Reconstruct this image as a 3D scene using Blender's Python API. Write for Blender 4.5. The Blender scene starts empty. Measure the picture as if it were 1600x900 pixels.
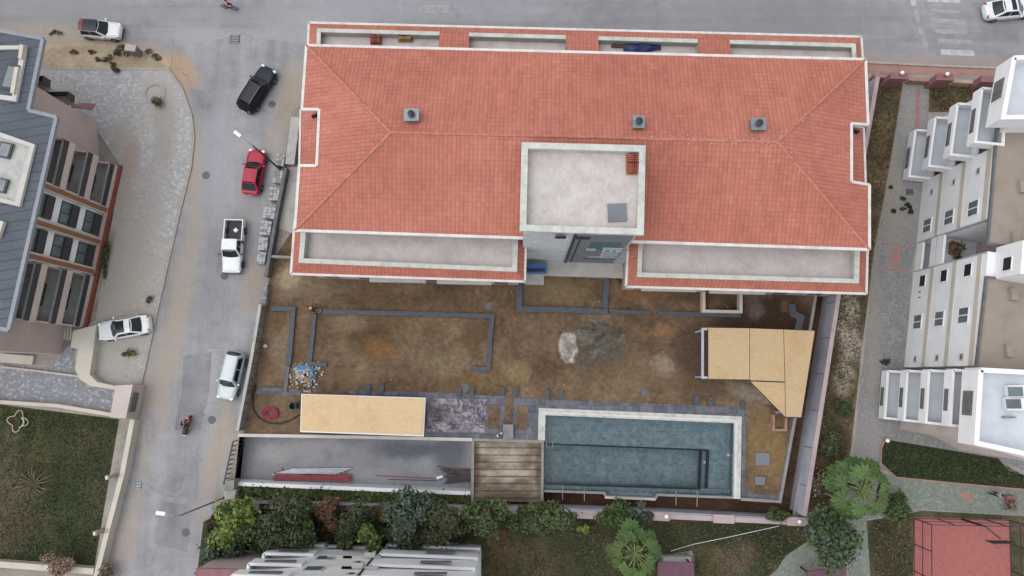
import bpy, bmesh, math, random
import numpy as np
from mathutils import Vector, Matrix
R = math.radians
rnd = random.Random(7)
scn = bpy.context.scene
COL = scn.collection

# ---------------------------------------------------------------- camera
CAM_H = 62.0
FPX = 1066.0                      # focal length in pixels of a 1600 px wide picture (24 mm)
down = Vector((15, -140, -FPX)).normalized()   # where straight down falls in camera axes
wz = -down
wy = (Vector((0, 1, 0)) - wz * wz.y).normalized()
wx = wy.cross(wz)
CAMROT = Matrix(((wx.x, wx.y, wx.z), (wy.x, wy.y, wy.z), (wz.x, wz.y, wz.z)))
cam_d = bpy.data.cameras.new('camera')
cam_d.lens = 24; cam_d.sensor_width = 36; cam_d.sensor_width = 36 * 1600 / (FPX * 36 / 24) if False else 36
cam_d.lens = FPX * 36 / 1600
cam_d.clip_end = 3000
cam = bpy.data.objects.new('camera', cam_d)
cam.matrix_world = Matrix.Translation((0, 0, CAM_H)) @ CAMROT.to_4x4()
COL.objects.link(cam); scn.camera = cam

def at(px, py, z=0.0):
    d = CAMROT @ Vector((px - 800, 450 - py, -FPX))
    t = (z - CAM_H) / d.z
    return Vector((d.x * t, d.y * t, z))
def at2(px, py, z=0.0):
    v = at(px, py, z); return (v.x, v.y)

# ---------------------------------------------------------------- light
SUN_EL, SUN_AZ = R(66), R(188)     # azimuth: counter-clockwise from +X, the light comes from there
w = bpy.data.worlds.new('World'); scn.world = w; w.use_nodes = True
nt = w.node_tree
sky = nt.nodes.new('ShaderNodeTexSky'); sky.sky_type = 'NISHITA'; sky.sun_disc = False
sky.sun_elevation = SUN_EL; sky.sun_rotation = math.pi / 2 - SUN_AZ
sky.air_density = 1.6; sky.dust_density = 1.5; sky.ozone_density = 0.6
bg = nt.nodes['Background']
hs = nt.nodes.new('ShaderNodeHueSaturation'); hs.inputs['Saturation'].default_value = .22   # grey, hazy sky
nt.links.new(sky.outputs[0], hs.inputs['Color']); nt.links.new(hs.outputs[0], bg.inputs[0]); bg.inputs[1].default_value = 0.15
sl = bpy.data.lights.new('sun', 'SUN'); sl.energy = 0.5; sl.angle = R(55); sl.color = (1, .965, .93)
so = bpy.data.objects.new('sun', sl); COL.objects.link(so)
dv = Vector((math.cos(SUN_EL) * math.cos(SUN_AZ), math.cos(SUN_EL) * math.sin(SUN_AZ), math.sin(SUN_EL)))
so.rotation_euler = dv.to_track_quat('Z', 'Y').to_euler(); so.location = (40, 10, 80)
scn.view_settings.view_transform = 'Standard'; scn.view_settings.look = 'None'
scn.view_settings.gamma = 1; scn.view_settings.use_curve_mapping = False
scn.view_settings.exposure = 0.88

# ---------------------------------------------------------------- materials
GAIN = 1.55
def lin(v):
    v /= 255.0
    return v / 12.92 if v <= .04045 else ((v + .055) / 1.055) ** 2.4
def S(r, g, b, k=1.0):
    """real surface colour for something that reads as sRGB r,g,b lying in the open here"""
    return tuple(min(.85, lin(c) / GAIN * k) for c in (r, g, b)) + (1,)

class N:
    def __init__(s, name, rough=.85, metal=0.0, spec=.3):
        s.m = bpy.data.materials.new(name); s.m.use_nodes = True
        s.t = s.m.node_tree; s.b = s.t.nodes['Principled BSDF']
        s.b.inputs['Roughness'].default_value = rough; s.b.inputs['Metallic'].default_value = metal
        s.b.inputs['Specular IOR Level'].default_value = spec
        s._pos = None
    def new(s, k): return s.t.nodes.new(k)
    def set(s, sock, v):
        if hasattr(v, 'is_output') or isinstance(v, bpy.types.NodeSocket): s.t.links.new(v, sock)
        elif v is not None: sock.default_value = v
    @property
    def pos(s):
        if s._pos is None: s._pos = s.new('ShaderNodeNewGeometry').outputs['Position']
        return s._pos
    def uv(s): return s.new('ShaderNodeTexCoord').outputs['UV']
    def map(s, v, scale=(1, 1, 1), rot=(0, 0, 0), loc=(0, 0, 0)):
        n = s.new('ShaderNodeMapping'); s.set(n.inputs[0], v)
        n.inputs['Location'].default_value = loc; n.inputs['Rotation'].default_value = rot; n.inputs['Scale'].default_value = scale
        return n.outputs[0]
    def noise(s, scale, det=4, v=None, rough=.6, out=0, dist=0):
        n = s.new('ShaderNodeTexNoise'); s.set(n.inputs['Vector'], v if v is not None else s.pos)
        n.inputs['Scale'].default_value = scale; n.inputs['Detail'].default_value = det
        n.inputs['Roughness'].default_value = rough; n.inputs['Distortion'].default_value = dist
        return n.outputs[out]
    def voro(s, scale, v=None, feat='F1', out='Color', rand=1):
        n = s.new('ShaderNodeTexVoronoi'); n.feature = feat; s.set(n.inputs['Vector'], v if v is not None else s.pos)
        n.inputs['Scale'].default_value = scale; n.inputs['Randomness'].default_value = rand
        return n.outputs[out]
    def ramp(s, f, stops, interp='LINEAR'):
        n = s.new('ShaderNodeValToRGB'); s.set(n.inputs[0], f); e = n.color_ramp.elements
        n.color_ramp.interpolation = interp
        while len(e) < len(stops): e.new(.5)
        for el, (p, c) in zip(e, stops):
            el.position = p; el.color = c if isinstance(c, tuple) else (c, c, c, 1)
        return n.outputs[0]
    def mix(s, f, a, b, mode='MIX'):
        n = s.new('ShaderNodeMix'); n.data_type = 'RGBA'; n.blend_type = mode
        s.set(n.inputs[0], f); s.set(n.inputs[6], a); s.set(n.inputs[7], b); return n.outputs[2]
    def math(s, op, a, b=None, c=None, clamp=False):
        n = s.new('ShaderNodeMath'); n.operation = op; n.use_clamp = clamp
        s.set(n.inputs[0], a)
        if b is not None: s.set(n.inputs[1], b)
        if c is not None: s.set(n.inputs[2], c)
        return n.outputs[0]
    def sep(s, v):
        n = s.new('ShaderNodeSeparateXYZ'); s.set(n.inputs[0], v); return n.outputs
    def bump(s, h, strength=.4, dist=.05):
        n = s.new('ShaderNodeBump'); s.set(n.inputs['Height'], h); n.inputs['Strength'].default_value = strength
        n.inputs['Distance'].default_value = dist; s.t.links.new(n.outputs[0], s.b.inputs['Normal'])
    def col(s, c): s.set(s.b.inputs['Base Color'], c); return s
    def brick(s, v, c1, c2, mort, bw, bh, off=.5, ms=.02, scale=1.0, sq=1):
        n = s.new('ShaderNodeTexBrick'); s.set(n.inputs['Vector'], v)
        s.set(n.inputs['Color1'], c1); s.set(n.inputs['Color2'], c2); s.set(n.inputs['Mortar'], mort)
        n.inputs['Scale'].default_value = scale; n.inputs['Mortar Size'].default_value = ms
        n.inputs['Brick Width'].default_value = bw; n.inputs['Row Height'].default_value = bh; n.offset = off
        n.inputs['Mortar Smooth'].default_value = .3
        return n.outputs
    def blob(s, wpos, px, py, rx, ry, ang, c, amt=1.0, z=0, soft=.6, ns=.5, na=.5):
        """stain, spill or painted shade of its own shape: image position, half sizes in metres"""
        P = at(px, py, z)
        m = s.map(wpos, loc=(0, 0, 0))
        sub = s.new('ShaderNodeVectorMath'); sub.operation = 'SUBTRACT'; s.set(sub.inputs[0], s._dist); sub.inputs[1].default_value = (P.x, P.y, 0)
        mp = s.map(sub.outputs[0], rot=(0, 0, -ang))
        sc = s.new('ShaderNodeVectorMath'); sc.operation = 'MULTIPLY'; s.set(sc.inputs[0], mp); sc.inputs[1].default_value = (1 / rx, 1 / ry, 0)
        ln = s.new('ShaderNodeVectorMath'); ln.operation = 'LENGTH'; s.set(ln.inputs[0], sc.outputs[0])
        mr = s.new('ShaderNodeMapRange'); mr.interpolation_type = 'SMOOTHSTEP'; s.set(mr.inputs[0], ln.outputs['Value'])
        mr.inputs[1].default_value = 1.0; mr.inputs[2].default_value = 1 - soft; mr.inputs[3].default_value = 0; mr.inputs[4].default_value = amt
        return mr.outputs[0]
    def blobs(s, base, lst, amp=1.6, nscale=.35):
        nz = s.noise(nscale, 5, out=1)
        a = s.new('ShaderNodeVectorMath'); a.operation = 'SUBTRACT'; s.set(a.inputs[0], nz); a.inputs[1].default_value = (.5, .5, .5)
        b = s.new('ShaderNodeVectorMath'); b.operation = 'SCALE'; s.set(b.inputs[0], a.outputs[0]); b.inputs['Scale'].default_value = amp
        d = s.new('ShaderNodeVectorMath'); d.operation = 'ADD'; s.set(d.inputs[0], b.outputs[0]); s.set(d.inputs[1], s.pos)
        z0 = s.new('ShaderNodeVectorMath'); z0.operation = 'MULTIPLY'; s.set(z0.inputs[0], d.outputs[0]); z0.inputs[1].default_value = (1, 1, 0)
        s._dist = z0.outputs[0]
        for (px, py, rx, ry, ang, c, amt, *r) in lst:
            f = s.blob(s.pos, px, py, rx, ry, R(ang), c, amt, soft=r[0] if r else .7)
            base = s.mix(f, base, c)
        return base

def plain(name, c, var=.12, scale=2.0, rough=.8, metal=0.0, spec=.3, bump=0.0, fine=18):
    n = N(name, rough, metal, spec)
    d = tuple(max(0, x * (1 - var * 1.6)) for x in c[:3]) + (1,); l = tuple(min(.9, x * (1 + var)) for x in c[:3]) + (1,)
    f = n.math('ADD', n.math('MULTIPLY', n.noise(scale, 5), .65), n.math('MULTIPLY', n.noise(fine, 3), .35))
    n.col(n.ramp(f, [(.33, d), (.5, c), (.68, l)]))
    if bump: n.bump(n.noise(fine, 4), bump, .03)
    return n.m
MT = {}
def stone_stain(n, base, dark, k=.5, scale=.8):
    return n.mix(n.math('MULTIPLY', n.ramp(n.noise(scale, 6), [(.45, 0.0), (.7, 1.0)]), k), base, dark)

def mk_asphalt(name, c, blobs, line=None):
    n = N(name, .9)
    base = n.ramp(n.noise(.09, 5, rough=.65), [(.35, tuple(x * .86 for x in c[:3]) + (1,)), (.5, c), (.66, tuple(x * 1.16 for x in c[:3]) + (1,))])
    st = n.noise(1.0, 4, v=n.map(n.pos, scale=line or (.05, .8, 1)))
    base = n.mix(.5, base, n.mix(1.0, base, n.ramp(st, [(.3, .68), (.5, 1.0), (.7, 1.25)]), 'MULTIPLY'))
    base = n.mix(.45, base, n.mix(1.0, base, n.ramp(n.noise(.8, 6), [(.3, .7), (.6, 1.15)]), 'MULTIPLY'))
    base = n.blobs(base, blobs)
    base = n.mix(.6, base, n.mix(1.0, base, n.ramp(n.noise(9, 4), [(.3, .72), (.7, 1.25)]), 'MULTIPLY'))
    # thin cracks
    wv = n.new('ShaderNodeVectorMath'); wv.operation = 'ADD'; n.set(wv.inputs[0], n.pos); sc_ = n.new('ShaderNodeVectorMath'); sc_.operation = 'SCALE'; n.set(sc_.inputs[0], n.noise(.5, 5, out=1)); sc_.inputs['Scale'].default_value = 3.0; n.set(wv.inputs[1], sc_.outputs[0])
    cr = n.voro(.13, v=wv.outputs[0], feat='DISTANCE_TO_EDGE', out='Distance')
    base = n.mix(n.math('MULTIPLY', n.ramp(cr, [(0, 1.0), (.012, 0.0)]), n.ramp(n.noise(.12, 3), [(.45, 0.0), (.6, .45)])), base, tuple(x * .5 for x in c[:3]) + (1,))
    n.col(base); n.bump(n.noise(14, 4), .25, .02)
    return n.m

dust = S(176, 164, 150); ochre = S(186, 160, 132); roadd = S(132, 130, 138); roadl = S(178, 176, 182)
MT['ground'] = mk_asphalt('dusty_ground', S(160, 152, 143), [], (.4, .4, 1))
MT['main_road'] = mk_asphalt('main_road_asphalt', S(150, 149, 151), [
    (60, 60, 9, 2.6, 0, S(178, 165, 150), .8), (160, 84, 9, 2.2, 0, ochre, .75), (330, 60, 8, 2.2, -8, S(172, 168, 170), .7),
    (450, 60, 7, 5, 20, S(170, 168, 170), .6), (300, 20, 18, 1.5, 0, S(150, 148, 152), .5), (60, 15, 14, 2.5, 0, S(150, 147, 150), .6),
    (700, 14, 16, 2.2, 0, S(162, 162, 170), .6), (1180, 25, 20, 3, 0, S(138, 136, 141), .6), (1480, 94, 14, 1.2, -3, S(165, 150, 145), .7),
    (1100, 45, 14, 1.0, 0, S(150, 150, 155), .5), (560, 20, 6, 3, 0, S(160, 160, 166), .6)], (.03, .9, 1))
MT['street'] = mk_asphalt('side_street_asphalt', S(158, 157, 159), [
    (390, 330, 2.2, 9, -8, S(162, 157, 156), .6), (275, 500, 1.8, 16, -8, dust, .7), (240, 620, 2, 12, -9, S(172, 160, 148), .7),
    (300, 250, 1.6, 9, 6, dust, .7), (340, 250, 2.5, 9, 0, S(168, 167, 174), .6), (280, 118, 2.6, 3.6, 25, S(190, 155, 120), .75),
    (455, 150, 1.6, 5, -10, S(176, 158, 138), .7), (430, 215, 1.3, 4, -10, S(172, 158, 145), .6), (330, 470, 2.5, 6, 0, S(150, 146, 150), .6),
    (395, 450, 1.4, 4, -10, S(165, 150, 132), .7), (345, 690, 1.3, 6, -8, S(178, 162, 142), .7), (325, 610, .6, 5, -5, S(172, 168, 170), .6),
    (320, 770, 1, 5, -8, S(170, 155, 145), .6), (200, 830, 1.5, 6, -12, S(170, 155, 140), .6), (312, 160, 3, 3, 0, S(145, 143, 150), .55)], (.8, .06, 1))
MT['patch'] = mk_asphalt('asphalt_repair', S(143, 142, 146), [], (.7, .1, 1))
MT['patch_light'] = mk_asphalt('pale_asphalt_repair', S(160, 157, 158), [], (.7, .1, 1))
MT['patch_mid'] = mk_asphalt('worn_asphalt_repair', S(150, 149, 152), [], (.7, .1, 1))

def mk_paint():
    n = N('worn_road_paint', .8)
    f = n.ramp(n.noise(1.6, 6, rough=.75), [(.42, 0.0), (.66, 1.0)])
    n.col(n.mix(n.math('MULTIPLY', f, .65), S(154, 153, 156), S(190, 188, 189))); return n.m
MT['paint'] = mk_paint()
MT['paint_new'] = plain('road_paint', S(192, 190, 188), .22)

def mk_cobble(name, c, c2, scale=2.6, dirt=None, amt=.5):
    n = N(name, .9)
    v = n.voro(scale, out='Color')
    s3 = n.sep(v)
    base = n.ramp(s3[0], [(0, tuple(x * .74 for x in c[:3]) + (1,)), (.6, c), (1, c2)])
    base = n.mix(.4, base, n.ramp(n.noise(.9, 6, rough=.7), [(.3, tuple(x * .82 for x in c[:3]) + (1,)), (.7, tuple(x * 1.12 for x in c[:3]) + (1,))]))
    if dirt: base = n.blobs(base, dirt)
    e = n.voro(scale, feat='DISTANCE_TO_EDGE', out='Distance')
    base = n.mix(n.ramp(e, [(.0, .55), (.12, 0.0)]), base, tuple(x * .62 for x in c[:3]) + (1,))
    n.col(base); n.bump(e, .3, .03); return n.m
MT['cobble'] = mk_cobble('grey_cobbles', S(184, 183, 182), S(216, 214, 212), 4.2, [
    (250, 150, 3.0, 5, 0, S(186, 178, 171), .75), (190, 215, 2, 3, 0, S(176, 160, 144), .5), (180, 330, 3, 9, -10, S(180, 168, 150), .7),
    (200, 440, 5, 8, -10, S(182, 172, 158), .8), (150, 600, 5, 3, 0, S(176, 169, 160), .8), (175, 545, 6, 4, 0, S(180, 174, 164), .8), (240, 300, 2, 9, -8, S(176, 168, 160), .6),
    (205, 245, 1.2, 3, 0, S(176, 150, 134), .6), (260, 200, 1.6, 6, 5, S(168, 158, 150), .7), (165, 400, .8, 3, -12, S(92, 86, 55), .8)])
MT['cobble_path'] = mk_cobble('speckled_grey_cobbles', S(150, 152, 158), S(205, 205, 205), 4.6)
MT['paver'] = mk_cobble('grey_green_paving', S(136, 142, 132), S(156, 160, 150), 5.0)
MT['path_grey'] = mk_cobble('grey_path_paving', S(142, 142, 142), S(163, 162, 160), 5.0, [
    (1430, 180, 2, 10, 0, S(166, 162, 154), .6), (1395, 300, 1.2, 10, -4, S(160, 150, 136), .7), (1365, 500, .9, 14, -5, S(158, 150, 138), .6), (1420, 320, 2, 5, 0, S(160, 156, 152), .6), (1350, 700, 3, 4, 0, S(158, 152, 148), .7)])
MT['paver_pink'] = plain('faded_pink_paving', S(168, 124, 120), .12, 3)

def mk_soil(name, c1, c2, blobs, fine=1.0):
    n = N(name, .95)
    base = n.ramp(n.noise(.16, 7, rough=.68), [(.34, c1), (.64, c2)])
    base = n.mix(.68, base, n.mix(1.0, base, n.ramp(n.noise(.42, 8, rough=.72, dist=.8), [(.28, .42), (.5, 1.0), (.72, 1.6)]), 'MULTIPLY'))
    base = n.mix(n.ramp(n.noise(.3, 6, v=n.map(n.pos, loc=(21, 5, 0)), rough=.7), [(.5, 0.0), (.68, .5)]), base, tuple(x * 1.25 + .012 for x in c2[:3]) + (1,))
    base = n.blobs(base, blobs, 2.4, .45)
    base = n.mix(.7 * fine, base, n.mix(1.0, base, n.ramp(n.noise(2.6, 7, rough=.75), [(.28, .5), (.5, 1.0), (.72, 1.6)]), 'MULTIPLY'))
    base = n.mix(n.ramp(n.noise(3.1, 3), [(.70, 0.0), (.82, .3)]), base, S(160, 146, 122))
    n.col(base); n.bump(n.noise(1.5, 8, rough=.7), .6, .15); return n.m
MT['yard'] = mk_soil('yard_soil', S(90, 70, 52), S(124, 102, 80), [
    (585, 535, 3.0, 2.4, 0, S(80, 62, 42), .75), (593, 545, 2.0, 1.6, 10, S(138, 100, 64), .7, .8), (620, 500, 4, 1.6, 0, S(112, 90, 62), .5),
    (930, 545, 4.2, 3.4, -20, S(92, 84, 72), .9), (925, 520, 1.9, 1.1, 30, S(128, 122, 110), .8, .8), (955, 530, 2.0, .7, 35, S(66, 58, 48), .8),
    (887, 541, 1.1, 1.7, -5, S(196, 186, 176), 1.0, .35), (960, 580, 5, 1.2, 0, S(112, 92, 62), .6), (1040, 570, 1.5, 1.2, 0, S(152, 140, 122), .7),
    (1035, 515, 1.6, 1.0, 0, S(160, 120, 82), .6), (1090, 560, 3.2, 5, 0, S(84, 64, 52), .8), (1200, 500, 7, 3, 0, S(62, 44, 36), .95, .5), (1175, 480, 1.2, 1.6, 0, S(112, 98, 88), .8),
    (1228, 478, .7, .8, 0, S(125, 88, 56), .7), (690, 565, 4, 1.8, 0, S(128, 112, 88), .6), (760, 600, 5, 1.0, 0, S(118, 96, 60), .6), (810, 580, 1.6, 1.6, 0, S(148, 128, 92), .6),
    (440, 540, 1.3, 3.2, 0, S(138, 120, 98), .7), (436, 500, .8, 2.2, 0, S(104, 76, 52), .7), (545, 505, 2.4, 1.6, 0, S(140, 122, 96), .5),
    (480, 450, 5, 1.3, 0, S(124, 108, 86), .8), (450, 432, 1.6, 1.4, 0, S(168, 150, 122), .8), (640, 465, 9, 1.0, 0, S(100, 80, 54), .6), (740, 530, 1.5, 2.5, 0, S(92, 74, 50), .7),
    (1000, 455, 3.5, 1.4, 0, S(128, 92, 62), .8), (870, 450, 4, 1.6, 0, S(126, 108, 78), .8), (1085, 465, 3, 1, 0, S(92, 70, 50), .8), (430, 650, 2.4, 1.4, 0, S(112, 92, 72), .8),
    (1200, 700, 3, 4, 0, S(142, 116, 76), .75), (1235, 690, .8, 3, -8, S(104, 84, 62), .7), (1040, 600, 4, 1, 0, S(110, 90, 66), .6), (1180, 615, 3.0, 1.0, -15, S(158, 148, 136), .6)])
MT['trench'] = mk_soil('trench_soil', S(60, 42, 33), S(88, 64, 50), [(1000, 788, 12, .5, 0, S(88, 58, 42), .5)])
MT['verge'] = mk_soil('sandy_verge', S(172, 155, 132), S(190, 172, 148), [(200, 90, 3, 1.2, 0, S(150, 130, 100), .6), (120, 80, 3, .8, 0, S(160, 145, 125), .6), (262, 88, 1.5, 1.0, -30, S(196, 160, 120), .7)], .4)
def mk_strip():
    n = N('dry_weedy_soil', .95)
    base = n.ramp(n.noise(.35, 7, rough=.7), [(.3, S(70, 58, 44)), (.5, S(104, 88, 66)), (.68, S(138, 120, 92))])
    base = n.blobs(base, [(1385, 150, 1, 2.5, 0, S(72, 72, 44), .7), (1380, 230, 1.2, 4, 0, S(120, 94, 66), .6), (1330, 520, 1.6, 3.4, 0, S(176, 164, 150), .85, .5),
        (1325, 480, 1, 2, 0, S(170, 158, 140), .8, .5), (1350, 510, .8, 2, 0, S(84, 62, 48), .7), (1318, 590, 1.2, 2.4, 0, S(168, 156, 140), .7, .5), (1300, 690, 1.8, 4, 0, S(66, 70, 42), .8),
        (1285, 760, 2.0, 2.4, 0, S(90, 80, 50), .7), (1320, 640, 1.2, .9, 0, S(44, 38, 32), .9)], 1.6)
    base = n.mix(.8, base, n.mix(1.0, base, n.ramp(n.noise(3.2, 6, rough=.75), [(.28, .5), (.5, 1), (.7, 1.5)]), 'MULTIPLY'))
    n.col(base); n.bump(n.noise(4, 6), .6, .1); return n.m
MT['strip'] = mk_strip()
def mk_grass(name, g1, g2, dry, blobs, thr=(.5, .68)):
    n = N(name, .95)
    base = n.ramp(n.noise(.4, 6, rough=.7), [(.3, g1), (.66, g2)])
    base = n.mix(n.ramp(n.noise(.22, 6, rough=.72), [(thr[0], 0.0), (thr[1], 1.0)]), base, dry)
    if blobs: base = n.blobs(base, blobs, 2.0, .4)
    base = n.mix(.8, base, n.mix(1.0, base, n.ramp(n.noise(4.5, 6, rough=.8), [(.3, .42), (.5, 1), (.7, 1.7)]), 'MULTIPLY'))
    n.col(base); n.bump(n.noise(9, 6, rough=.8), .9, .12); return n.m
MT['lawn_left'] = mk_grass('patchy_lawn', S(50, 58, 34), S(74, 80, 44), S(100, 88, 62), [
    (12, 760, 1.4, 8, 0, S(112, 98, 80), .8), (25, 830, 2.2, 3, 0, S(100, 84, 66), .7), (60, 800, 2, .8, 0, S(98, 88, 72), .6), (62, 690, .6, 3, 0, S(98, 88, 60), .6),
    (158, 770, 1.1, 3, 0, S(96, 82, 66), .6), (130, 660, 4, 1, 0, S(60, 62, 34), .6), (100, 700, 3, 1, 0, S(84, 78, 50), .5)])
MT['lawn_right'] = mk_grass('green_lawn', S(38, 50, 30), S(56, 68, 36), S(66, 60, 38), [
    (1410, 715, 3, 1.6, 0, S(68, 60, 42), .6), (1560, 750, 5, 1.0, -8, S(72, 68, 48), .7), (1480, 720, 3, 1.2, -8, S(46, 64, 34), .7)])
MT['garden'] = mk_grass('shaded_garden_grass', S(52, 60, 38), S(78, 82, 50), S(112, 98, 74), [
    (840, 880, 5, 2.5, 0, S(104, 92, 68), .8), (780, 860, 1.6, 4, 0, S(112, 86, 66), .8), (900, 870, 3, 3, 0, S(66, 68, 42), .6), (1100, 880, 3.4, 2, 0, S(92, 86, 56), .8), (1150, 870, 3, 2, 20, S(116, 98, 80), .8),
    (1130, 835, 8, 1.6, 0, S(48, 58, 36), .7), (1210, 850, 3, 2, 0, S(44, 56, 34), .8), (550, 820, 16, 3, 0, S(44, 40, 30), .9, .4), (1390, 850, 2, 4, 0, S(84, 74, 50), .7), (870, 810, 6, 1.6, 0, S(62, 58, 42), .8)], (.48, .66))  # the widest dark blob paints the shade beneath the tree strip
MT['soil_dark'] = mk_soil('dark_planter_soil', S(52, 42, 32), S(82, 66, 50), [])
MT['court_lot'] = mk_asphalt('stained_concrete_yard', S(148, 148, 152), [
    (640, 705, 5, 1.2, 0, S(96, 100, 112), .85), (700, 712, 2, 2.2, 0, S(100, 104, 114), .8), (420, 712, 2.5, 1.2, 0, S(176, 172, 170), .7), (480, 700, 4, 1.0, 0, S(168, 164, 162), .6), (560, 745, 5, 1.0, 0, S(158, 156, 158), .6)], (.3, .3, 1))

MT['concrete'] = plain('concrete', S(150, 148, 145), .18, 1.2, .9, bump=.2)
MT['concrete_light'] = plain('pale_concrete', S(185, 182, 176), .16, 1.2, .9, bump=.2)
MT['concrete_dark'] = plain('dark_concrete', S(112, 112, 114), .22, 1.4, .9, bump=.3)
MT['white'] = plain('white_paint', (.60, .60, .61, 1), .06, .8, .6)
MT['gutter'] = plain('dirty_white_gutter', S(226, 220, 216), .16, 1.3, .6)
MT['offwhite'] = plain('offwhite_paint', S(205, 202, 195), .1, .9, .7)
MT['curb'] = plain('parapet_paint', S(203, 204, 196), .2, 1.6, .7)
MT['cream'] = plain('cream_render', S(206, 198, 184), .1, .7, .8)
MT['beige_wall'] = plain('beige_render', S(196, 176, 170), .08, .5, .85)
MT['pinkbeige'] = plain('pink_beige_render', S(206, 190, 182), .07, .5, .85)
MT['brown_clad'] = plain('brown_wood_cladding', S(150, 100, 80), .2, 6, .6)
MT['redtrim'] = plain('rust_red_trim', S(134, 74, 60), .2, 2, .7)
MT['pinkcap'] = plain('pink_coping', S(186, 166, 168), .12, 1, .8)
MT['pinkpost'] = plain('dusty_pink_render', S(172, 150, 150), .14, 1.5, .85)
MT['redpost'] = plain('mauve_red_render', S(150, 106, 108), .14, 1.5, .85)
MT['lavwall'] = plain('lavender_grey_render', S(182, 184, 194), .12, .8, .85, bump=.15)
MT['greyblue'] = plain('blue_grey_stone', S(84, 88, 95), .22, 3, .7, bump=.2)
MT['black'] = plain('black_plastic', (.012, .012, .014, 1), .2, 4, .5)
MT['darkmetal'] = plain('dark_painted_metal', (.03, .03, .034, 1), .2, 3, .45, .3)
MT['steel'] = plain('galvanised_steel', S(150, 156, 164), .14, 3, .4, .6)
MT['redsteel'] = plain('red_oxide_steel', S(150, 62, 72), .15, 3, .6)
MT['glass_dark'] = plain('dark_glass', (.012, .016, .022, 1), .3, .6, .2, 0, .22)
MT['glass_grey'] = plain('window_glass', (.09, .115, .125, 1), .35, .8, .12, 0, .6)
MT['frame_dark'] = plain('anthracite_frame', (.035, .036, .04, 1), .2, 3, .5)
MT['balc_floor'] = plain('balcony_floor_tiles', S(190, 190, 184), .2, 1.2, .7)
MT['white_floor'] = plain('pale_blue_grey_floor', S(214, 219, 226), .08, 1, .7)
MT['roof_beige'] = plain('beige_flat_roof', S(162, 148, 136), .12, .7, .9, bump=.2)
MT['rubber'] = plain('tyre_rubber', (.02, .02, .02, 1), .2, 5, .85)
MT['rim'] = plain('alloy_rim', (.35, .36, .37, 1), .1, 4, .35, .7)
MT['water'] = None

def mk_tiles():
    n = N('terracotta_roof_tiles', .75, spec=.25)
    uv = n.uv()
    u, v, _ = n.sep(uv)
    base = n.ramp(n.noise(.12, 5), [(.33, S(179, 109, 91)), (.5, S(189, 117, 99)), (.66, S(197, 126, 108))])
    fu = n.math('FRACT', n.math('MULTIPLY', u, 1 / .33)); fv = n.math('FRACT', n.math('MULTIPLY', v, 1 / .40))
    # individual tile tone
    cell = n.new('ShaderNodeCombineXYZ'); n.set(cell.inputs[0], n.math('FLOOR', n.math('MULTIPLY', u, 1 / .33))); n.set(cell.inputs[1], n.math('FLOOR', n.math('MULTIPLY', v, 1 / .40)))
    wn = n.new('ShaderNodeTexWhiteNoise'); n.set(wn.inputs[0], cell.outputs[0])
    base = n.mix(.3, base, n.mix(1.0, base, n.ramp(wn.outputs['Value'], [(0, .75), (.5, 1.0), (1, 1.25)]), 'MULTIPLY'))
    base = n.mix(.5, base, n.mix(1.0, base, n.ramp(n.noise(.9, 7, v=n.map(uv, scale=(1.6, .35, 1)), rough=.7), [(.3, .72), (.5, 1.0), (.7, 1.22)]), 'MULTIPLY'))
    # seam lines soften with patches so that the rows come and go
    ln = n.math('MULTIPLY', n.ramp(fu, [(0, 1.0), (.16, 0.0), (.84, 0.0), (1, 1.0)]), n.ramp(n.noise(.5, 3), [(.3, .35), (.6, .8)]))
    ln2 = n.math('MULTIPLY', n.ramp(fv, [(0, 1.0), (.14, 0.0), (.93, 0.0), (1, 1.0)]), n.ramp(n.noise(.33, 3, v=n.map(n.pos, loc=(40, 9, 0))), [(.35, .2), (.6, .75)]))
    base = n.mix(n.math('MULTIPLY', n.math('MAXIMUM', ln, ln2), .62), base, S(104, 58, 52))
    base = n.mix(n.math('MULTIPLY', n.ramp(n.noise(1.2, 6, rough=.7), [(.55, 0.0), (.8, 1.0)]), .35), base, S(208, 150, 128))
    n.col(base)
    h = n.math('ADD', n.math('SINE', n.math('MULTIPLY', fu, math.pi)), n.math('MULTIPLY', n.math('SUBTRACT', 1.0, fv), .6))
    n.bump(h, .35, .05)
    return n.m
MT['tile'] = mk_tiles()
MT['ridge'] = plain('terracotta_ridge_tiles', S(194, 126, 107), .25, 3, .75)
def mk_membrane():
    n = N('mottled_terrace_membrane', .85)
    base = n.ramp(n.noise(.7, 6, rough=.65), [(.34, S(188, 178, 174)), (.5, S(206, 197, 193)), (.66, S(222, 214, 210))])
    base = n.mix(n.ramp(n.noise(.35, 5, v=n.map(n.pos, loc=(7, 3, 0))), [(.55, 0.0), (.72, .5)]), base, S(196, 172, 164))
    d1 = n.noise(2.2, 4, v=n.map(n.pos, scale=(3.4, .9, 1), rot=(0, 0, .9)), rough=.75)
    d2 = n.noise(2.2, 4, v=n.map(n.pos, scale=(3.4, .9, 1), rot=(0, 0, -.8), loc=(3, 4, 0)), rough=.75)
    base = n.mix(n.ramp(d1, [(.57, 0.0), (.70, .4)]), base, S(140, 134, 132))
    hb = n.brick(n.map(n.pos, rot=(0, 0, .78)), S(206, 197, 193), S(196, 188, 184), S(170, 164, 162), .9, .3, .5, .012)
    base = n.mix(.35, base, hb[0])
    base = n.mix(n.ramp(d2, [(.52, 0.0), (.68, .5)]), base, S(228, 223, 221))
    n.col(base); return n.m
MT['membrane'] = mk_membrane()
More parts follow.
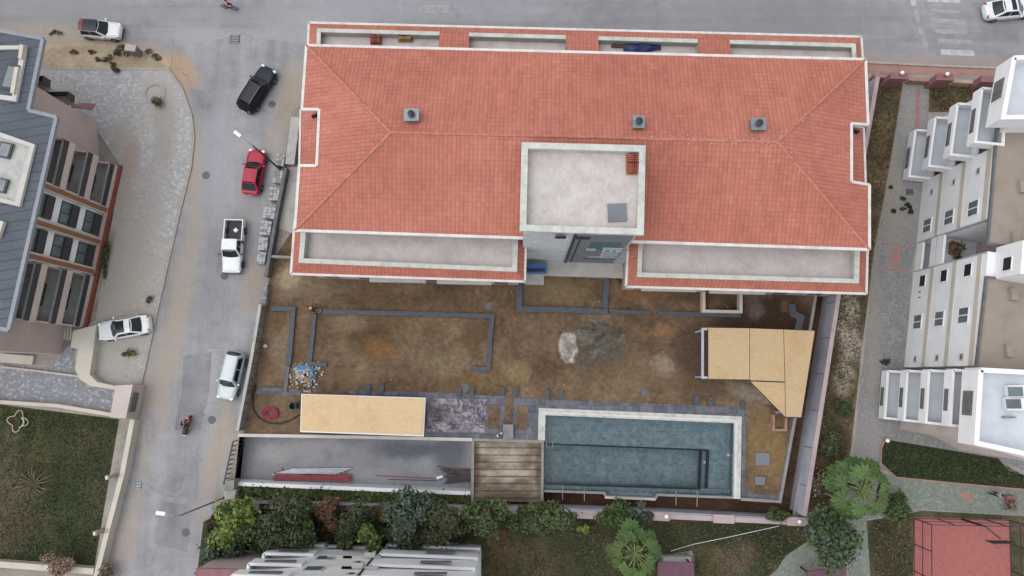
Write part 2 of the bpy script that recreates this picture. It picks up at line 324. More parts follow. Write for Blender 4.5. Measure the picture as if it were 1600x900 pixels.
def mk_slate():
    n = N('standing_seam_metal', .55, .25)
    v = n.map(n.pos, rot=(0, 0, R(-12)))
    y = n.sep(v)[1]
    f = n.math('FRACT', n.math('MULTIPLY', y, 1 / .75))
    base = n.ramp(n.noise(.4, 5), [(.3, S(76, 83, 92)), (.7, S(91, 98, 108))])
    base = n.mix(n.ramp(f, [(0, .75), (.07, 0.0), (.93, 0.0), (1, .75)]), base, S(58, 62, 68))
    base = n.mix(n.ramp(n.noise(1.3, 5), [(.6, 0.0), (.8, .4)]), base, S(138, 142, 148))
    n.col(base); n.bump(n.ramp(f, [(0, 1.0), (.1, 0.0), (.9, 0.0), (1, 1.0)]), .5, .05); return n.m
MT['slate'] = mk_slate()
def mk_wallstone():
    n = N('split_stone_cladding', .85)
    v = n.map(n.pos, scale=(1, 1, 1), rot=(R(90), 0, 0))
    o = n.brick(v, S(238, 240, 242), S(206, 209, 214), S(130, 132, 138), .8, .13, .37, .012)
    base = n.mix(.5, o[0], n.mix(1.0, o[0], n.ramp(n.noise(3, 5, v=n.map(n.pos, scale=(1, 1, 5))), [(.3, .6), (.7, 1.35)]), 'MULTIPLY'))
    n.col(base); n.bump(n.noise(4, 5, v=n.map(n.pos, scale=(1, 1, 4))), .6, .06); return n.m
MT['wallstone'] = mk_wallstone()
def mk_slabs(name, c1, c2, mort, bw, bh, stain=None, pat=1.0, sc=1.5):
    n = N(name, .8)
    o = n.brick(n.pos, c1, c2, mort, bw, bh, .5, .015)
    base = o[0]
    base = n.mix(.6, base, n.mix(1.0, base, n.ramp(n.noise(sc, 6, rough=.7), [(.3, .6), (.5, 1), (.7, 1.4)]), 'MULTIPLY'))
    if stain: base = n.mix(n.math('MULTIPLY', n.ramp(n.noise(1.3, 7, rough=.85, dist=1.6), [(.48, 0.0), (.60, 1.0)]), pat), base, stain)
    n.col(base); n.bump(o[1], -.3, .03); return n.m
MT['slab_purple'] = mk_slabs('wet_stone_slabs', S(76, 74, 84), S(134, 124, 132), S(56, 56, 64), .7, .35, S(186, 180, 186), .9)
MT['slab_blue'] = mk_slabs('blue_grey_stone_slabs', S(84, 87, 95), S(114, 114, 122), S(64, 66, 72), .62, .62, S(138, 138, 146), .35)
MT['pool_tile'] = mk_slabs('pool_stone_tiles', S(136, 160, 168), S(150, 174, 182), S(116, 138, 146), .6, .6, S(184, 198, 198), .6, 2.2)
MT['stonewall'] = mk_slabs('weathered_block_wall', S(150, 148, 146), S(120, 118, 116), S(90, 88, 86), .5, .22, S(178, 176, 170), .6)
MT['pool_shade'] = plain('dark_pool_shade', S(66, 80, 92), .2, 3, .6)  # colour of the shade painted along the pool steps
def mk_osb(name='strand_board', c=(206, 178, 138)):
    n = N(name, .85)
    a = n.noise(5, 4, v=n.map(n.pos, scale=(1, 3, 1), rot=(0, 0, .5)), rough=.8)
    b = n.noise(5, 4, v=n.map(n.pos, scale=(3, 1, 1), rot=(0, 0, .4)), rough=.8)
    d = tuple(int(x * .84) for x in c); l = tuple(min(255, int(x * 1.07)) for x in c)
    base = n.mix(.5, n.ramp(a, [(.3, S(*d)), (.7, S(*l))]), n.ramp(b, [(.3, S(*d)), (.5, S(*c)), (.7, S(*l))]))
    base = n.mix(n.ramp(n.noise(.5, 5), [(.5, 0.0), (.75, .45)]), base, S(c[0] * .86, c[1] * .78, c[2] * .68))
    n.col(base); n.bump(a, .2, .01); return n.m
MT['osb'] = mk_osb()
MT['ply'] = mk_osb('pale_plywood', (226, 196, 154))
def mk_plank():
    n = N('stained_planks', .9)
    y = n.sep(n.pos)[1]; f = n.math('FRACT', n.math('MULTIPLY', y, 1 / .62))
    cell = n.new('ShaderNodeCombineXYZ'); n.set(cell.inputs[1], n.math('FLOOR', n.math('MULTIPLY', y, 1 / .62)))
    wn = n.new('ShaderNodeTexWhiteNoise'); n.set(wn.inputs[0], cell.outputs[0])
    base = n.ramp(n.noise(.8, 6, v=n.map(n.pos, scale=(.5, 1, 1))), [(.36, S(116, 98, 82)), (.5, S(152, 138, 120)), (.6, S(182, 173, 156))])
    base = n.mix(.5, base, n.mix(1.0, base, n.ramp(wn.outputs['Value'], [(0, .75), (1, 1.25)]), 'MULTIPLY'))
    base = n.blobs(base, [(742, 735, .7, 4, 0, S(84, 62, 50), .8), (842, 735, .5, 4, 0, S(92, 74, 62), .7), (790, 778, 4, 1.1, 0, S(88, 68, 54), .8)], .8, 1)
    base = n.mix(n.ramp(f, [(0, .9), (.10, 0.0), (.9, 0.0), (1, .9)]), base, S(56, 46, 40))
    n.col(base); n.bump(n.ramp(f, [(0, 0.0), (.1, 1.0), (.9, 1.0), (1, 0.0)]), .7, .05); return n.m
MT['plank'] = mk_plank()
def mk_court():
    n = N('red_court_surface', .85)
    n.col(n.mix(.6, n.ramp(n.noise(.3, 5), [(.3, S(158, 92, 90)), (.7, S(178, 110, 104))]), n.ramp(n.noise(2.5, 6), [(.3, S(156, 92, 88)), (.7, S(182, 114, 108))]))); return n.m
MT['court'] = mk_court()
def mk_water():
    n = N('clear_pool_water', .05)
    t = n.t; out = t.nodes['Material Output']
    tr = n.new('ShaderNodeBsdfTransparent'); tr.inputs[0].default_value = (.97, .99, 1, 1)
    gl = n.new('ShaderNodeBsdfGlossy'); gl.inputs['Roughness'].default_value = .06
    bp = n.new('ShaderNodeBump'); bp.inputs['Strength'].default_value = .05; n.set(bp.inputs['Height'], n.noise(1.4, 3)); n.t.links.new(bp.outputs[0], gl.inputs['Normal'])
    fr = n.new('ShaderNodeFresnel'); fr.inputs[0].default_value = 1.26
    mx = n.new('ShaderNodeMixShader'); n.set(mx.inputs[0], fr.outputs[0]); n.set(mx.inputs[1], tr.outputs[0]); n.set(mx.inputs[2], gl.outputs[0])
    va = n.new('ShaderNodeVolumeAbsorption'); va.inputs['Color'].default_value = (.28, .62, .82, 1); va.inputs['Density'].default_value = .75; t.links.new(va.outputs[0], out.inputs['Volume'])
    t.links.new(mx.outputs[0], out.inputs[0]); return n.m
MT['water'] = mk_water()
def leafmat(name, c, k=1.0):
    n = N(name, .65, spec=.25)
    base = n.mix(.6, n.ramp(n.noise(1.2, 4), [(.3, tuple(x * .45 for x in S(*c)[:3]) + (1,)), (.5, S(*c)), (.7, tuple(min(.8, x * 1.5) for x in S(*c)[:3]) + (1,))]),
                 n.ramp(n.noise(7, 3), [(.3, tuple(x * .5 for x in S(*c)[:3]) + (1,)), (.7, tuple(min(.8, x * 1.5) for x in S(*c)[:3]) + (1,))]))
    n.col(base); return n.m
MT['leaf_bright'] = leafmat('yellow_green_leaves', (122, 138, 64))
MT['leaf_mid'] = leafmat('mid_green_leaves', (78, 98, 52))
MT['leaf_dark'] = leafmat('dark_green_leaves', (66, 80, 50))
MT['leaf_blue'] = leafmat('blue_green_leaves', (86, 102, 90))
MT['leaf_olive'] = leafmat('olive_leaves', (82, 84, 58))
MT['leaf_red'] = leafmat('russet_leaves', (128, 84, 66))
MT['leaf_dry'] = leafmat('dry_brown_leaves', (148, 122, 106))
MT['leaf_palm'] = leafmat('palm_leaves', (84, 110, 58))
MT['dryfrond'] = plain('dry_frond', S(176, 162, 132), .2, 3)
MT['bark'] = plain('bark', S(96, 82, 66), .3, 3, .95, bump=.5)
MT['hedge'] = leafmat('hedge_leaves', (86, 102, 46))
MT['straw'] = leafmat('dry_grass', (124, 106, 76))
MT['skin'] = plain('skin', (.42, .24, .16, 1), .06, 3, .6)
MT['hair'] = plain('dark_hair', (.012, .009, .008, 1), .1, 9, .6)
for k_, c_ in dict(cloth_black=(.012, .012, .014, 1), cloth_white=(.62, .63, .66, 1), cloth_blue=(.06, .09, .16, 1), cloth_pink=(.5, .2, .22, 1), cloth_grey=(.2, .2, .21, 1), cloth_brown=(.10, .07, .05, 1)).items():
    MT[k_] = plain(k_, c_, .12, 5, .9)
def paint(name, c, coat=.25, rough=.35):
    n = N(name, rough, 0, .25); n.b.inputs['Coat Weight'].default_value = coat; n.b.inputs['Coat Roughness'].default_value = .08
    d = tuple(x * .9 for x in c[:3]) + (1,)
    n.col(n.mix(n.ramp(n.noise(2.5, 5), [(.4, 0.0), (.7, 1.0)]), c, d)); return n.m
MT['car_white'] = paint('white_car_paint', (.56, .57, .58, 1)); MT['car_black'] = paint('black_car_paint', (.006, .008, .014, 1), .12, .3)
MT['car_red'] = paint('red_car_paint', (.30, .012, .035, 1), .12); MT['car_silver'] = paint('silver_car_paint', (.38, .42, .43, 1), .6, .4)
MT['car_maroon'] = paint('maroon_paint', (.14, .02, .03, 1))
MT['lamp_red'] = plain('red_lamp_lens', (.45, .02, .03, 1), .1, 4, .2); MT['lamp_clear'] = plain('clear_lamp_lens', (.6, .62, .64, 1), .1, 4, .15)
MT['blue_bag'] = plain('blue_plastic', S(92, 150, 196), .25, 3, .5); MT['blue_tarp'] = plain('dark_blue_tarp', S(42, 48, 96), .3, 3, .5)
MT['green_plastic'] = plain('dark_green_plastic', S(40, 78, 76), .2, 4, .5); MT['pink_hose'] = plain('crimson_hose', S(160, 52, 78), .2, 4, .5)
MT['blue_paint'] = plain('blue_painted_metal', S(74, 118, 170), .15, 3, .5); MT['orange_brick'] = plain('terracotta_bundle', S(176, 92, 78), .2, 6, .8)
MT['wood'] = plain('raw_timber', S(170, 136, 92), .25, 4, .85); MT['wrap'] = plain('pallet_wrap', S(172, 176, 178), .2, 4, .4)
MT['purple_roof'] = plain('plum_awning', S(112, 78, 92), .12, 2, .8); MT['globe'] = plain('globe_lamp_glass', (.7, .68, .64, 1), .05, 2, .4)
MT['yellow'] = plain('dry_scrub_yellow', S(178, 148, 92), .2, 5)
MT['kerb'] = plain('kerb_stone', S(176, 168, 158), .14, 1.5, .9)
MT['kerb_pink'] = plain('pinkish_kerb', S(168, 132, 122), .14, 1.5, .9)
MT['teal'] = plain('teal_panel', S(84, 112, 120), .1, 1, .6); MT['panel'] = plain('grey_cladding_panel', S(124, 128, 134), .1, .6, .6)

# ---------------------------------------------------------------- mesh helpers
ORG = {}
class MB:
    def __init__(s): s.v = []; s.f = []; s.m = []; s.uv = []
    def poly(s, pts, m=0, ud=None):
        i = len(s.v); s.v += [tuple(p) for p in pts]; s.f.append(list(range(i, i + len(pts)))); s.m.append(m)
        if ud is not None:
            a = Vector(pts[0]); nrm = Vector((0, 0, 0))
            for k in range(len(pts)):
                p, q = Vector(pts[k]), Vector(pts[(k + 1) % len(pts)]); nrm += p.cross(q)
            nrm.normalize(); u = Vector((ud[0], ud[1], 0)).normalized(); vv = nrm.cross(u)
            s.uv.append([(Vector(p).dot(u), Vector(p).dot(vv)) for p in pts])
        else: s.uv.append(None)
        return s
    def prism(s, pts, z0, z1, m=0, mt=None, top=True, bot=True):
        n = len(pts)
        if top: s.poly([(x, y, z1) for x, y in pts], m if mt is None else mt)
        if bot: s.poly([(x, y, z0) for x, y in reversed(pts)], m)
        for k in range(n):
            a, b = pts[k], pts[(k + 1) % n]
            s.poly([(a[0], a[1], z0), (b[0], b[1], z0), (b[0], b[1], z1), (a[0], a[1], z1)], m)
        return s
    def box(s, c, d, rot=0.0, m=0, tilt=None):
        M = Matrix.Rotation(rot, 3, 'Z')
        if tilt is not None: M = tilt
        P = [Vector(c) + M @ Vector((sx * d[0] / 2, sy * d[1] / 2, sz * d[2] / 2)) for sz in (-1, 1) for sy in (-1, 1) for sx in (-1, 1)]
        for q in ((0, 2, 3, 1), (4, 5, 7, 6), (0, 1, 5, 4), (2, 6, 7, 3), (0, 4, 6, 2), (1, 3, 7, 5)): s.poly([P[k] for k in q], m)
        return s
    def bar(s, a, b, w, h, m=0):
        """box from a to b (centre line), width w horizontal, height h"""
        a, b = Vector(a), Vector(b); d = b - a; L = d.length
        x = d.normalized(); y = Vector((0, 0, 1)).cross(x)
        if y.length < 1e-4: y = Vector((0, 1, 0))
        y.normalize(); z = x.cross(y)
        return s.box((a + b) / 2, (L, w, h), m=m, tilt=Matrix((x, y, z)).transposed())
    def tube(s, pts, rad, n=8, m=0, cap=True):
        pts = [Vector(p) for p in pts]; rings = []
        if not hasattr(rad, '__len__'): rad = [rad] * len(pts)
        for k, p in enumerate(pts):
            d = (pts[min(k + 1, len(pts) - 1)] - pts[max(k - 1, 0)]).normalized()
            a = Vector((0, 0, 1)) if abs(d.z) < .9 else Vector((1, 0, 0))
            x = d.cross(a).normalized(); y = d.cross(x)
            rings.append([p + (x * math.cos(2 * math.pi * j / n) + y * math.sin(2 * math.pi * j / n)) * rad[k] for j in range(n)])
        for k in range(len(pts) - 1):
            for j in range(n): s.poly([rings[k][j], rings[k][(j + 1) % n], rings[k + 1][(j + 1) % n], rings[k + 1][j]], m)
        if cap: s.poly(rings[0][::-1], m); s.poly(rings[-1], m)
        return s
    def lathe(s, c, prof, n=16, m=0, axis='Z', cap=True):
        c = Vector(c); rings = []
        for r, h in prof:
            ring = []
            for j in range(n):
                a = 2 * math.pi * j / n
                v = Vector((r * math.cos(a), r * math.sin(a), h)) if axis == 'Z' else Vector((r * math.cos(a), h, r * math.sin(a)))
                ring.append(c + v)
            rings.append(ring)
        for k in range(len(prof) - 1):
            for j in range(n): s.poly([rings[k][j], rings[k][(j + 1) % n], rings[k + 1][(j + 1) % n], rings[k + 1][j]], m)
        if cap: s.poly(rings[0][::-1], m); s.poly(rings[-1], m)
        return s
    def grid(s, fn, nu, nv, m=0):
        P = [[fn(i / nu, j / nv) for j in range(nv + 1)] for i in range(nu + 1)]
        for i in range(nu):
            for j in range(nv): s.poly([P[i][j], P[i + 1][j], P[i + 1][j + 1], P[i][j + 1]], m)
        return s
    def wall(s, pts, th, z0, z1, m=0, mt=None, side=0):
        """wall following a 2D polyline, thickness th (side 0 centred, +1 to the left of travel, -1 right)"""
        o0 = {0: -th / 2, 1: 0, -1: -th}[side]; o1 = o0 + th
        P = [Vector(p[:2]) for p in pts]; L = []; Rr = []
        for k, p in enumerate(P):
            d0 = (p - P[k - 1]).normalized() if k else None; d1 = (P[k + 1] - p).normalized() if k < len(P) - 1 else None
            d = ((d0 or d1) + (d1 or d0)).normalized(); nn = Vector((-d.y, d.x))
            sc = 1 / max(.4, nn.dot(Vector((-(d1 or d0).y, (d1 or d0).x))))
            L.append(p + nn * o1 * sc); Rr.append(p + nn * o0 * sc)
        for k in range(len(P) - 1):
            for z, mm in ((z1, m if mt is None else mt), (z0, m)): s.poly([(*Rr[k], z), (*Rr[k + 1], z), (*L[k + 1], z), (*L[k], z)], mm)
            s.poly([(*Rr[k], z0), (*Rr[k + 1], z0), (*Rr[k + 1], z1), (*Rr[k], z1)], m)
            s.poly([(*L[k], z0), (*L[k + 1], z0), (*L[k + 1], z1), (*L[k], z1)], m)
        for k in (0, -1): s.poly([(*Rr[k], z0), (*L[k], z0), (*L[k], z1), (*Rr[k], z1)], m)
        return s
    def build(s, name, mats, parent=None, local=False, smooth=False, bevel=0.0, sub=0, weld=False, origin=None):
        if not isinstance(mats, (list, tuple)): mats = [mats]
        v = np.array(s.v, dtype=float)
        if parent is not None and not local: org = np.array(ORG[parent])
        elif parent is not None: org = np.zeros(3)
        elif origin is not None: org = np.array(origin, float)
        elif local: org = np.zeros(3)
        else: org = np.array([(v[:, 0].min() + v[:, 0].max()) / 2, (v[:, 1].min() + v[:, 1].max()) / 2, v[:, 2].min()])
        me = bpy.data.meshes.new(name); me.from_pydata((v - org).tolist(), [], s.f)
        for mt in mats: me.materials.append(MT[mt] if isinstance(mt, str) else mt)
        me.polygons.foreach_set('material_index', s.m)
        if any(u is not None for u in s.uv):
            l = me.uv_layers.new(name='UVMap'); k = 0
            for u, f in zip(s.uv, s.f):
                for j in range(len(f)): l.data[k].uv = u[j] if u else (0, 0); k += 1
        if len(s.f) < 6000 or weld or sub:
            bm = bmesh.new(); bm.from_mesh(me)
            if weld or sub or bevel: bmesh.ops.remove_doubles(bm, verts=bm.verts, dist=.0005)
            bmesh.ops.recalc_face_normals(bm, faces=bm.faces)
            bm.to_mesh(me); bm.free()
        if smooth: me.polygons.foreach_set('use_smooth', [True] * len(me.polygons))
        o = bpy.data.objects.new(name, me); COL.objects.link(o)
        if parent is not None: o.parent = parent; ORG[o] = ORG[parent]
        else: o.location = org.tolist(); ORG[o] = tuple(org.tolist())
        if sub: md = o.modifiers.new('sub', 'SUBSURF'); md.levels = md.render_levels = sub
        if bevel: md = o.modifiers.new('bevel', 'BEVEL'); md.width = bevel; md.segments = 2; md.limit_method = 'ANGLE'
        return o

def tag(o, label, cat, group=None, kind=None):
    if label: o['label'] = label
    if cat: o['category'] = cat
    if group: o['group'] = group
    if kind: o['kind'] = kind
    return o
def thing(name, label, cat, loc=(0, 0, 0), rz=0.0, group=None):
    o = bpy.data.objects.new(name, None); COL.objects.link(o); o.empty_display_size = .3
    o.location = loc; o.rotation_euler = (0, 0, rz); ORG[o] = tuple(loc)
    return tag(o, label, cat, group)
def struct(name, mb, mats, **k):
    o = mb.build(name, mats, **k); o['kind'] = 'structure'; return o
def P2(lst, z=0.0): return [at2(x, y, z) for x, y in lst]
def sheet(name, lst, z, mat, zr=None):
    """flat sheet with its outline at image points; zr: level the points are read at"""
    p = P2(lst, z if zr is None else zr)
    return struct(name, MB().poly([(x, y, z) for x, y in p]), mat)
def dup(o, parent=None):
    c = o.copy(); COL.objects.link(c); c.parent = parent
    for ch in o.children: dup(ch, c)
    return c
def lerp(a, b, t): return a + (b - a) * t
# ================================================================ THE SETTING
def tri_hole(outer, inner, z):
    bm = bmesh.new(); es = []
    for ring in (outer, inner):
        vs = [bm.verts.new((x, y, z)) for x, y in ring]
        es += [bm.edges.new((vs[i], vs[(i + 1) % len(vs)])) for i in range(len(vs))]
    bmesh.ops.triangle_fill(bm, use_beauty=True, use_dissolve=False, edges=es)
    mb = MB()
    for f in bm.faces: mb.poly([v.co[:] for v in f.verts])
    bm.free(); return mb
HOLE = [(374, 682), (738, 686), (846, 690), (843, 640), (1162, 652), (1158, 779), (1217, 783), (1240, 652), (1262, 540), (1271, 440), (1322, 440),
        (1302, 470), (1270, 640), (1238, 806), (1000, 798), (800, 791), (735, 789), (735, 771), (366, 757)]
struct('ground', tri_hole([(-900, -900), (900, -900), (900, 900), (-900, 900)], P2(HOLE), 0.0), 'ground', origin=(0, 0, 0))
sheet('main_road', [(-500, -260), (2200, -260), (2200, 112), (1480, 103), (1350, 98), (1345, 140), (480, 140), (440, 75), (380, 50), (300, 78), (240, 88), (190, 70), (-500, 58)], .004, 'main_road')
sheet('side_street', [(250, 78), (310, 66), (385, 55), (480, 70), (476, 160), (455, 175), (443, 262), (415, 430), (404, 478), (368, 672), (356, 745), (335, 790), (320, 905), (300, 1050),
      (120, 1050), (152, 905), (176, 760), (206, 655), (216, 600), (233, 530), (255, 430), (281, 330), (300, 250), (303, 195), (286, 130)], .008, 'street')
for i, (pts, m) in enumerate([([(322, 552), (331, 550), (327, 610), (313, 672), (272, 672), (284, 610), (287, 556)], 'patch'),
     ([(252, 782), (300, 790), (292, 862), (240, 850)], 'patch'), ([(262, 722), (305, 726), (302, 780), (256, 776)], 'patch_mid'), ([(226, 642), (250, 644), (246, 712), (228, 710)], 'patch_light'),
     ([(308, 500), (345, 502), (343, 545), (310, 545)], 'patch_mid'), ([(340, 395), (372, 398), (366, 432), (335, 432)], 'patch_mid'), ([(714, 14), (702, 14), (702, 6), (714, 6)], 'patch_light'),
     ([(296, 140), (332, 145), (330, 172), (300, 170)], 'patch_mid'), ([(200, 690), (222, 694), (205, 800), (188, 796)], 'patch_light')]):
    sheet('road_patch', pts, .012, m)
# worn painted markings on the main road
for pts, m in [([(653, 8), (703, 8), (703, 21), (655, 21)], 'paint'), ([(621, -14), (630, -14), (630, 24), (623, 24)], 'paint'), ([(648, -18), (700, -18), (701, -4), (649, -4)], 'paint'),
        ([(1447, -3), (1500, -2), (1500, 5), (1449, 3)], 'paint_new'), ([(1421, -8), (1430, -8), (1432, 9), (1424, 9)], 'paint_new'),
        ([(1428, 16), (1435, 16), (1438, 36), (1431, 36)], 'paint'), ([(1434, 43), (1441, 43), (1443, 54), (1436, 54)], 'paint'), ([(1440, 58), (1447, 58), (1452, 82), (1444, 82)], 'paint'),
        ([(1454, 14), (1500, 16), (1500, 21), (1455, 19)], 'paint'), ([(1456, 28), (1507, 31), (1508, 38), (1457, 36)], 'paint'), ([(1460, 45), (1510, 47), (1512, 54), (1461, 52)], 'paint'),
        ([(1464, 60), (1518, 63), (1521, 70), (1466, 68)], 'paint'), ([(1469, 77), (1521, 79), (1523, 88), (1471, 86)], 'paint_new')]:
    struct('road_marking', MB().poly([(x, y, .016) for x, y in P2(pts)]), m)
sheet('verge', [(40, 72), (140, 66), (245, 78), (268, 96), (262, 112), (74, 108)], .012, 'verge')
sheet('verge', [(1352, 96), (1480, 101), (1700, 108), (1700, 120), (1480, 117), (1355, 116)], .012, 'kerb_pink')
KERB = [(74, 107), (262, 108), (283, 138), (298, 180), (302, 215), (297, 262), (279, 335), (257, 430), (236, 525), (219, 600)]
cob = struct('pavement', MB().prism(P2([(60, 107)] + KERB[1:] + [(170, 606), (150, 603), (120, 590), (118, 520), (150, 500), (190, 262), (150, 200), (60, 130)]), 0, .10), 'cobble')
struct('kerb', MB().wall(P2(KERB[1:], .1), .28, 0, .135), 'kerb', origin=None)
struct('kerb', MB().wall(P2(KERB[:2], .1), .25, 0, .13), 'kerb')
struct('kerb', MB().wall(P2([(1353, 97), (1480, 103), (1700, 111)], .1), .2, 0, .12), 'kerb')
sheet('footpath', [(-200, 570), (0, 570), (70, 575), (90, 560), (112, 535), (118, 590), (200, 608), (182, 640), (0, 624), (-200, 615)], .02, 'cobble_path')
sheet('lawn', [(-300, 622), (0, 632), (186, 655), (146, 893), (0, 884), (-300, 875)], .02, 'lawn_left')
sheet('dirt_strip', [(1358, 122), (1362, 118), (1411, 130), (1400, 200), (1385, 290), (1365, 400), (1345, 560), (1330, 700), (1310, 790), (1255, 803), (1270, 640), (1306, 450), (1340, 262)], .012, 'strip')
sheet('dirt_strip', [(1452, 130), (1600, 132), (1600, 175), (1450, 175)], .012, 'strip')
sheet('footpath', [(1412, 132), (1452, 132), (1450, 210), (1444, 300), (1425, 420), (1415, 580), (1395, 640), (1378, 700), (1385, 735), (1330, 745), (1345, 600), (1366, 400), (1386, 290), (1400, 205)], .02, 'path_grey')
sheet('footpath', [(1376, 640), (1436, 655), (1530, 668), (1760, 700), (1760, 735), (1600, 735), (1570, 722), (1440, 700), (1378, 692)], .024, 'path_grey')
sheet('footpath_inlay', [(1401, 388), (1409, 404), (1397, 421), (1387, 402)], .03, 'paver_pink')
sheet('footpath_inlay', [(1381, 379), (1424, 386), (1424, 389), (1381, 382)], .03, 'paver_pink')
sheet('footpath_inlay', [(1376, 417), (1418, 424), (1418, 427), (1376, 420)], .03, 'paver_pink')
sheet('footpath_inlay', [(1432, 138), (1438, 138), (1436, 205), (1429, 205)], .03, 'paver_pink')
sheet('footpath', [(1330, 735), (1378, 738), (1400, 745), (1600, 765), (1760, 782), (1760, 816), (1600, 806), (1430, 795), (1415, 800), (1354, 812), (1362, 930), (1326, 930), (1328, 820), (1312, 760)], .028, 'paver')
sheet('footpath', [(1196, 905), (1214, 890), (1228, 868), (1262, 846), (1290, 855), (1255, 905), (1230, 960), (1180, 960)], .028, 'paver')
sheet('footpath', [(1030, 868), (1082, 860), (1086, 880), (1032, 880)], .028, 'paver')
sheet('footpath_inlay', [(1507, 765), (1513, 770), (1522, 775), (1514, 782), (1508, 785), (1504, 778), (1500, 774)], .034, 'paver_pink')
sheet('lawn', [(1380, 686), (1440, 696), (1560, 716), (1575, 735), (1600, 742), (1760, 752), (1760, 775), (1600, 765), (1400, 746), (1376, 725)], .032, 'lawn_right')
struct('kerb', MB().wall(P2([(1384, 684), (1377, 700), (1376, 724), (1400, 746), (1500, 756), (1600, 765), (1700, 773)], .08), .14, 0, .1), 'kerb_pink')
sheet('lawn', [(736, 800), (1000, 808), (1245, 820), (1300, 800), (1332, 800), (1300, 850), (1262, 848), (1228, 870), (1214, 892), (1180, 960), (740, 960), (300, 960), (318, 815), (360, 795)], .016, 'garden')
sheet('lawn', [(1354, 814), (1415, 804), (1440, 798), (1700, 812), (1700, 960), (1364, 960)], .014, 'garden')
sheet('sports_court', [(1428, 808), (1578, 812), (1583, 960), (1426, 960)], .022, 'court')
ln = MB()
for a, b in [((1448, 812), (1451, 930)), ((1434, 812), (1437, 930)), ((1422, 842), (1453, 856))]:
    pass
# lower levels inside the site
sheet('trench_ground', [(360, 640), (1330, 640), (1345, 430), (1250, 430), (1240, 640), (340, 640), (340, 830), (1280, 830), (1330, 640)], -1.25, 'trench') if False else None
for pts in ([(1200, 400), (1400, 400), (1300, 825), (1170, 822), (1170, 784), (1214, 787), (1238, 655), (1260, 540)],
            [(735, 776), (849, 772), (944, 773), (947, 780), (1024, 783), (1027, 777), (1170, 783), (1170, 825), (735, 815)]):
    struct('trench_ground', MB().poly([(x, y, -1.25) for x, y in P2(pts)]), 'trench')
sheet('yard_ground', [(418, 465), (424, 410), (470, 340), (800, 300), (1280, 320), (1276, 440), (1262, 540), (1240, 652), (1217, 783), (1158, 779), (1162, 652), (843, 640), (844, 690), (738, 686), (380, 681), (417, 476)], .10, 'yard')
sheet('concrete_yard', [(372, 680), (738, 684), (738, 772), (364, 760)], -1.5, 'court_lot', 0)
# beige slab and pit between the street and the big house
sheet('side_yard', [(452, 262), (478, 250), (478, 372), (432, 356)], .12, 'concrete_light')
sheet('planting_bed', [(366, 756), (736, 771), (736, 790), (363, 784)], -.3, 'soil_dark', 0)

# ================================================================ WALLS AND FENCES
def wallthing(name, label, cat, pts, zr, th, z0, z1, m, mt=None, side=0, group=None, cap=None):
    p = P2(pts, zr)
    if cap is None:
        o = MB().wall(p, th, z0, z1, 0, 1 if mt else None, side).build(name, [m, mt] if mt else m); return tag(o, label, cat, group)
    t = thing(name, label, cat, (p[0][0], p[0][1], z0), group=group)
    wf = MB().wall(p, th, z0, z1, 0, None, side)
    L_ = [Vector((*q_, 0)) for q_ in p]; tot = 0; nxt = 2.0
    for a, b in zip(L_[:-1], L_[1:]):
        d = (b - a); l = d.length; d.normalize(); nn = Vector((-d.y, d.x, 0)) if side == 1 else Vector((d.y, -d.x, 0)); an = math.atan2(d.y, d.x)
        while nxt < tot + l:
            c_ = a + d * (nxt - tot) - nn * .004; wf.box((c_.x, c_.y, (z0 + z1) / 2 + .9), (.06, .03, z1 - z0 - 1.9), an, 1); nxt += 3.25
        tot += l
    wf.build('wall_face', [m, 'concrete_dark'], t)
    MB().wall(p, th + .12, z1, z1 + .1, 0, None, side).build('coping', cap, t)
    return t
wallthing('boundary_wall', 'long lavender grey rendered wall with pink coping along the east side of the building site', 'wall', [(1368, 120), (1306, 465), (1271, 690), (1253, 805)], 1.5, .25, -2.0, 1.5, 'lavwall', side=1, cap='pinkcap')
t = thing('boundary_wall', 'low grey garden wall with pink coping south of the pool and the wooden deck', 'wall', (*at2(735, 789), -1.7))
MB().wall(P2([(735, 790), (1000, 798), (1250, 811)], .7), .3, -2.0, .7, side=-1).build('wall_face', 'lavwall', t)
MB().wall(P2([(1010, 801.5), (1235, 812)], .8), .42, .7, .82, side=-1).build('coping', 'pinkcap', t)
wallthing('boundary_wall', 'low grey garden wall behind the hedge bed and the dark trees', 'wall', [(352, 782), (735, 790)], .7, .2, -.3, .7, 'concrete', side=-1)
caps = [(388, 792, 'behind the yellow-green tree'), (492, 791, 'between the dark olive tree and the russet bush'), (707, 796, 'beside the wooden deck corner'), (812, 800, 'right of the wooden deck'),
        (918, 804, 'below the left half of the pool'), (1030, 807, 'below the right half of the pool'), (1131, 811, 'below the pool corner'), (1246, 815, 'at the corner of the east boundary wall')]
for px, py, where in caps:
    x, y = at2(px, py, 1.0)
    t = thing('wall_pillar', 'squat pink rendered pillar ' + where, 'pillar', (x, y, 0), R(-2), 'pillars along the garden wall')
    MB().box((0, 0, .46), (1.65, .6, .92)).build('shaft', 'pinkpost', t, local=True)
    MB().box((0, 0, .97), (1.8, .72, .1)).build('cap', 'pinkcap', t, local=True, bevel=.02)
wallthing('parking_wall', 'white retaining wall between the concrete yard and the hedge', 'wall', [(366, 753), (735, 768)], .3, .32, -1.55, .3, 'white', side=-1)
wallthing('parking_wall', 'pale concrete retaining wall on the north edge of the sunken concrete yard', 'wall', [(372, 680), (560, 683), (738, 687)], .3, .28, -1.55, .3, 'offwhite')
wallthing('site_wall', 'weathered block wall between the street and the muddy yard', 'wall', [(404, 475), (390, 560), (368, 673)], 1.3, .28, 0, 1.3, 'stonewall', 'concrete_light', side=1)
wallthing('site_wall', 'short brick wall piece north of the weathered block wall', 'wall', [(413, 442), (410, 474)], .8, .55, 0, .7, 'stonewall')
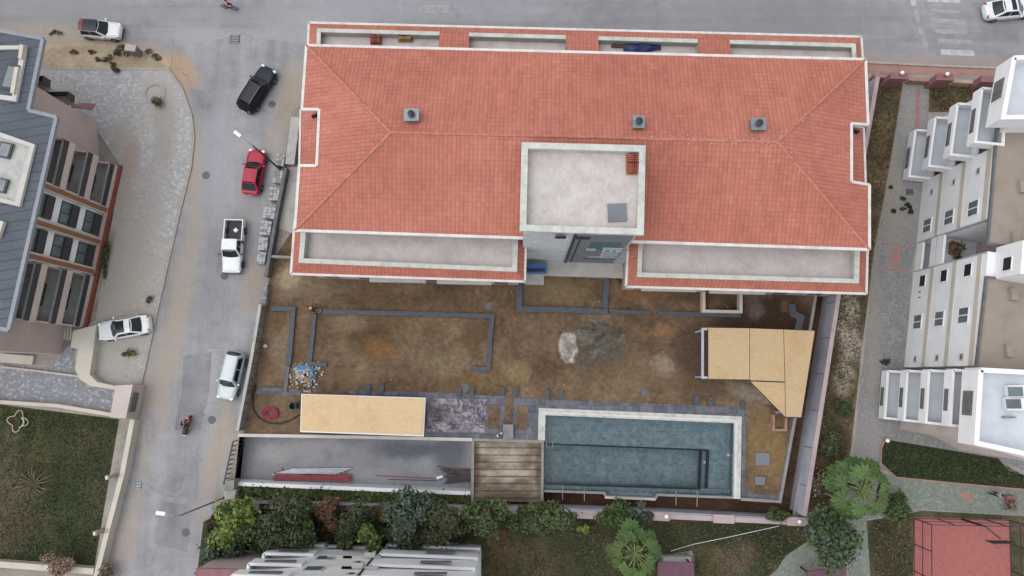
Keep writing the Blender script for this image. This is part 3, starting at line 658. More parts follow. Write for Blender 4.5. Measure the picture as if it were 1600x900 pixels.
wallthing('site_wall', 'grey retaining wall behind the row of wrapped stone pallets', 'wall', [(446, 262), (430, 345), (415, 432)], .9, .3, 0, .9, 'concrete_dark')
wallthing('site_wall', 'grey double planter wall beside the roof notch of the big house', 'wall', [(461, 182), (457, 215), (452, 256)], .9, .85, 0, .8, 'concrete', 'concrete_light')
wallthing('site_wall', 'thin pale cross wall south of the dark pit beside the big house', 'wall', [(418, 400), (458, 402)], .8, .22, 0, .8, 'concrete')
wallthing('retaining_wall', 'thin pale retaining wall on the east edge of the muddy yard', 'wall', [(1276, 455), (1262, 540), (1243, 650), (1219, 784), (1158, 780)], .3, .25, -2.0, .3, 'concrete')
wallthing('garden_wall', 'wide cream wall between the patchy lawn and the side street', 'wall', [(203, 655), (187, 740), (166, 820), (146, 900)], 1.0, .42, 0, 1.0, 'cream', side=1)
wallthing('garden_wall', 'cream wall along the bottom of the patchy lawn', 'wall', [(-200, 878), (0, 882), (146, 893)], .8, .5, 0, .8, 'cream')
wallthing('garden_wall', 'low pale wall between the cobbled path and the patchy lawn', 'wall', [(-200, 612), (0, 628), (90, 634), (186, 650)], .5, .32, 0, .5, 'cream')
wallthing('garden_wall', 'thin low kerb wall splitting the speckled cobbled path', 'wall', [(0, 573), (60, 580), (122, 588)], .3, .16, 0, .25, 'pinkbeige')
o = MB().prism(P2([(133, 512), (150, 508), (144, 560), (140, 585), (152, 597), (200, 607), (200, 612), (140, 603), (124, 592), (117, 575), (122, 545), (110, 543), (114, 517)], .9), 0, .9).build('garden_wall', 'cream')
tag(o, 'curved cream wall sweeping from the grey-roofed building to the gate post', 'wall')
t = thing('gate_post', 'chunky beige gate post at the end of the curved cream wall', 'gate post', (*at2(190, 628), 0))
MB().prism(P2([(180, 602), (207, 601), (196, 654), (171, 652)], 2.0), 0, 1.95).build('shaft', 'pinkbeige', t)
MB().prism(P2([(206.5, 614), (208, 614), (201.5, 644), (200, 644)], 1.9), .9, 1.9).build('side_grille', 'concrete_dark', t)
# sliding gate on the left of the concrete yard: leans on nothing, ladder of bars
def barfence(name, label, cat, a, b, zr, z0, z1, n, m, th=.05, rails=3, group=None, vertical=True):
    A, B = at(*a, zr), at(*b, zr); A.z = B.z = z0
    t = thing(name, label, cat, (A.x, A.y, z0), group=group)
    h = z1 - z0
    mb = MB()
    for k in range(rails):
        z = Vector((0, 0, .08 + (h - .12) * k / (rails - 1))); mb.bar(A + z, B + z, th, th)
    mb.build('rail', m, t)
    mb = MB()
    for k in range(n + 1):
        p = A.lerp(B, k / n); mb.bar(p, p + Vector((0, 0, h)), th * .8, th * .8)
    o = mb.build('bars', m, t)
    return t
barfence('sliding_gate', 'dark sliding gate of flat bars at the street side of the concrete yard', 'gate', (381, 686), (367, 750), -1.5, -1.5, .9, 9, 'frame_dark', .1, 2)
t = thing('gate_pillar', 'beige concrete gate pillar between the hedge and the street', 'pillar', (*at2(358, 765), 0))
MB().prism(P2([(352, 752), (366, 750), (365, 765), (350, 768)], 1.2), 0, 1.2).build('shaft', 'concrete', t)
MB().prism(P2([(350, 767), (369, 765), (366, 780), (351, 781)], .9), 0, .9).build('step_block', 'concrete_light', t)
# right top: mauve gate posts and walls along the main road
for (pts, z, lab) in [([(1392, 114), (1418, 115), (1418, 124), (1391, 123)], 1.9, 'left of the two gate openings'), ([(1463, 116), (1488, 117), (1490, 126), (1463, 125)], 1.9, 'right of the gate opening'), ([(1532, 119), (1566, 121), (1566, 129), (1534, 128)], 1.9, 'nearest the white building')]:
    c = at(sum(p[0] for p in pts) / 4, sum(p[1] for p in pts) / 4, z)
    t = thing('gate_post', 'mauve red rendered gate post ' + lab, 'gate post', (c.x, c.y, 0), group='mauve gate posts by the main road')
    MB().prism(P2(pts, z), 0, z).build('shaft', 'redpost', t)
    MB().prism([(c.x + (x - c.x) * 1.06, c.y + (y - c.y) * 1.1) for x, y in P2(pts, z)], z, z + .08).build('cap', 'redpost', t)
wallthing('roadside_wall', 'low pinkish wall between the first mauve gate posts', 'wall', [(1366, 117), (1392, 120)], .8, .3, 0, .8, 'kerb_pink')
wallthing('roadside_wall', 'low pinkish wall linking the two mauve gate posts across the path', 'wall', [(1420, 123), (1462, 126)], .8, .3, 0, .8, 'kerb_pink')
wallthing('roadside_wall', 'low sandy wall between the mauve gate post and the white building', 'wall', [(1490, 126), (1533, 129)], .8, .35, 0, .8, 'verge')
for (px, py, z, lab) in [(1407, 116, 2.0, 'on the left mauve gate post'), (1477, 118, 2.0, 'on the middle mauve gate post'), (388, 790, 1.02, 'on the pink pillar behind the yellow-green tree'), (1247, 814, 1.02, 'on the pillar at the corner of the east wall'), (1040, 806, 1.02, 'on the pink pillar under the right half of the pool'), (1384, 688, .2, 'at the rounded lawn corner')]:
    c = at(px, py, z)
    t = thing('globe_lamp', 'small white globe lamp ' + lab, 'lamp', (c.x, c.y, z), group='white globe lamps')
    MB().lathe((0, 0, 0), [(.09, 0), (.08, .1), (.05, .14)], 10).build('lamp_base', 'darkmetal', t, local=True)
    MB().lathe((0, 0, .30), [(.01, -.17), (.1, -.14), (.17, -.05), (.18, .03), (.13, .13), (.02, .18)], 12).build('globe', 'globe', t, local=True, smooth=True)

# ================================================================ THE BIG HOUSE
EZ, RZ, SZ, CZ = 9.4, 11.9, 6.3, 7.1      # main eave, ridge, terrace eave, terrace curb
H = thing('apartment_house', 'large new apartment house with terracotta hipped roof and roof terraces', 'building', (*at2(905, 230, 5), 0))
TL, TR, BR, BL = at(479, 71, EZ), at(1352, 93, EZ), at(1358, 390, EZ), at(461, 360, EZ)
RL, RR = at(611, 207, RZ), at(1215, 222, RZ)
def on_plane(px, py, a, b, c):
    n = (b - a).cross(c - a); d = CAMROT @ Vector((px - 800, 450 - py, -FPX)); o = Vector((0, 0, CAM_H))
    return o + d * ((a - o).dot(n) / d.dot(n))
W1, W2, W3, W4 = [on_plane(x, y, TL, BL, RL) for x, y in ((472, 171), (499, 171), (495, 259), (468, 259))]
E1, E2, E3, E4 = [on_plane(x, y, TR, BR, RR) for x, y in ((1356, 195), (1330, 193), (1330, 284), (1358, 289))]
rf = MB()
rf.poly([TL, TR, RR, RL], 0, TR - TL); rf.poly([BR, BL, RL, RR], 0, BR - BL)
rf.poly([TL, W1, W2, W3, W4, BL, RL], 0, BL - TL); rf.poly([TR, E1, E2, E3, E4, BR, RR], 0, BR - TR)
EDGES = [(TL, TR), (TR, E1), (E1, E2), (E2, E3), (E3, E4), (E4, BR), (BR, BL), (BL, W4), (W4, W3), (W3, W2), (W2, W1), (W1, TL)]
for a, b in EDGES: rf.poly([a, b, b - Vector((0, 0, .35)), a - Vector((0, 0, .35))], 1)
base = [TL, W1, W2, W3, W4, BL, BR, E4, E3, E2, E1, TR]
rf.poly([p - Vector((0, 0, .35)) for p in base], 1)
roof = rf.build('roof', ['tile', 'offwhite'], H)
g = MB()
def edge_out(a, b, c=Vector((0, 0, 0))):
    d = (b - a).normalized(); return Vector((d.y, -d.x, 0))
cen = (TL + BR) / 2
for a, b in EDGES: g.bar(a - Vector((0, 0, .04)), b - Vector((0, 0, .04)), .22, .22)
g.build('gutter', 'gutter', H)
rd = MB()
for a, b in ((TL, RL), (BL, RL), (TR, RR), (BR, RR), (RL, RR)): rd.tube([a, b], .11, 8)
rd.build('ridge_tiles', 'ridge', H)
# pale mortar splashes left beside the ridge and the hips
g_m = random.Random(12); mm = MB()
def splash(a, b, n_, w_):
    for k in range(int(n_ * .8)):
        p = a.lerp(b, g_m.random()); d = (b - a).normalized(); s_ = Vector((-d.y, d.x, 0)) * g_m.gauss(0, w_); q_ = p + s_; q_ = q_ + Vector((0, 0, .06 - abs(s_.length) * .30)); r_ = g_m.uniform(.02, .08)
        mm.poly([q_ + Vector((r_ * math.cos(a_) * g_m.uniform(.6, 1.5), r_ * math.sin(a_) * g_m.uniform(.6, 1.5), 0)) for a_ in (0, 1.1, 2.2, 3.3, 4.4, 5.4)])
splash(RL.lerp(RR, .64), RR, 190, .18); splash(RR, RR.lerp(TR, .35), 60, .12); splash(RL, RL.lerp(TL, .3), 40, .12); splash(RR, RR.lerp(BR, .5), 40, .1); splash(RL, RL.lerp(BL, .25), 25, .1); splash(TL.lerp(RL, .1), TL.lerp(RL, .5), 14, .5)
mm.build('mortar_splashes', plain('mortar', S(206, 150, 136), .15, 4), H)['kind'] = 'stuff'
# upper storeys and lower blocks
def inset(pts, d):
    c = sum((Vector(p[:2]) for p in pts), Vector((0, 0))) / len(pts); out = []
    for p in pts:
        v = Vector(p[:2]); s = Vector((math.copysign(d, c.x - v.x), math.copysign(d, c.y - v.y))); out.append(tuple(v + s))
    return out
N1, N2 = at(483, 36, SZ), at(1345, 58, SZ)
W0 = inset([TL, BL, BR, TR], .7)
wb = MB()
upL = [W0[0], (W2.x + .35, W0[0][1]), (W2.x + .35, W0[1][1]), W0[1]]
wb.prism([(W2.x + .4, W0[0][1]), (W2.x + .4, W0[1][1] + .0), (E2.x - .4, W0[2][1]), (E2.x - .4, W0[3][1])], -.2, EZ - .3)
wb.prism([W0[0], (W0[0][0], W2.y + .3), (W2.x + .4, W2.y + .3), (W2.x + .4, W0[0][1])], -.2, EZ - .31)
wb.prism([(W0[1][0], W3.y - .3), W0[1], (W2.x + .4, W0[1][1]), (W2.x + .4, W3.y - .3)], -.2, EZ - .31)
wb.prism([W0[3], (W0[3][0], E2.y + .3), (E2.x - .4, E2.y + .3), (E2.x - .4, W0[3][1])], -.2, EZ - .31)
wb.prism([(W0[2][0], E3.y - .3), W0[2], (E2.x - .4, W0[2][1]), (E2.x - .4, E3.y - .3)], -.2, EZ - .31)
wb.build('wall', 'beige_wall', H)
# --- north skirt with four roof terraces
tubs = [((497, 44), (687, 52)), ((733, 51), (884, 56)), ((935, 57), (1090, 62)), ((1140, 62), (1335, 68))]
sl_ = (CZ - SZ)
def nsk(px, py, z=None):       # point on the sloping north skirt
    return on_plane(px, py, N1, N2, at(497, 44, CZ))
sk = MB(); cu = MB(); fl = MB()
M1, M2 = at(474, 95, SZ), at(1340, 112, SZ)
c1 = [nsk(*tubs[0][0]), nsk(*tubs[3][1])]
row = []
A0, A1 = at(496, 45, CZ), at(1336, 69, CZ)
def online(px, z=CZ):          # curb line at image column px
    y = lerp(45, 69, (px - 496) / (1336 - 496)); return at(px, y, z)
xs = [496] + [v for tb in tubs for v in (tb[0][0], tb[1][0])][1:-1] + [1336]
N_ = [N1] + [N1.lerp(N2, (x - 483) / (1345 - 483)) for x in xs[1:-1]] + [N2]
C_ = [online(x) for x in xs]
for i in range(len(xs) - 1): sk.poly([N_[i], N_[i + 1], C_[i + 1], C_[i]], 0, N2 - N1)
sy = -4.4
back = lambda p, d=3.2, z=None: Vector((p.x + d * .0, p.y - d, p.z if z is None else z))
for i in (1, 3, 5):            # tiled bridges between the terraces
    sk.poly([C_[i], C_[i + 1], back(C_[i + 1], 3.2, CZ + .8), back(C_[i], 3.2, CZ + .8)], 0, N2 - N1)
sk.poly([N1, C_[0], back(C_[0], 3.2), back(N1, 3.2)], 0, Vector((0, 1, 0)))
sk.poly([N2, C_[-1], back(C_[-1], 3.2), back(N2, 3.2)], 0, Vector((0, 1, 0)))
sk.build('terrace_roof', 'tile', H)
for i in (0, 2, 4, 6):
    a, b = C_[i], C_[i + 1]
    cu.bar(a + Vector((0, -.15, 0)), b + Vector((0, -.15, 0)), .34, .16)
    fl.poly([a + Vector((0, -.3, -.05)), b + Vector((0, -.3, -.05)), b + Vector((0, -.3, -.75)), a + Vector((0, -.3, -.75))], 1)
    fl.poly([a + Vector((0, -.3, -.7)), b + Vector((0, -.3, -.7)), back(b, 3.2) + Vector((0, 0, -.7)), back(a, 3.2) + Vector((0, 0, -.7))], 0)
    for p, s_ in ((a, 1), (b, -1)):
        fl.poly([p + Vector((s_ * .02, -.3, .0)), p + Vector((s_ * .02, -3.2, .8 if i else 0)), p + Vector((s_ * .02, -3.2, -.72)), p + Vector((s_ * .02, -.3, -.72))], 1)
cu.bar(C_[0] + Vector((.15, .0, .004)), back(C_[0]) + Vector((.15, 0, .004)), .34, .16); cu.bar(C_[-1] + Vector((-.15, 0, .004)), back(C_[-1]) + Vector((-.15, 0, .004)), .34, .16)
cu.build('terrace_curb', 'curb', H); fl.build('terrace_floor', ['membrane', 'concrete_light'], H)
g = MB(); g.bar(N1, N2, .2, .2); g.bar(N1, back(N1, 3), .2, .2); g.bar(N2, back(N2, 3), .2, .2); g.build('gutter', 'gutter', H)
nb = inset([N1, back(N1, 5), back(N2, 5), N2], .5); wb = MB(); wb.prism(nb, -.2, SZ - .1); wb.build('wall', 'beige_wall', H)
# --- two south terraces
def south_terrace(out, cur, cur2, label_w):
    """out: eave outline TL BL BR TR; cur: outer curb outline the same way; cur2: inner"""
    O = [at(x, y, SZ) for x, y in out]; Cc = [at(x, y, CZ) for x, y in cur]; I = [at(x, y, CZ) for x, y in cur2]
    s = MB()
    for k in range(3): s.poly([O[k], O[k + 1], Cc[k + 1], Cc[k]], 0, O[k + 1] - O[k])
    s.build('terrace_roof', 'tile', H)
    c = MB()
    for k in range(3):
        c.poly([Cc[k] + Vector((0, 0, .12)), Cc[k + 1] + Vector((0, 0, .12)), I[k + 1] + Vector((0, 0, .12)), I[k] + Vector((0, 0, .12))])
        c.poly([Cc[k] - Vector((0, 0, .1)), Cc[k + 1] - Vector((0, 0, .1)), Cc[k + 1] + Vector((0, 0, .12)), Cc[k] + Vector((0, 0, .12))])
        c.poly([I[k] - Vector((0, 0, .75)), I[k + 1] - Vector((0, 0, .75)), I[k + 1] + Vector((0, 0, .12)), I[k] + Vector((0, 0, .12))])
    c.build('terrace_curb', 'curb', H)
    MB().poly([p - Vector((0, 0, .7)) for p in I]).build('terrace_floor', 'membrane', H)
    g = MB()
    for k in range(3): g.bar(O[k], O[k + 1], .2, .2)
    g.build('gutter', 'gutter', H)
    MB().prism(inset(O, .55), -.2, SZ - .15).build('wall', 'beige_wall', H)
    a, b = Vector((*inset(O, .55)[1], 0)), Vector((*inset(O, .55)[2], 0)); d = (b - a).normalized(); an = math.atan2(d.y, d.x)
    for k in range(6):
        for zz in (1.6, 4.9):
            c_ = a.lerp(b, (k + .5) / 6) + Vector((d.y, -d.x, 0)) * .02; f_ = MB().box((c_.x, c_.y, zz), (1.5, .08, 1.5), an).build('window', 'gutter', H); MB().box((c_.x + d.y * .03, c_.y - d.x * .03, zz), (1.3, .06, 1.3), an).build('pane', 'glass_grey', f_)
south_terrace([(461, 345), (455, 428), (820, 440), (822, 350)], [(472, 345), (467, 411), (808, 425), (810, 350)], [(480, 345), (475, 404), (800, 418), (802, 350)], '')
south_terrace([(982, 365), (978, 448), (1353, 459), (1355, 380)], [(998, 365), (995, 433), (1341, 443), (1343, 380)], [(1005, 365), (1002, 426), (1333, 436), (1335, 380)], '')
for a, b, yb in [((578, 432), (665, 435), 442), ((683, 436), (768, 439), 445), ((1002, 447), (1088, 450), 456), ((1108, 450), (1196, 453), 460)]:
    x0, y0 = at2(a[0], a[1] - 14, 3.3); x1, y1 = at2(b[0], yb, 3.3)
    MB().prism([(x0, y0), (x0, y1 + .1), (x1, y1), (x1, y0)], 3.0, 3.4).build('balcony', 'offwhite', H)
# --- side bays in the roof notches
for (O, sgn) in (([(470, 172), (499, 171), (495, 259), (468, 259)], 1), ([(1349, 200), (1329, 195), (1329, 284), (1352, 287)], -1)):
    P = [at(*O[0], 6.6), at(*O[1], 7.6), at(*O[2], 7.6), at(*O[3], 6.6)]
    P[1].x += sgn * .8; P[2].x += sgn * .8
    m = MB(); m.poly(P, 0, Vector((0, 1, 0))); m.build('bay_roof', 'tile', H)
    g = MB(); g.bar(P[0], P[3], .18, .18); g.bar(P[0], P[1], .1, .1); g.build('gutter', 'gutter', H)
    MB().prism([(P[0].x + sgn * .4, P[0].y), (P[1].x, P[1].y), (P[2].x, P[2].y), (P[3].x + sgn * .4, P[3].y)], -.2, 6.5).build('bay_wall', 'beige_wall', H)
    m = MB(); q = P[1] + Vector((-sgn * .9, -.5, .1)); m.box(q, (1.0, .12, .5), R(25 * sgn)); m.build('bay_brace', 'darkmetal', H)
# --- stair tower
TZ = 13.4
T4 = [at(x, y, TZ) for x, y in ((815, 222), (812, 361), (1006, 367), (1009, 227))]
tin = inset(T4, .48)
tw = MB(); tw.prism([tuple(p[:2]) for p in inset(T4, .25)], 0, TZ - .55, bot=False, top=False); tw.build('tower_wall', 'offwhite', H)
pp = MB()
for k in range(4):
    a, b = T4[k], T4[(k + 1) % 4]; ia, ib = Vector((*tin[k], TZ)), Vector((*tin[(k + 1) % 4], TZ)); dz = Vector((0, 0, .8))
    pp.poly([a, b, ib, ia]); pp.poly([a, b, b - dz * .5, a - dz * .5]); pp.poly([ia, ib, ib - dz, ia - dz]); oa, ob = inset(T4, .25)[k], inset(T4, .25)[(k + 1) % 4]
    pp.poly([a - dz * .5, b - dz * .5, Vector((*ob, TZ - .4)), Vector((*oa, TZ - .4))])
pp.build('tower_parapet', 'curb', H)
MB().poly([(x, y, TZ - .75) for x, y in tin]).build('tower_floor', 'membrane', H)
ht = MB(); P = P2([(949, 319), (978, 318), (979, 346), (950, 347)], TZ - .7); ht.prism(P, TZ - .75, TZ - .6); ht.build('roof_hatch', 'steel', H, bevel=.02) if False else ht.build('roof_hatch', 'panel', H)
# facade of the tower towards the yard
S0, S1 = Vector((*inset(T4, .25)[1], 0)), Vector((*inset(T4, .25)[2], 0))
ud = (S1 - S0).normalized(); nd = Vector((ud.y, -ud.x, 0)); Lw = (S1 - S0).length
def F(u, z, n=0.0): return S0 + ud * u + nd * n + Vector((0, 0, z))
def fbox(mb, u0, u1, z0, z1, n0, n1, m=0):
    mb.prism([tuple(F(u0, 0, n0)[:2]), tuple(F(u0, 0, n1)[:2]), tuple(F(u1, 0, n1)[:2]), tuple(F(u1, 0, n0)[:2])], z0, z1, m)
m = MB(); fbox(m, 0, Lw * .47, 0, TZ - 1.0, 0, .12); fbox(m, Lw * .97, Lw * 1.12, 0, 6.0, 0, .1); m.build('stone_cladding', 'wallstone', H)
m = MB(); fbox(m, Lw * .47, Lw * .955, 1.2, TZ - .7, 0, .30); m.build('entrance_panel', 'panel', H)
m = MB(); fbox(m, Lw * .445, Lw * .47, 0, TZ - .9, 0, .28); fbox(m, Lw * .50, Lw * .515, 1.2, TZ - .9, .3, .34); m.build('panel_edge', 'frame_dark', H)
m = MB(); fbox(m, Lw * .62, Lw * .90, 7.6, 10.6, .30, .32); m.build('sign_backing', 'teal', H)
# white lettering of the sign, running up the panel (kept as the strokes that can be made out)
m = MB(); u0 = Lw * .715
for k, (a, b, z0, z1) in enumerate([(-.1, 2.0, 4.2, 4.45), (.45, .7, 4.6, 6.2), (.75, 1.75, 4.9, 5.1), (.75, 1.75, 5.4, 5.6), (.75, 1.9, 5.95, 6.15), (1.65, 1.9, 4.9, 6.0), (.4, 1.8, 6.6, 6.85), (.4, .65, 6.8, 7.7),
        (1.0, 1.25, 7.0, 7.7), (1.5, 1.9, 6.8, 7.6), (.4, 1.9, 7.7, 7.95), (.3, 1.9, 8.3, 8.55), (-.95, -.2, 7.3, 7.5), (-.95, -.2, 7.8, 7.95), (-.5, .2, 4.1, 4.35)]):
    fbox(m, u0 + a, u0 + b, z0, z1, .325, .36)
m.build('sign_letters', plain('sign_white', S(190, 200, 208), .12, 3), H)
m = MB(); z = 3.2; c = F(u0 - .2, z, .33)
m.poly([F(u0 - .9, z, .34), F(u0 - .2, z - .5, .34), F(u0 + .5, z, .34), F(u0 - .2, z + .5, .34)]); m.build('sign_emblem', 'car_maroon', H)
m = MB()
for uu, ww in ((Lw * .33, .8), (Lw * .52, 1.1)): fbox(m, uu - ww / 2, uu + ww / 2, TZ - 1.5, TZ - .9, .3, .42)
m.build('wall_vent', 'darkmetal', H)
# entrance steps, ledge and blue bench-like box
m = MB(); fbox(m, .1, Lw * 1.08, 0, .45, .1, 1.5); m.build('entrance_ledge', 'concrete_light', H)
m = MB()
for k in range(3): fbox(m, .2, Lw * .235, 0, .45 - .14 * (k + 1), 1.5 + k * .42, 1.5 + (k + 1) * .42)
m.build('entrance_steps', 'concrete_light', H)
c = F(1.0, .45, .95)
t = thing('steel_crate', 'blue painted open crate on the ledge below the stone cladding', 'crate', tuple(c))
m = MB(); m.box((0, 0, .35), (2.4, .9, .6), 0); m.build('crate_body', 'blue_paint', t, local=True); MB().box((.1, -.2, .68), (1.9, .3, .08)).build('crate_opening', 'blue_tarp', t, local=True)
# roof vents
for (px, py) in ((645, 184), (996, 195), (1181, 198)):
    p = on_plane(px, py, TL, TR, RL)
    wv = 1.0 if px != 996 else .78
    v = MB().box(p + Vector((0, 0, .22)), (wv, .85, .7)).build('chimney', 'panel', H)
    MB().box(p + Vector((0, 0, .60)), (wv + .14, .98, .08)).build('chimney_cap', 'steel', v)
    MB().lathe(p + Vector((0, 0, .64)), [(.16, 0), (.16, .18), (.27, .2), (.27, .28), (.05, .36)], 12).build('cowl', 'darkmetal', v)

# ================================================================ SITE PIECES
# raised stone planter borders
def border(label, pts, w=.42, h=.38, m='greyblue', name='planter_border', zr=.4):
    o = MB().wall(P2(pts, zr), w, .08, h).build(name, m); return tag(o, label, 'planter border', 'stone planter borders in the muddy yard')
border('short hooked stone border nearest the block wall by the street', [(424, 482), (458, 483), (453, 545), (450, 570)])
border('pale continuation of the hooked border, beside the blue rubbish heap', [(449, 572), (445, 609), (404, 608)], .34, .3, 'concrete_dark')
border('stub of stone border running from the crouching worker down to the blue rubbish heap', [(491, 490), (487, 530), (483, 568), (510, 570)], .36, .32, 'greyblue')
border('long straight stone border ending in a hook above the stone slab terrace', [(505, 487), (640, 490), (769, 494), (765, 535), (763, 577), (738, 576)])
border('stone border of the planting bed below the tower entrance', [(812, 440), (811, 483), (880, 484), (950, 487)], .5, .4)
border('stone border stub running down from the entrance to the long border', [(949, 424), (945, 482)], .5, .36, 'greyblue')
border('dark stone border running right from the entrance bed', [(952, 486), (1018, 489)], .36, .34)
border('dark stone border ending under the open concrete pit', [(1028, 489), (1098, 491), (1158, 493)], .36, .34)
border('stone border on the right yard edge north of the L-shaped board roof', [(1238, 475), (1240, 490), (1252, 496), (1246, 520)], .6, .34)
# paving round the pool and in front of the deck
sheet('paving', [(400, 608), (470, 609), (470, 617), (665, 621), (665, 614), (845, 624), (1165, 636), (1162, 652), (843, 639), (843, 688), (665, 684), (665, 620), (470, 618), (400, 615)], .125, 'slab_blue')
sheet('paving', [(545, 609), (700, 614), (845, 623), (845, 626), (700, 620), (545, 616)], .13, 'slab_blue')
sheet('paving', [(669, 622), (760, 624), (757, 676), (667, 674)], .14, 'slab_purple')
sheet('paving', [(1158, 651), (1166, 651), (1164, 770), (1216, 774), (1238, 652), (1245, 652), (1219, 783), (1158, 780)], .135, 'slab_blue')
for pts in ([(764, 632), (781, 632), (780, 670), (763, 670)], [(808, 633), (825, 634), (823, 672), (807, 671)], [(790, 612), (803, 612), (801, 662), (788, 662)]):
    sheet('planting_bed', pts, .15, 'yard')
for k, (px, py) in enumerate([(575, 608), (596, 609), (717, 612), (737, 612), (785, 612), (806, 612), (855, 616), (877, 617), (1088, 625), (1110, 627), (1160, 634)]):
    x, y = at2(px, py, .2); MB_ = MB().box((x, y, .16), (.42, .8, .22), R(-2)).build('kerb_stub', 'greyblue'); MB_['kind'] = 'structure'
# pool
PW = thing('swimming_pool', 'rectangular stone tiled pool with pale coping and blue grey water', 'swimming pool', (*at2(1000, 710), -1.8))
inn = [(851, 649), (1147, 661), (1144, 775), (1026, 771), (1024, 777), (946, 774), (944, 769), (850, 766)]
def q(px, py, z): return at(px, py, 0) * 1.0 + Vector((0, 0, z))
bs = MB()
bs.poly([q(x, y, -.95) for x, y in [(851, 649), (1147, 661), (1146, 707), (850, 695)]])
bs.poly([q(x, y, -.95) for x, y in [(1111, 705), (1146, 707), (1144, 775), (1108, 772)]])
bs.poly([q(x, y, -1.9) for x, y in [(850, 695), (1101, 703), (1098, 772), (850, 764)]])
bs.poly([q(x, y, -1.35) for x, y in [(1101, 703), (1111, 705), (1108, 772), (1098, 772)]])
bs.poly([q(x, y, -.7) for x, y in [(850, 757), (1098, 765), (1144, 767), (1144, 775), (1026, 771), (1024, 777), (946, 774), (944, 769), (850, 766)]])
for a, b, z0, z1 in [((850, 695), (1111, 705), -1.9, -.95), ((1111, 705), (1108, 772), -1.35, -.95), ((1101, 703), (1098, 772), -1.9, -1.35), ((850, 757), (1098, 765), -1.9, -.7), ((1098, 765), (1144, 767), -.95, -.7)]:
    bs.poly([q(*a, z0), q(*b, z0), q(*b, z1), q(*a, z1)])
for k in range(len(inn)):
    a, b = inn[k], inn[(k + 1) % len(inn)]; bs.poly([q(*a, -1.92), q(*b, -1.92), q(*b, .1), q(*a, .1)])
bs.build('basin', 'pool_tile', PW)
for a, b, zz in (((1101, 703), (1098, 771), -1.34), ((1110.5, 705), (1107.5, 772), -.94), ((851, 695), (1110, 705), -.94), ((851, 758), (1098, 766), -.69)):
    MB().bar(q(*a, zz), q(*b, zz), .3 if a[0] > 1000 else .14, .03).build('step_shade', 'pool_shade', PW)  # dark bars that paint in the shade at the step and shelf edges
cp = MB()
cp.wall(P2([(846, 688), (847, 643), (1153, 656), (1151, 779)], .1), .62, -.05, .16); cp.build('coping', 'curb', PW)
cp = MB(); cp.wall(P2([(849, 644.5), (1150, 657), (1149, 779)], .1), .14, .16, .19); cp.build('coping_lip', 'gutter', PW)
cp = MB(); cp.wall(P2([(850, 767), (944, 770), (947, 776), (1024, 779), (1027, 773), (1160, 778)], .0), .2, -1.7, .08); cp.build('outer_edge', 'concrete', PW)
cp = MB(); cp.wall(P2([(945, 777), (1024, 780)], .1), .2, .0, .18); cp.build('overflow_ledge', 'cream', PW)
for px, py in ((879, 759), (913, 761), (1056, 767), (1089, 769)):
    a = at(px, py - 2, .1); b = at(px, py + 22, .1); MB().bar(a + Vector((0, 0, .05)), b + Vector((0, 0, .05)), .06, .06).build('strut', 'concrete', PW)
m = MB()
a = at(857, 691, .1)
for d in (-.22, .32): m.tube([a + Vector((d, 0, 0)), a + Vector((d, 0, .7)), a + Vector((d, -.35, .75)), a + Vector((d, -.5, .2)), a + Vector((d, -.5, -1.0))], .035, 6)
m.bar(a + Vector((-.22, -.5, -.3)), a + Vector((.32, -.5, -.3)), .12, .05); m.build('ladder', 'steel', PW)
for px, py, z in ((1101, 722, -1.3), (1138, 711, -.9), (1146, 737, -.3)): MB().lathe(at(px, py, z), [(.12, 0), (.12, .05), (.03, .06)], 10).build('pool_light', 'white', PW)
wm = MB(); wpts = [(850.6, 649.6), (1146.6, 661.6), (1143.5, 774.4), (850.4, 765.6)]
struct('water', MB().prism([tuple(q(x, y, 0)[:2]) for x, y in wpts], -2.3, -.12), 'water')
# wooden deck
D = thing('wooden_deck', 'square deck of stained brown planks between the concrete yard and the pool', 'deck', (*at2(792, 735), -1.7))
MB().prism(P2([(741, 690), (846, 691), (846, 785), (739, 783)]), -.3, 0).build('planks', 'plank', D)
cp = MB(); cp.wall(P2([(738, 784), (739, 687), (848, 690), (847, 789)], .15), .24, -1.7, .16); cp.build('edge_beam', 'concrete', D)
st = MB()
for k in range(5):
    a, b = lerp(663, 686, k / 5), lerp(663, 686, (k + 1) / 5); st.prism(P2([(786, a), (802, a), (802, b), (786, b)], .4), .0, .62 - .09 * k)
tag(st.build('steps', 'concrete'), 'short flight of concrete steps down to the wooden deck', 'steps')
# open concrete pit below the right terrace
tag(MB().wall(P2([(1100, 455), (1100, 486), (1158, 487), (1158, 455)], .9), .26, .05, .9).build('concrete_pit', 'cream'), 'open rectangular concrete box in the yard below the right terrace', 'pit')
# manhole lids
for pts, lab in (([(1181, 707), (1203, 708), (1202, 728), (1180, 727)], 'larger square grey cover plate right of the pool'), ([(1180, 744), (1196, 745), (1195, 758), (1180, 757)], 'smaller square grey cover plate near the pool corner')):
    tag(MB().prism(P2(pts, .2), .1, .24).build('cover_plate', 'panel', bevel=.02), lab, 'cover plate', 'grey cover plates right of the pool')
tag(MB().wall(P2([(1209, 648), (1209, 672), (1228, 672), (1229, 652)], .5), .2, .1, .5).build('block_frame', 'kerb_pink'), 'small square block frame under the tip of the L-shaped board roof', 'block frame')
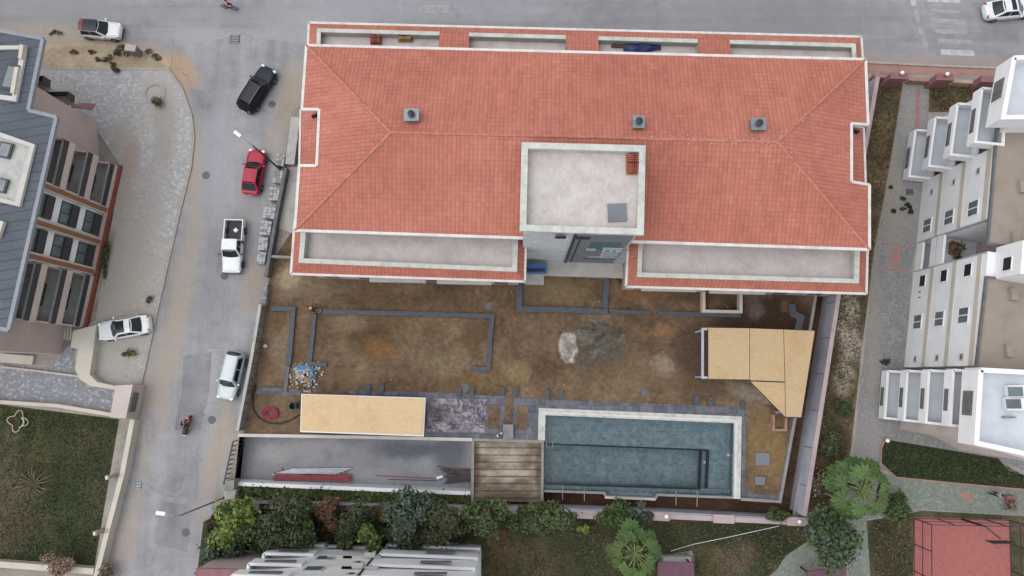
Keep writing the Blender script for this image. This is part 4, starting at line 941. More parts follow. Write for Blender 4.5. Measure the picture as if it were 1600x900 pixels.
# board roofs over the two bars
B1 = thing('site_shed', 'long shed roofed with pale plywood beside the stone slab terrace', 'shed', (*at2(568, 650), .1))
ry = 2.7
MB().prism(P2([(472, 617), (663, 623), (660, 680), (470, 673)], ry), ry - .08, ry).build('roof_board', 'ply', B1)
MB().prism(P2([(471, 615.5), (665, 621.5), (662, 682), (469, 675)], ry - .1), ry - .28, ry - .09).build('roof_frame', 'white', B1)
MB().prism(P2([(476, 622), (656, 627), (654, 672), (474, 667)], ry), .1, ry - .3).build('shed_wall', 'offwhite', B1)
B2 = thing('site_shed', 'L-shaped pavilion roofed with tan strand boards beside the east wall', 'shed', (*at2(1180, 570), .1))
rz = 2.9
quads = [([(1107, 512), (1171, 513), (1171, 593), (1107, 592)], 'p'), ([(1172, 513), (1224, 515), (1226, 596), (1172, 594)], 'p'), ([(1225, 515), (1273, 517), (1252, 652), (1228, 651), (1227, 597)], 'p'), ([(1173, 596), (1226, 598), (1227, 651)], 'p')]
for pts, _ in quads: MB().prism(P2(pts, rz), rz - .08, rz).build('roof_board', 'osb', B2)
MB().prism(P2([(1105.5, 513), (1272, 518), (1251, 653), (1227, 653), (1171, 595), (1105.5, 593)], rz - .1), rz - .16, rz - .085).build('roof_deck', 'darkmetal', B2)
m = MB(); m.wall(P2([(1107, 514), (1098, 514), (1098, 590), (1107, 590)], rz - .1), .2, rz - .25, rz - .1); m.build('frame', 'lavwall', B2)
m = MB()
for px, py in ((1099, 516), (1099, 589), (1172, 516), (1172, 590), (1262, 520), (1246, 646), (1230, 646)):
    p = at(px, py, rz - .2); m.bar(Vector((p.x, p.y, .1)), Vector((p.x, p.y, rz - .2)), .16, .16)
m.build('posts', 'lavwall', B2)
# ================================================================ LEFT BUILDING
LBd = thing('apartment_block', 'grey metal roofed apartment block with dark balcony rails and rust red base trim', 'building', (*at2(100, 380), 0))
class Face:
    """facade frame: u along the wall, n outwards, z up"""
    def __init__(s, a, b, flip=1):
        s.o = at(*a, 0); e = at(*b, 0); s.u = (e - s.o).normalized(); s.L = (e - s.o).length; s.n = Vector((s.u.y, -s.u.x, 0)) * flip
    def p(s, u, n, z): return s.o + s.u * u + s.n * n + Vector((0, 0, z))
    def box(s, mb, u0, u1, n0, n1, z0, z1, m=0):
        return mb.prism([tuple(s.p(u, n, 0)[:2]) for u, n in ((u0, n0), (u1, n0), (u1, n1), (u0, n1))], z0, z1, m)
    def window(s, parent, uc, zc, w, h, n=0, frame='white', pane='glass_grey', mull=1, fw=.08):
        m = MB()
        s.box(m, uc - w / 2, uc - w / 2 + fw, n, n + .07, zc - h / 2, zc + h / 2); s.box(m, uc + w / 2 - fw, uc + w / 2, n, n + .07, zc - h / 2, zc + h / 2)
        s.box(m, uc - w / 2 + fw, uc + w / 2 - fw, n, n + .068, zc - h / 2, zc - h / 2 + fw); s.box(m, uc - w / 2 + fw, uc + w / 2 - fw, n, n + .068, zc + h / 2 - fw, zc + h / 2)
        for k in range(mull):
            u = uc - w / 2 + w * (k + 1) / (mull + 1); s.box(m, u - fw / 2, u + fw / 2, n, n + .065, zc - h / 2 + fw, zc + h / 2 - fw)
        f = m.build('window', frame, parent)
        m = MB(); s.box(m, uc - w / 2 + fw * .7, uc + w / 2 - fw * .7, n + .005, n + .03, zc - h / 2 + fw * .7, zc + h / 2 - fw * .7); m.build('pane', pane, f)
        return f
A = Face((188, 262), (133, 515)); L = A.L
if A.n.x < 0: A.n = -A.n
EZL = 9.4
bp = [tuple(A.p(0.02 * L, -1.7, 0)[:2]), tuple(A.p(.99 * L, -1.7, 0)[:2])]
m = MB(); m.prism([at2(152, 192), at2(155, 247), bp[0], bp[1], at2(95, 553), at2(-260, 548), at2(-260, 170)], 0, EZL - .3); m.build('wall', 'beige_wall', LBd)
m = MB(); A.box(m, .26 * L, .68 * L, -1.8, -.42, 0, EZL - .35); m.build('wall', 'white', LBd)
m = MB(); A.box(m, -.01 * L, 1.0 * L, .0, .30, 0, .4); m.build('base_trim', 'redtrim', LBd)
m = MB(); A.box(m, .27 * L, .66 * L, -.42, -.004, 0, .55); m.build('base_ledge', 'beige_wall', LBd)
for f in (.28, .475, .655):
    m = MB(); A.box(m, (f - .012) * L, (f + .012) * L, -.45, 0, .55, EZL - .3); m.build('cladding_fin', 'brown_clad', LBd)
    m = MB(); A.box(m, (f - .024) * L, (f - .0125) * L, -.45, -.05, .4, EZL - .3); A.box(m, (f + .0125) * L, (f + .02) * L, -.45, -.05, .4, EZL - .3); m.build('fin_edge', 'cream', LBd)
for k in range(3):
    z = .55 + 3.2 * k
    for (a, b) in ((.0, .262), (.68, .99)):
        m = MB(); A.box(m, a * L, b * L, -1.7, -.1, z - .3, z); m.build('balcony_floor', 'balc_floor', LBd)
        m = MB(); A.box(m, a * L, b * L, -.1, .02, z - .42, z + .32); A.box(m, a * L - .01, a * L + .14, -1.7, -.1, z - .3, z + 1.0); A.box(m, b * L - .14, b * L + .01, -1.7, -.1, z - .3, z + 1.0); m.build('balcony_parapet', 'pinkbeige', LBd)
        m = MB(); A.box(m, a * L + .05, b * L - .05, -.075, -.0, z + .32, z + 1.02); r_ = m.build('balcony_rail', 'frame_dark', LBd)
        m = MB(); A.box(m, a * L, b * L, -.13, .03, z + 1.03, z + 1.08); m.build('handrail', 'concrete', r_)
        uc = (a + b) / 2 * L; A.window(LBd, uc, z + 1.15, (b - a) * L * .4, 2.0, -1.69, 'frame_dark', 'glass_grey', 2)
    for uc, w in ((.377, .125), (.565, .125)):
        A.window(LBd, uc * L, z + 1.65, w * L, 1.25, -.42, 'frame_dark', 'glass_grey', 1)
        m = MB(); A.box(m, (uc - w / 2) * L, (uc + w / 2) * L, -.42, -.26, z + .05, z + 1.0); m.build('window_rail', 'frame_dark', LBd)
# little balconies that show beyond the north corner
for k, (z) in enumerate((3.2, 6.4)):
    c = at2(150, 186); p = [(c[0] - 2.0, c[1] + .2), (c[0] + .1, c[1] + .2), (c[0] + .1, c[1] + .85), (c[0] - 2.0, c[1] + .85)]
    m = MB(); m.prism(p, z - .35, z + .2); m.build('balcony_parapet', 'cream', LBd)
    m = MB(); m.wall([p[0], p[3], p[2], p[1]], .06, z + .2, z + 1.15); m.build('balcony_rail', 'frame_dark', LBd)
c = at(129, 164, 2.3)
m = MB(); m.poly([c + Vector((-1.0, -.35, .3)), c + Vector((.9, -.5, .1)), c + Vector((1.0, .25, -.3)), c + Vector((-.9, .3, -.1))]); m.poly([c + Vector((-1.0, -.35, .22)), c + Vector((.9, -.5, .02)), c + Vector((1.0, .25, -.38)), c + Vector((-.9, .3, -.18))])
m.build('awning', 'car_maroon', LBd)
# roof: eave at EZL, rising to the west
ev = [(-70, 42), (0, 52), (69, 62), (47, 174), (88, 183), (16, 516), (-70, 498)]
E_ = [at(x, y, EZL) for x, y in ev]
def lift(p): return Vector((p.x, p.y, EZL + max(0, (E_[4].x - p.x)) * .10))
E_ = [lift(p) for p in E_]; west = [lift(at(-420, 420, EZL)), lift(at(-420, 0, EZL))]
pts = [E_[0], E_[1], E_[2], E_[3], E_[4], E_[5], E_[6], west[0], west[1]]
m = MB(); m.poly(pts); m.poly([p - Vector((0, 0, .3)) for p in pts])
m.build('roof', 'slate', LBd)
g = MB()
for a, b in zip(E_[:-1], E_[1:]): g.bar(a - Vector((0, 0, .1)), b - Vector((0, 0, .1)), .3, .3)
g.build('gutter', plain('blue_grey_gutter', S(146, 150, 158), .1, 2, .6, .1), LBd)
def roof_pt(px, py): return lift(at(px, py, EZL + .6))
# sunken roof terraces with white rims
def rterr(out, inn, floorc, win):
    O = [roof_pt(*p) + Vector((0, 0, .25)) for p in out]; I = [roof_pt(*p) + Vector((0, 0, .25)) for p in inn]; n = len(O); m = MB()
    for k in range(n):
        j = (k + 1) % n
        m.poly([O[k], O[j], I[j], I[k]]); m.poly([O[k] - Vector((0, 0, .6)), O[j] - Vector((0, 0, .6)), O[j], O[k]]); m.poly([I[k] - Vector((0, 0, .2)), I[j] - Vector((0, 0, .2)), I[j], I[k]])
    d = m.build('roof_terrace_rim', 'offwhite', LBd); MB().poly([p - Vector((0, 0, .2)) for p in I]).build('terrace_floor', floorc, d)
    for (pa, pb, hm) in win:
        a, b = roof_pt(*pa) + Vector((0, 0, .1)), roof_pt(*pb) + Vector((0, 0, .1)); c_ = (a + b) / 2
        f = MB().box((c_.x, c_.y, c_.z + .05), (1.1, abs(a.y - b.y), .12), R(-12)).build('roof_window', 'frame_dark', LBd); MB().box((c_.x, c_.y, c_.z + .12), (.8, abs(a.y - b.y) * .8, .04), R(-12)).build('pane', 'glass_grey', f)
rterr([(-60, 186), (51, 224), (28, 322), (-60, 302)], [(-60, 196), (44, 228), (21, 314), (-60, 296)], 'balc_floor', [((10, 222), (3, 246), 0), ((2, 278), (-3, 300), 0)])
rterr([(-30, 74), (39, 70), (36, 92), (24, 158), (-40, 150)], [(-30, 80), (32, 76), (29, 92), (18, 150), (-40, 144)], 'slate', [((18, 100), (13, 140), 0)])
for pts in ([(33, 70), (39, 72), (35, 93), (30, 92)], [(25, 106), (31, 106), (24, 148), (18, 146)]):
    P = [roof_pt(*p) for p in pts]; MB().prism([tuple(p[:2]) for p in P], P[0].z - .5, P[0].z + .45).build('dormer_cheek', 'cream', LBd)
m = MB(); P = [roof_pt(*p) for p in [(-30, 340), (6, 346), (-2, 372), (-30, 368)]]; m.prism([tuple(p[:2]) for p in P], P[0].z - .3, P[0].z + .15); m.build('skylight', 'cream', LBd)
# entrance steps at the south corner
t = thing('entrance_stair', 'ribbed pale steps between the beige wall and the curved cream wall', 'steps', (*at2(92, 520), 0))
m = MB()
for k in range(9):
    a = lerp(77, 113, k / 9); b = lerp(77, 113, (k + 1) / 9) - .6
    m.prism(P2([(a, 505 + k * .5), (b, 505.5 + k * .5), (b - 2, 528 + k * .5), (a - 2, 527.5 + k * .5)], .2), 0, .55 - .05 * k)
m.build('treads', 'cream', t)
m = MB(); m.prism(P2([(0, 552), (52, 556), (50, 570), (0, 566)], .3), 0, .3); tag(m.build('door_slab', 'cream'), 'flat cream slab at the foot of the beige wall beside the cobbled path', 'slab')
# low planter box by the street: utility cabinet
t = thing('utility_cabinet', 'pale grey utility cabinet in the sandy weeds at the street corner', 'cabinet', (*at2(215, 84), 0), R(-8))
MB().box((0, 0, .6), (.95, .55, 1.2)).build('cabinet_body', 'steel', t, local=True, bevel=.02); MB().box((0, 0, 1.23), (1.05, .65, .07)).build('cabinet_lid', 'concrete_light', t, local=True)
tag(MB().lathe(at(243, 147, 0), [(1.02, .1), (1.02, .17), (.86, .17), (.86, .1)], 28, cap=False).build('tree_ring', 'kerb'), 'round stone tree ring set in the grey cobbles', 'tree ring')

# ================================================================ RIGHT BUILDING
RB = thing('apartment_block', 'white apartment block with stacked corner balconies and beige flat roofs at the right edge', 'building', (*at2(1500, 430), 0))
Bf = Face((1441, 292), (1412, 578)); Lb = Bf.L
if Bf.n.x > 0: Bf.n = -Bf.n
def ub(py): return (at(lerp(1441, 1412, (py - 292) / 286), py, 0) - Bf.o).dot(Bf.u)   # facade position of the ground point at image row py
def ubz(px, py, z): return (at(px, py, z) - Bf.o).dot(Bf.u)
ra, rb_, rc = ub(381), ub(424), ub(459)     # recess between ra and rb_, stair core to rc
TOPZ = 10.0
def rbody(u0, u1, n0, n1, z0, z1, name='wall', mt='white'):
    m = MB(); Bf.box(m, u0, u1, n0, n1, z0, z1); return m.build(name, mt, RB)
un, us = ub(284), ub(574)
rbody(un, ra, -14, 0, 0, TOPZ); rbody(rb_ + .003, us, -14, 0, 0, TOPZ - .003)
rbody(-4.6, un - .003, -14, -1.5, 0, TOPZ - .01); rbody(us + .003, Lb + 3.6, -14, -1.2, 0, TOPZ - .012)
rbody(ra, rb_, -14, -3.4, 0, TOPZ + 2.8, mt='beige_wall')
rbody(rb_ - .4, rc, -14.1, -.6, TOPZ, 12.8)
for z in (0.1, 3.2):
    rbody(ra + .003, rb_ - .003, -3.4, -.02, z - .2, z, 'landing_floor', 'white_floor')
    rbody(ra + .003, rb_ - .003, -.2, 0.0, z, z + .95, 'landing_parapet', 'white')
rbody(ra + .004, rb_ - .004, -3.38, -.004, 2.3, 3.0, 'landing_lintel', 'white')
m = MB(); Bf.box(m, ra - .12, ra, -.2, .02, 0, 9.9); Bf.box(m, rb_, rb_ + .12, -.2, .021, 0, 9.9); m.build('corner_pier', 'lavwall', RB)
for k in range(3):
    z = 3.1 * (k + 1)
    for u0, u1 in ((un + .02, ra - .15), (rb_ + .15, us - .02)):
        if z < 9.5:
            m = MB(); Bf.box(m, u0, u1, -.1, .05, z - .38, z + .1); m.build('floor_band', 'cream', RB)
# windows: (row in image at the ground, level, kind)
for k in range(3):
    zc = 1.45 + 3.15 * k
    Bf.window(RB, ub(358), zc, 1.35, 1.35, 0, 'white', 'glass_grey', 1)
    Bf.window(RB, ub(505), zc, 1.35, 1.35, 0, 'white', 'glass_grey', 1)
    for y in (300 + 8, 562):
        Bf.window(RB, ub(y), zc + .25, .55, .5, 0, 'offwhite', 'glass_grey', 0)
for k in range(4): Bf.window(RB, ub(443), 1.6 + 3.1 * k if k < 3 else 11.4, 1.1, 1.0, 0 if k < 3 else -.6, 'white', 'black', 0, .06)
for k, (dz, s) in enumerate([(1.2, .5), (1.9, .35), (2.4, .3)]):
    pass
m = MB()
for k in range(4): Bf.box(m, rb_ + .9 + k * .55, rb_ + 1.15 + k * .5, 0, .03, 1.2, 1.45 + .1 * (k % 2))
m.build('wall_lettering', 'concrete_dark', RB)
def flat(pts, z, name, mt, th=.12, par=None): return MB().prism(P2(pts, z), z - th, z).build(name, mt, par or RB)
flat([(1561, 183), (1800, 170), (1800, 392), (1597, 385), (1545, 380)], TOPZ + .12, 'roof', 'roof_beige')
flat([(1543, 434), (1592, 436), (1800, 450), (1800, 600), (1602, 588), (1526, 583)], TOPZ + .12, 'roof', 'roof_beige')
m = MB(); m.wall(P2([(1560, 183), (1544, 381), (1600, 386)], TOPZ + .2), .16, TOPZ, TOPZ + .24); m.wall(P2([(1600, 438), (1542, 433), (1525, 584)], TOPZ + .2), .16, TOPZ, TOPZ + .241); m.build('roof_edge', 'concrete_dark', RB)
for px, py in ((1597, 292), (1586, 372), (1583, 460), (1576, 548)): MB().box(at(px, py, TOPZ + .3), (.5, .9, .4)).build('roof_vent', 'roof_beige', RB)
# corner balconies
def tub(pts, zr, floor_z, wall_low, rim=.16, slot=None, mats=('white', 'white_floor'), n_slot=1):
    P = P2(pts, zr)
    b = MB().wall(P + [P[0]], rim * 1.6, wall_low, zr).build('balcony_parapet', mats[0], RB)
    MB().prism(P, floor_z - .15, floor_z).build('balcony_floor', mats[1], b)
    if slot:
        a, c = Vector((*P[0], 0)), Vector((*P[-1], 0)); d = c - a
        nn = Vector((d.y, -d.x, 0)).normalized(); nn = -nn if nn.x > 0 else nn
        p0, p1 = a + d * slot[0] + nn * .13, a + d * slot[1] + nn * .13
        m = MB(); m.poly([p0 + Vector((0, 0, zr - .85)), p1 + Vector((0, 0, zr - .85)), p1 + Vector((0, 0, zr - .2)), p0 + Vector((0, 0, zr - .2))]); q_ = m.build('parapet_grille', 'concrete_dark', b)
for k in range(4):
    zr = 1.15 + 3.05 * k
    def sc(pts): # the same plan at every level
        w = P2(pts, 1.15); return w
    for pts, sl_ in (([(1431, 203), (1462, 205), (1458, 279), (1421, 275)], (.35, .8)), ([(1388, 580), (1424, 582), (1420, 657), (1383, 653)], (.35, .75))):
        P = P2(pts, 1.15)
        b = MB().wall(P + [P[0]], .2, zr - .95, zr).build('balcony_parapet', 'white', RB)
        MB().prism(P, zr - .9, zr - .75).build('balcony_floor', 'white_floor', b)
        a, c = Vector((*P[0], 0)), Vector((*P[-1], 0)); d = c - a; nn = Vector((d.y, -d.x, 0)).normalized(); nn = -nn if nn.x > 0 else nn
        m = MB(); p0, p1 = a + d * sl_[0] + nn * .1, a + d * sl_[1] + nn * .1
        dd = (p1 - p0).normalized()
        m.prism([tuple((p0)[:2]), tuple((p1)[:2]), tuple((p1 + nn * .03)[:2]), tuple((p0 + nn * .03)[:2])], zr - .8, zr - .3); m.build('parapet_grille', 'concrete_dark', b)
P = P2([(1412, 205), (1450, 206), (1440, 280), (1405, 275)], 0)
for pts, zr, dn in (([(1585, 90), (1760, 84), (1760, 182), (1568, 183)], 13.4, 1.7), ([(1533, 578), (1760, 590), (1690, 735), (1594, 707), (1526, 692)], 13.2, 1.8)):
    P = P2(pts, zr)
    b = MB().wall(P + [P[0]], .34, zr - dn, zr).build('roof_terrace_wall', 'white', RB)
    MB().prism(P, zr - 1.3, zr - 1.1).build('terrace_floor', 'white_floor', b)
    MB().prism([(x + (1.9 if i in (0, 3, 4) or (len(P) == 4 and i == 3) else 0), y) for i, (x, y) in enumerate(P)], 0, zr - dn).build('wall', 'pinkbeige' if pts[0][1] > 300 else 'white', RB)
    a, c = Vector((*P[0], 0)), Vector((*P[-1], 0)); d = c - a; nn = Vector((d.y, -d.x, 0)).normalized(); nn = -nn if nn.x > 0 else nn
    for s0, s1, o_, mt in ((.26, .68, .18, 'white'), (.3, .64, .24, 'concrete_dark')):
        p0, p1 = a + d * s0, a + d * s1
        MB().prism([tuple((p0 + nn * .1)[:2]), tuple((p1 + nn * .1)[:2]), tuple((p1 + nn * o_)[:2]), tuple((p0 + nn * o_)[:2])], zr - (1.6 if mt == 'white' else 1.45), zr - (.2 if mt == 'white' else .4)).build('parapet_grille', mt, b)
pf = at(1575, 640, 12.1)
for k, (px, py) in enumerate(((1587, 612), (1584, 631))):
    f = MB().box(at(px, py, 12.4), (1.3, .9, .5)).build('skylight', 'white', RB); MB().box(at(px, py, 12.68), (1.0, .66, .06)).build('pane', 'glass_grey', f)
MB().bar(at(1567, 652, 12.3), at(1586, 652, 12.3), .1, .3).build('terrace_divider', 'concrete', RB)

# ================================================================ BOTTOM BUILDING
BB = thing('apartment_block', 'white apartment block with stepped rows of balconies cut off by the bottom edge', 'building', (*at2(600, 880), 0))
def bpr(pts, zr, z0, z1, name, mt, par=None): return MB().prism(P2(pts, zr), z0, z1).build(name, mt, par or BB)
bpr([(512, 850), (752, 856), (752, 1040), (430, 1040), (430, 858)], 0, 0, 12.5, 'wall', 'white')
bpr([(512, 850), (752, 856), (752, 1040), (430, 1040), (430, 858)], 0, 12.505, 12.56, 'roof', 'roof_beige'); MB().wall(P2([(512, 850), (752, 856), (752, 1040), (430, 1040), (430, 858), (512, 850)]), .3, 12.5, 13.1).build('roof_parapet', 'white', BB)
for k in range(4):
    z = 1.1 + 3.1 * k
    for pts, dk in (([(433, 851), (505, 853), (505, 874), (429, 872)], 0), ([(604, 852), (748, 858), (747, 872), (603, 866)], 1)):
        P = P2(pts, 1.1)
        b = MB().wall(P + [P[0]], .22, z - 1.3, z).build('balcony_parapet', 'white', BB)
        MB().prism(P, z - 1.15, z - .95).build('balcony_floor', 'balc_floor', b)
        xm = (P[0][0] + P[1][0]) / 2; y0 = P[0][1]
        MB().box((xm + (1.0 if dk else .3), y0 + .13, z - .5), (2.4, .06, .5)).build('parapet_grille', 'concrete_dark', b)
    for px, w in ((533, 2.0), (565, 2.8)):
        x, y = at2(px, 852, z); y = at2(px, 850.5 + (px - 512) * .025, 0)[1]
        MB().box((x, y + .12, z + .3), (w, .24, .12)).build('ledge', 'offwhite', BB)
    x, y = at2(522, 851, 0)
    f = MB().box((x + .6, y + .05, z + .55), (1.5, .1, 1.2)).build('window', 'offwhite', BB); MB().box((x + .6, y + .11, z + .55), (1.2, .04, .95)).build('pane', 'glass_grey', f)
    ac = MB().box((x + 3.9 + .25 * (k % 2), y + .3, z + .2), (.85, .38, .6)).build('air_conditioner', 'offwhite', BB)
    MB().lathe((x + 3.9 + .25 * (k % 2), y + .5, z + .2), [(.22, 0), (.2, .02), (.05, .03)], 12, axis='Y').build('fan_grille', 'darkmetal', ac)
    x2, y2 = at2(612, 853, 0)
    pp = MB(); pp.tube([(x2 - .7, y2 + .1, z - 1), (x2 - .7, y2 + .1, z + 1.9)], .08, 6); pp.build('drain_pipe', 'darkmetal', BB)
bpr([(308, 889), (382, 891), (384, 1000), (300, 1000)], 6.4, 0, 6.3, 'wall', 'beige_wall'); bpr([(306, 888), (383, 890), (386, 1000), (298, 1000)], 6.5, 6.3, 6.5, 'side_roof', 'redpost')
t = thing('garden_shelter', 'small plum coloured flat roof beside the big palm at the bottom edge', 'shelter', (*at2(1057, 890), 0))
MB().prism(P2([(1028, 878), (1084, 879), (1088, 960), (1026, 960)], 2.6), 2.48, 2.6).build('roof', 'purple_roof', t)
for k, (px, py) in enumerate(((1031, 882), (1080, 882), (1030, 930), (1082, 930))):
    p = at(px, py, 2.4); MB().bar((p.x, p.y, 0), (p.x, p.y, 2.48), .12, .12).build('post', 'darkmetal', t)
tag(MB().box(at(1057, 873, .5), (2.4, .5, .7)).build('garden_bench', 'concrete_light', bevel=.03), 'pale flat bench north of the plum coloured roof', 'bench')
t = thing('garden_shelter', 'dark plum roof half hidden by the big dark tree at the bottom edge', 'shelter', (*at2(1290, 890), 0))
MB().prism(P2([(1262, 893), (1322, 885), (1326, 960), (1250, 960)], 2.4), 2.28, 2.4).build('roof', 'purple_roof', t)
for px, py in ((1268, 898), (1318, 890)):
    p = at(px, py, 2.3); MB().bar((p.x, p.y, 0), (p.x, p.y, 2.28), .12, .12).build('post', 'darkmetal', t)

# ================================================================ SPORTS COURT
t = thing('court_fence', 'tall thin wire fence frame round the red sports court', 'fence', (*at2(1500, 808), 0))
fp = [(1428, 960), (1428, 810), (1577, 813), (1581, 960)]
W = [at(x, y, 0) for x, y in fp]
for a, b in zip(W[:-1], W[1:]):
    m = MB()
    for z in (.05, 1.3, 2.6): m.bar(a + Vector((0, 0, z)), b + Vector((0, 0, z)), .05, .05)
    m.build('rail', 'darkmetal', t)
for px, py in [(1428, 810), (1465, 811), (1501, 811.5), (1540, 812), (1577, 813), (1428, 850), (1579, 850), (1428, 892), (1580, 892)]:
    p = at(px, py, 0); m = MB(); m.tube([p, p + Vector((0, 0, 2.65))], .045, 6); m.build('post', 'darkmetal', t)
t = thing('basketball_hoop', 'dark basketball backboard with rim leaning over the top of the red court', 'basketball hoop', (*at2(1513, 812), 0))
b0 = at(1504, 811, 0); m = MB(); m.tube([b0, b0 + Vector((0, 0, 2.9)), b0 + Vector((.9, -.9, 3.3))], .07, 8); m.build('pole', 'darkmetal', t)
c = b0 + Vector((.95, -1.2, 3.2)); MB().box(c, (1.8, .06, 1.05)).build('backboard', 'frame_dark', t)
rm = [c + Vector((.23 * math.cos(a), -.3 + .23 * math.sin(a), -.3)) for a in [k * math.pi / 8 for k in range(17)]]
MB().tube(rm, .02, 5, cap=False).build('rim', 'redtrim', t)

# ================================================================ VEHICLES
def patch(mb, c, mu=(0, 1), mv=(0, 1), off=0, bul=Vector((0, 0, 0)), n=4, m=0):
    """curved quad between corners c[0..3] (u right, v up)"""
    c = [Vector(p) for p in c]
    nrm = (c[1] - c[0]).cross(c[3] - c[0]).normalized()
    def f(s, t_):
        u = lerp(mu[0], mu[1], s); v = lerp(mv[0], mv[1], t_)
        p = c[0].lerp(c[1], u).lerp(c[3].lerp(c[2], u), v)
        return p + bul * (1 - (2 * u - 1) ** 2) + nrm * off
    return mb.grid(f, n, n, m)
def wheel(t, x, y, r=.33, w=.22, rim='rim'):
    s = 1 if y > 0 else -1
    a = MB().lathe((x, y, r), [(r * .5, -w * .4), (r * .5, w * .4)], 18, axis='Y').build('wheel', 'darkmetal', t, local=True)
    MB().lathe((x, y, r), [(r * .66, -w / 2), (r * .93, -w / 2), (r, -w * .3), (r, w * .3), (r * .93, w / 2), (r * .66, w / 2)], 22, axis='Y', cap=False).build('tyre', 'rubber', a, local=True, smooth=True)
    m = MB(); yy = y + s * w * .38
    for k in range(5):
        an = k * 2 * math.pi / 5; m.bar((x, yy, r), (x + math.cos(an) * r * .64, yy, r + math.sin(an) * r * .64), .03, .07)
    m.lathe((x, yy, r), [(r * .66, -.02), (r * .7, .02), (r * .62, .02)], 18, axis='Y', cap=False); m.build('rim', rim, a, local=True)
def car(name, label, px, py, ang, L, W, Ht, pt, belt=.60, nose=.52, hood=(.20, .47), cab=None, tail=.52, roofmat=None, rear=None, rails=False, group='cars', zc=.6, glass_roof=None, band=None, pickup=False):
    c = at(px, py, zc); t = thing(name, label, 'car' if not pickup else 'pickup truck', (c.x, c.y, .008), R(ang), group)
    w = W / 2; hb = Ht * belt
    # cab: x of windshield base, roof front, roof rear, rear window base (fractions of L, front positive)
    xb, xt, xr, xk = [f * L for f in cab]
    prof = [(-.5, .36, .56, .30), (-.495, tail * .90, .70, .24), (-.47, tail, .85, .20), (-.41, belt * .985, .95, .17), (-.28, belt, 1, .16), (-.1, belt, 1, .16), (.08, belt * .99, 1, .16),
            (cab[0], belt * .975, .99, .16), (.34, lerp(belt, nose, .45), .98, .16), (.42, lerp(belt, nose, .8), .92, .17), (.465, nose, .80, .2), (.49, nose * .88, .66, .24), (.5, .42, .50, .3)]
    b = MB(); secs = []
    for fx, fz, fw, zl in prof:
        x = fx * L; z = fz * Ht; ww = w * fw; zl_ = zl
        half = [(0, zl_), (ww * .80, zl_), (ww * .95, zl_ + .06), (ww, lerp(zl_, z, .45)), (ww * .985, lerp(zl_, z, .78)), (ww * .93, z - .035), (ww * .80, z), (ww * .45, z + .02), (0, z + .03)]
        secs.append([(x, y, zz) for y, zz in half] + [(x, -y, zz) for y, zz in half[-2:0:-1]])
    for s0, s1 in zip(secs[:-1], secs[1:]):
        n = len(s0)
        for j in range(n): b.poly([s0[j], s1[j], s1[(j + 1) % n], s0[(j + 1) % n]])
    b.poly(secs[0]); b.poly(secs[-1][::-1])
    body = b.build('body', pt, t, local=True, smooth=True, weld=True, sub=1)
    # cabin
    wb_, wt_ = w * .90, w * .70; zb, zt = hb - .02, Ht - .03
    FL, FR, RLc, RRc = (xb, wb_, zb), (xb, -wb_, zb), (xk, wb_ * .98, zb), (xk, -wb_ * .98, zb)
    fl, fr, rl, rr = (xt, wt_, zt), (xt, -wt_, zt), (xr, wt_ * .97, zt), (xr, -wt_ * .97, zt)
    fb = Vector((.14, 0, .0)); rbv = Vector((-.10, 0, 0)); up = Vector((0, 0, .05)); sdl = Vector((0, .03, 0))
    m = MB()
    patch(m, (FR, FL, fl, fr), bul=fb, n=6); patch(m, (RLc, RRc, rr, rl), bul=rbv, n=6); patch(m, (FL, RLc, rl, fl)); patch(m, (RRc, FR, fr, rr))
    m.build('cabin_frame', pt, t, local=True, smooth=False, weld=True)
    m = MB(); patch(m, (fr, fl, rl, rr), bul=up, n=6, off=.004); patch(m, (fr, fl, rl, rr), bul=up, n=6, off=-.03); m.build('roof', roofmat or pt, t, local=True, smooth=True)
    m = MB(); patch(m, (FR, FL, fl, fr), (.05, .95), (.04, .96), .012, fb, 6); m.build('windshield', 'glass_dark', t, local=True, smooth=True)
    m = MB(); patch(m, (RLc, RRc, rr, rl), (.07, .93), (.10, .92), .012, rbv, 6); m.build('rear_window', 'glass_dark', t, local=True, smooth=True)
    for cs, in (((FL, RLc, rl, fl),), ((RRc, FR, fr, rr),)):
        flip = cs[0] is RRc
        for u0, u1 in ((.10, .49), (.52, .90)):
            m = MB(); patch(m, cs, (u0, u1), (.08, .90), .012, n=2); m.build('side_window', 'glass_dark', t, local=True)
    if glass_roof:
        m = MB(); patch(m, (fr, fl, rl, rr), (.08, .92), glass_roof, .02, up, 6); m.build('sunroof', 'glass_dark', t, local=True, smooth=True)
    if band:
        m = MB(); patch(m, (fr, fl, rl, rr), (.02, .98), band[1], .022, up, 6); m.build('roof_panel', band[0], t, local=True, smooth=True)
    if rails:
        for s in (-1, 1): m = MB(); m.tube([(xt - .1, s * wt_ * .93, zt + .02), (xt - .2, s * wt_ * .93, zt + .08), (xr + .15, s * wt_ * .92, zt + .08), (xr + .05, s * wt_ * .92, zt + .02)], .025, 6); m.build('roof_rail', 'steel', t, local=True)
    for s in (-1, 1):
        for fx in (.32, -.32): wheel(t, fx * L, s * (w - .09))
        m = MB(); m.box((L * .458, s * w * .66, Ht * nose * .93), (.26, w * .30, .12), R(-s * 32)); m.build('headlight', 'lamp_clear', t, local=True, bevel=.02)
        m = MB(); m.box((-L * .478, s * w * .68, Ht * tail * .93), (.12, w * .30, .15), R(s * 24)); m.build('taillight', 'lamp_red', t, local=True, bevel=.02)
        m = MB(); m.box((xb - .22, s * (w + .07), hb + .06), (.14, .22, .13), R(s * 8)); m.build('mirror', pt, t, local=True, bevel=.03)
        m = MB(); m.box((.05 * L, s * (w + .005), hb * .80), (.18, .02, .035)); m.build('door_handle', pt, t, local=True)
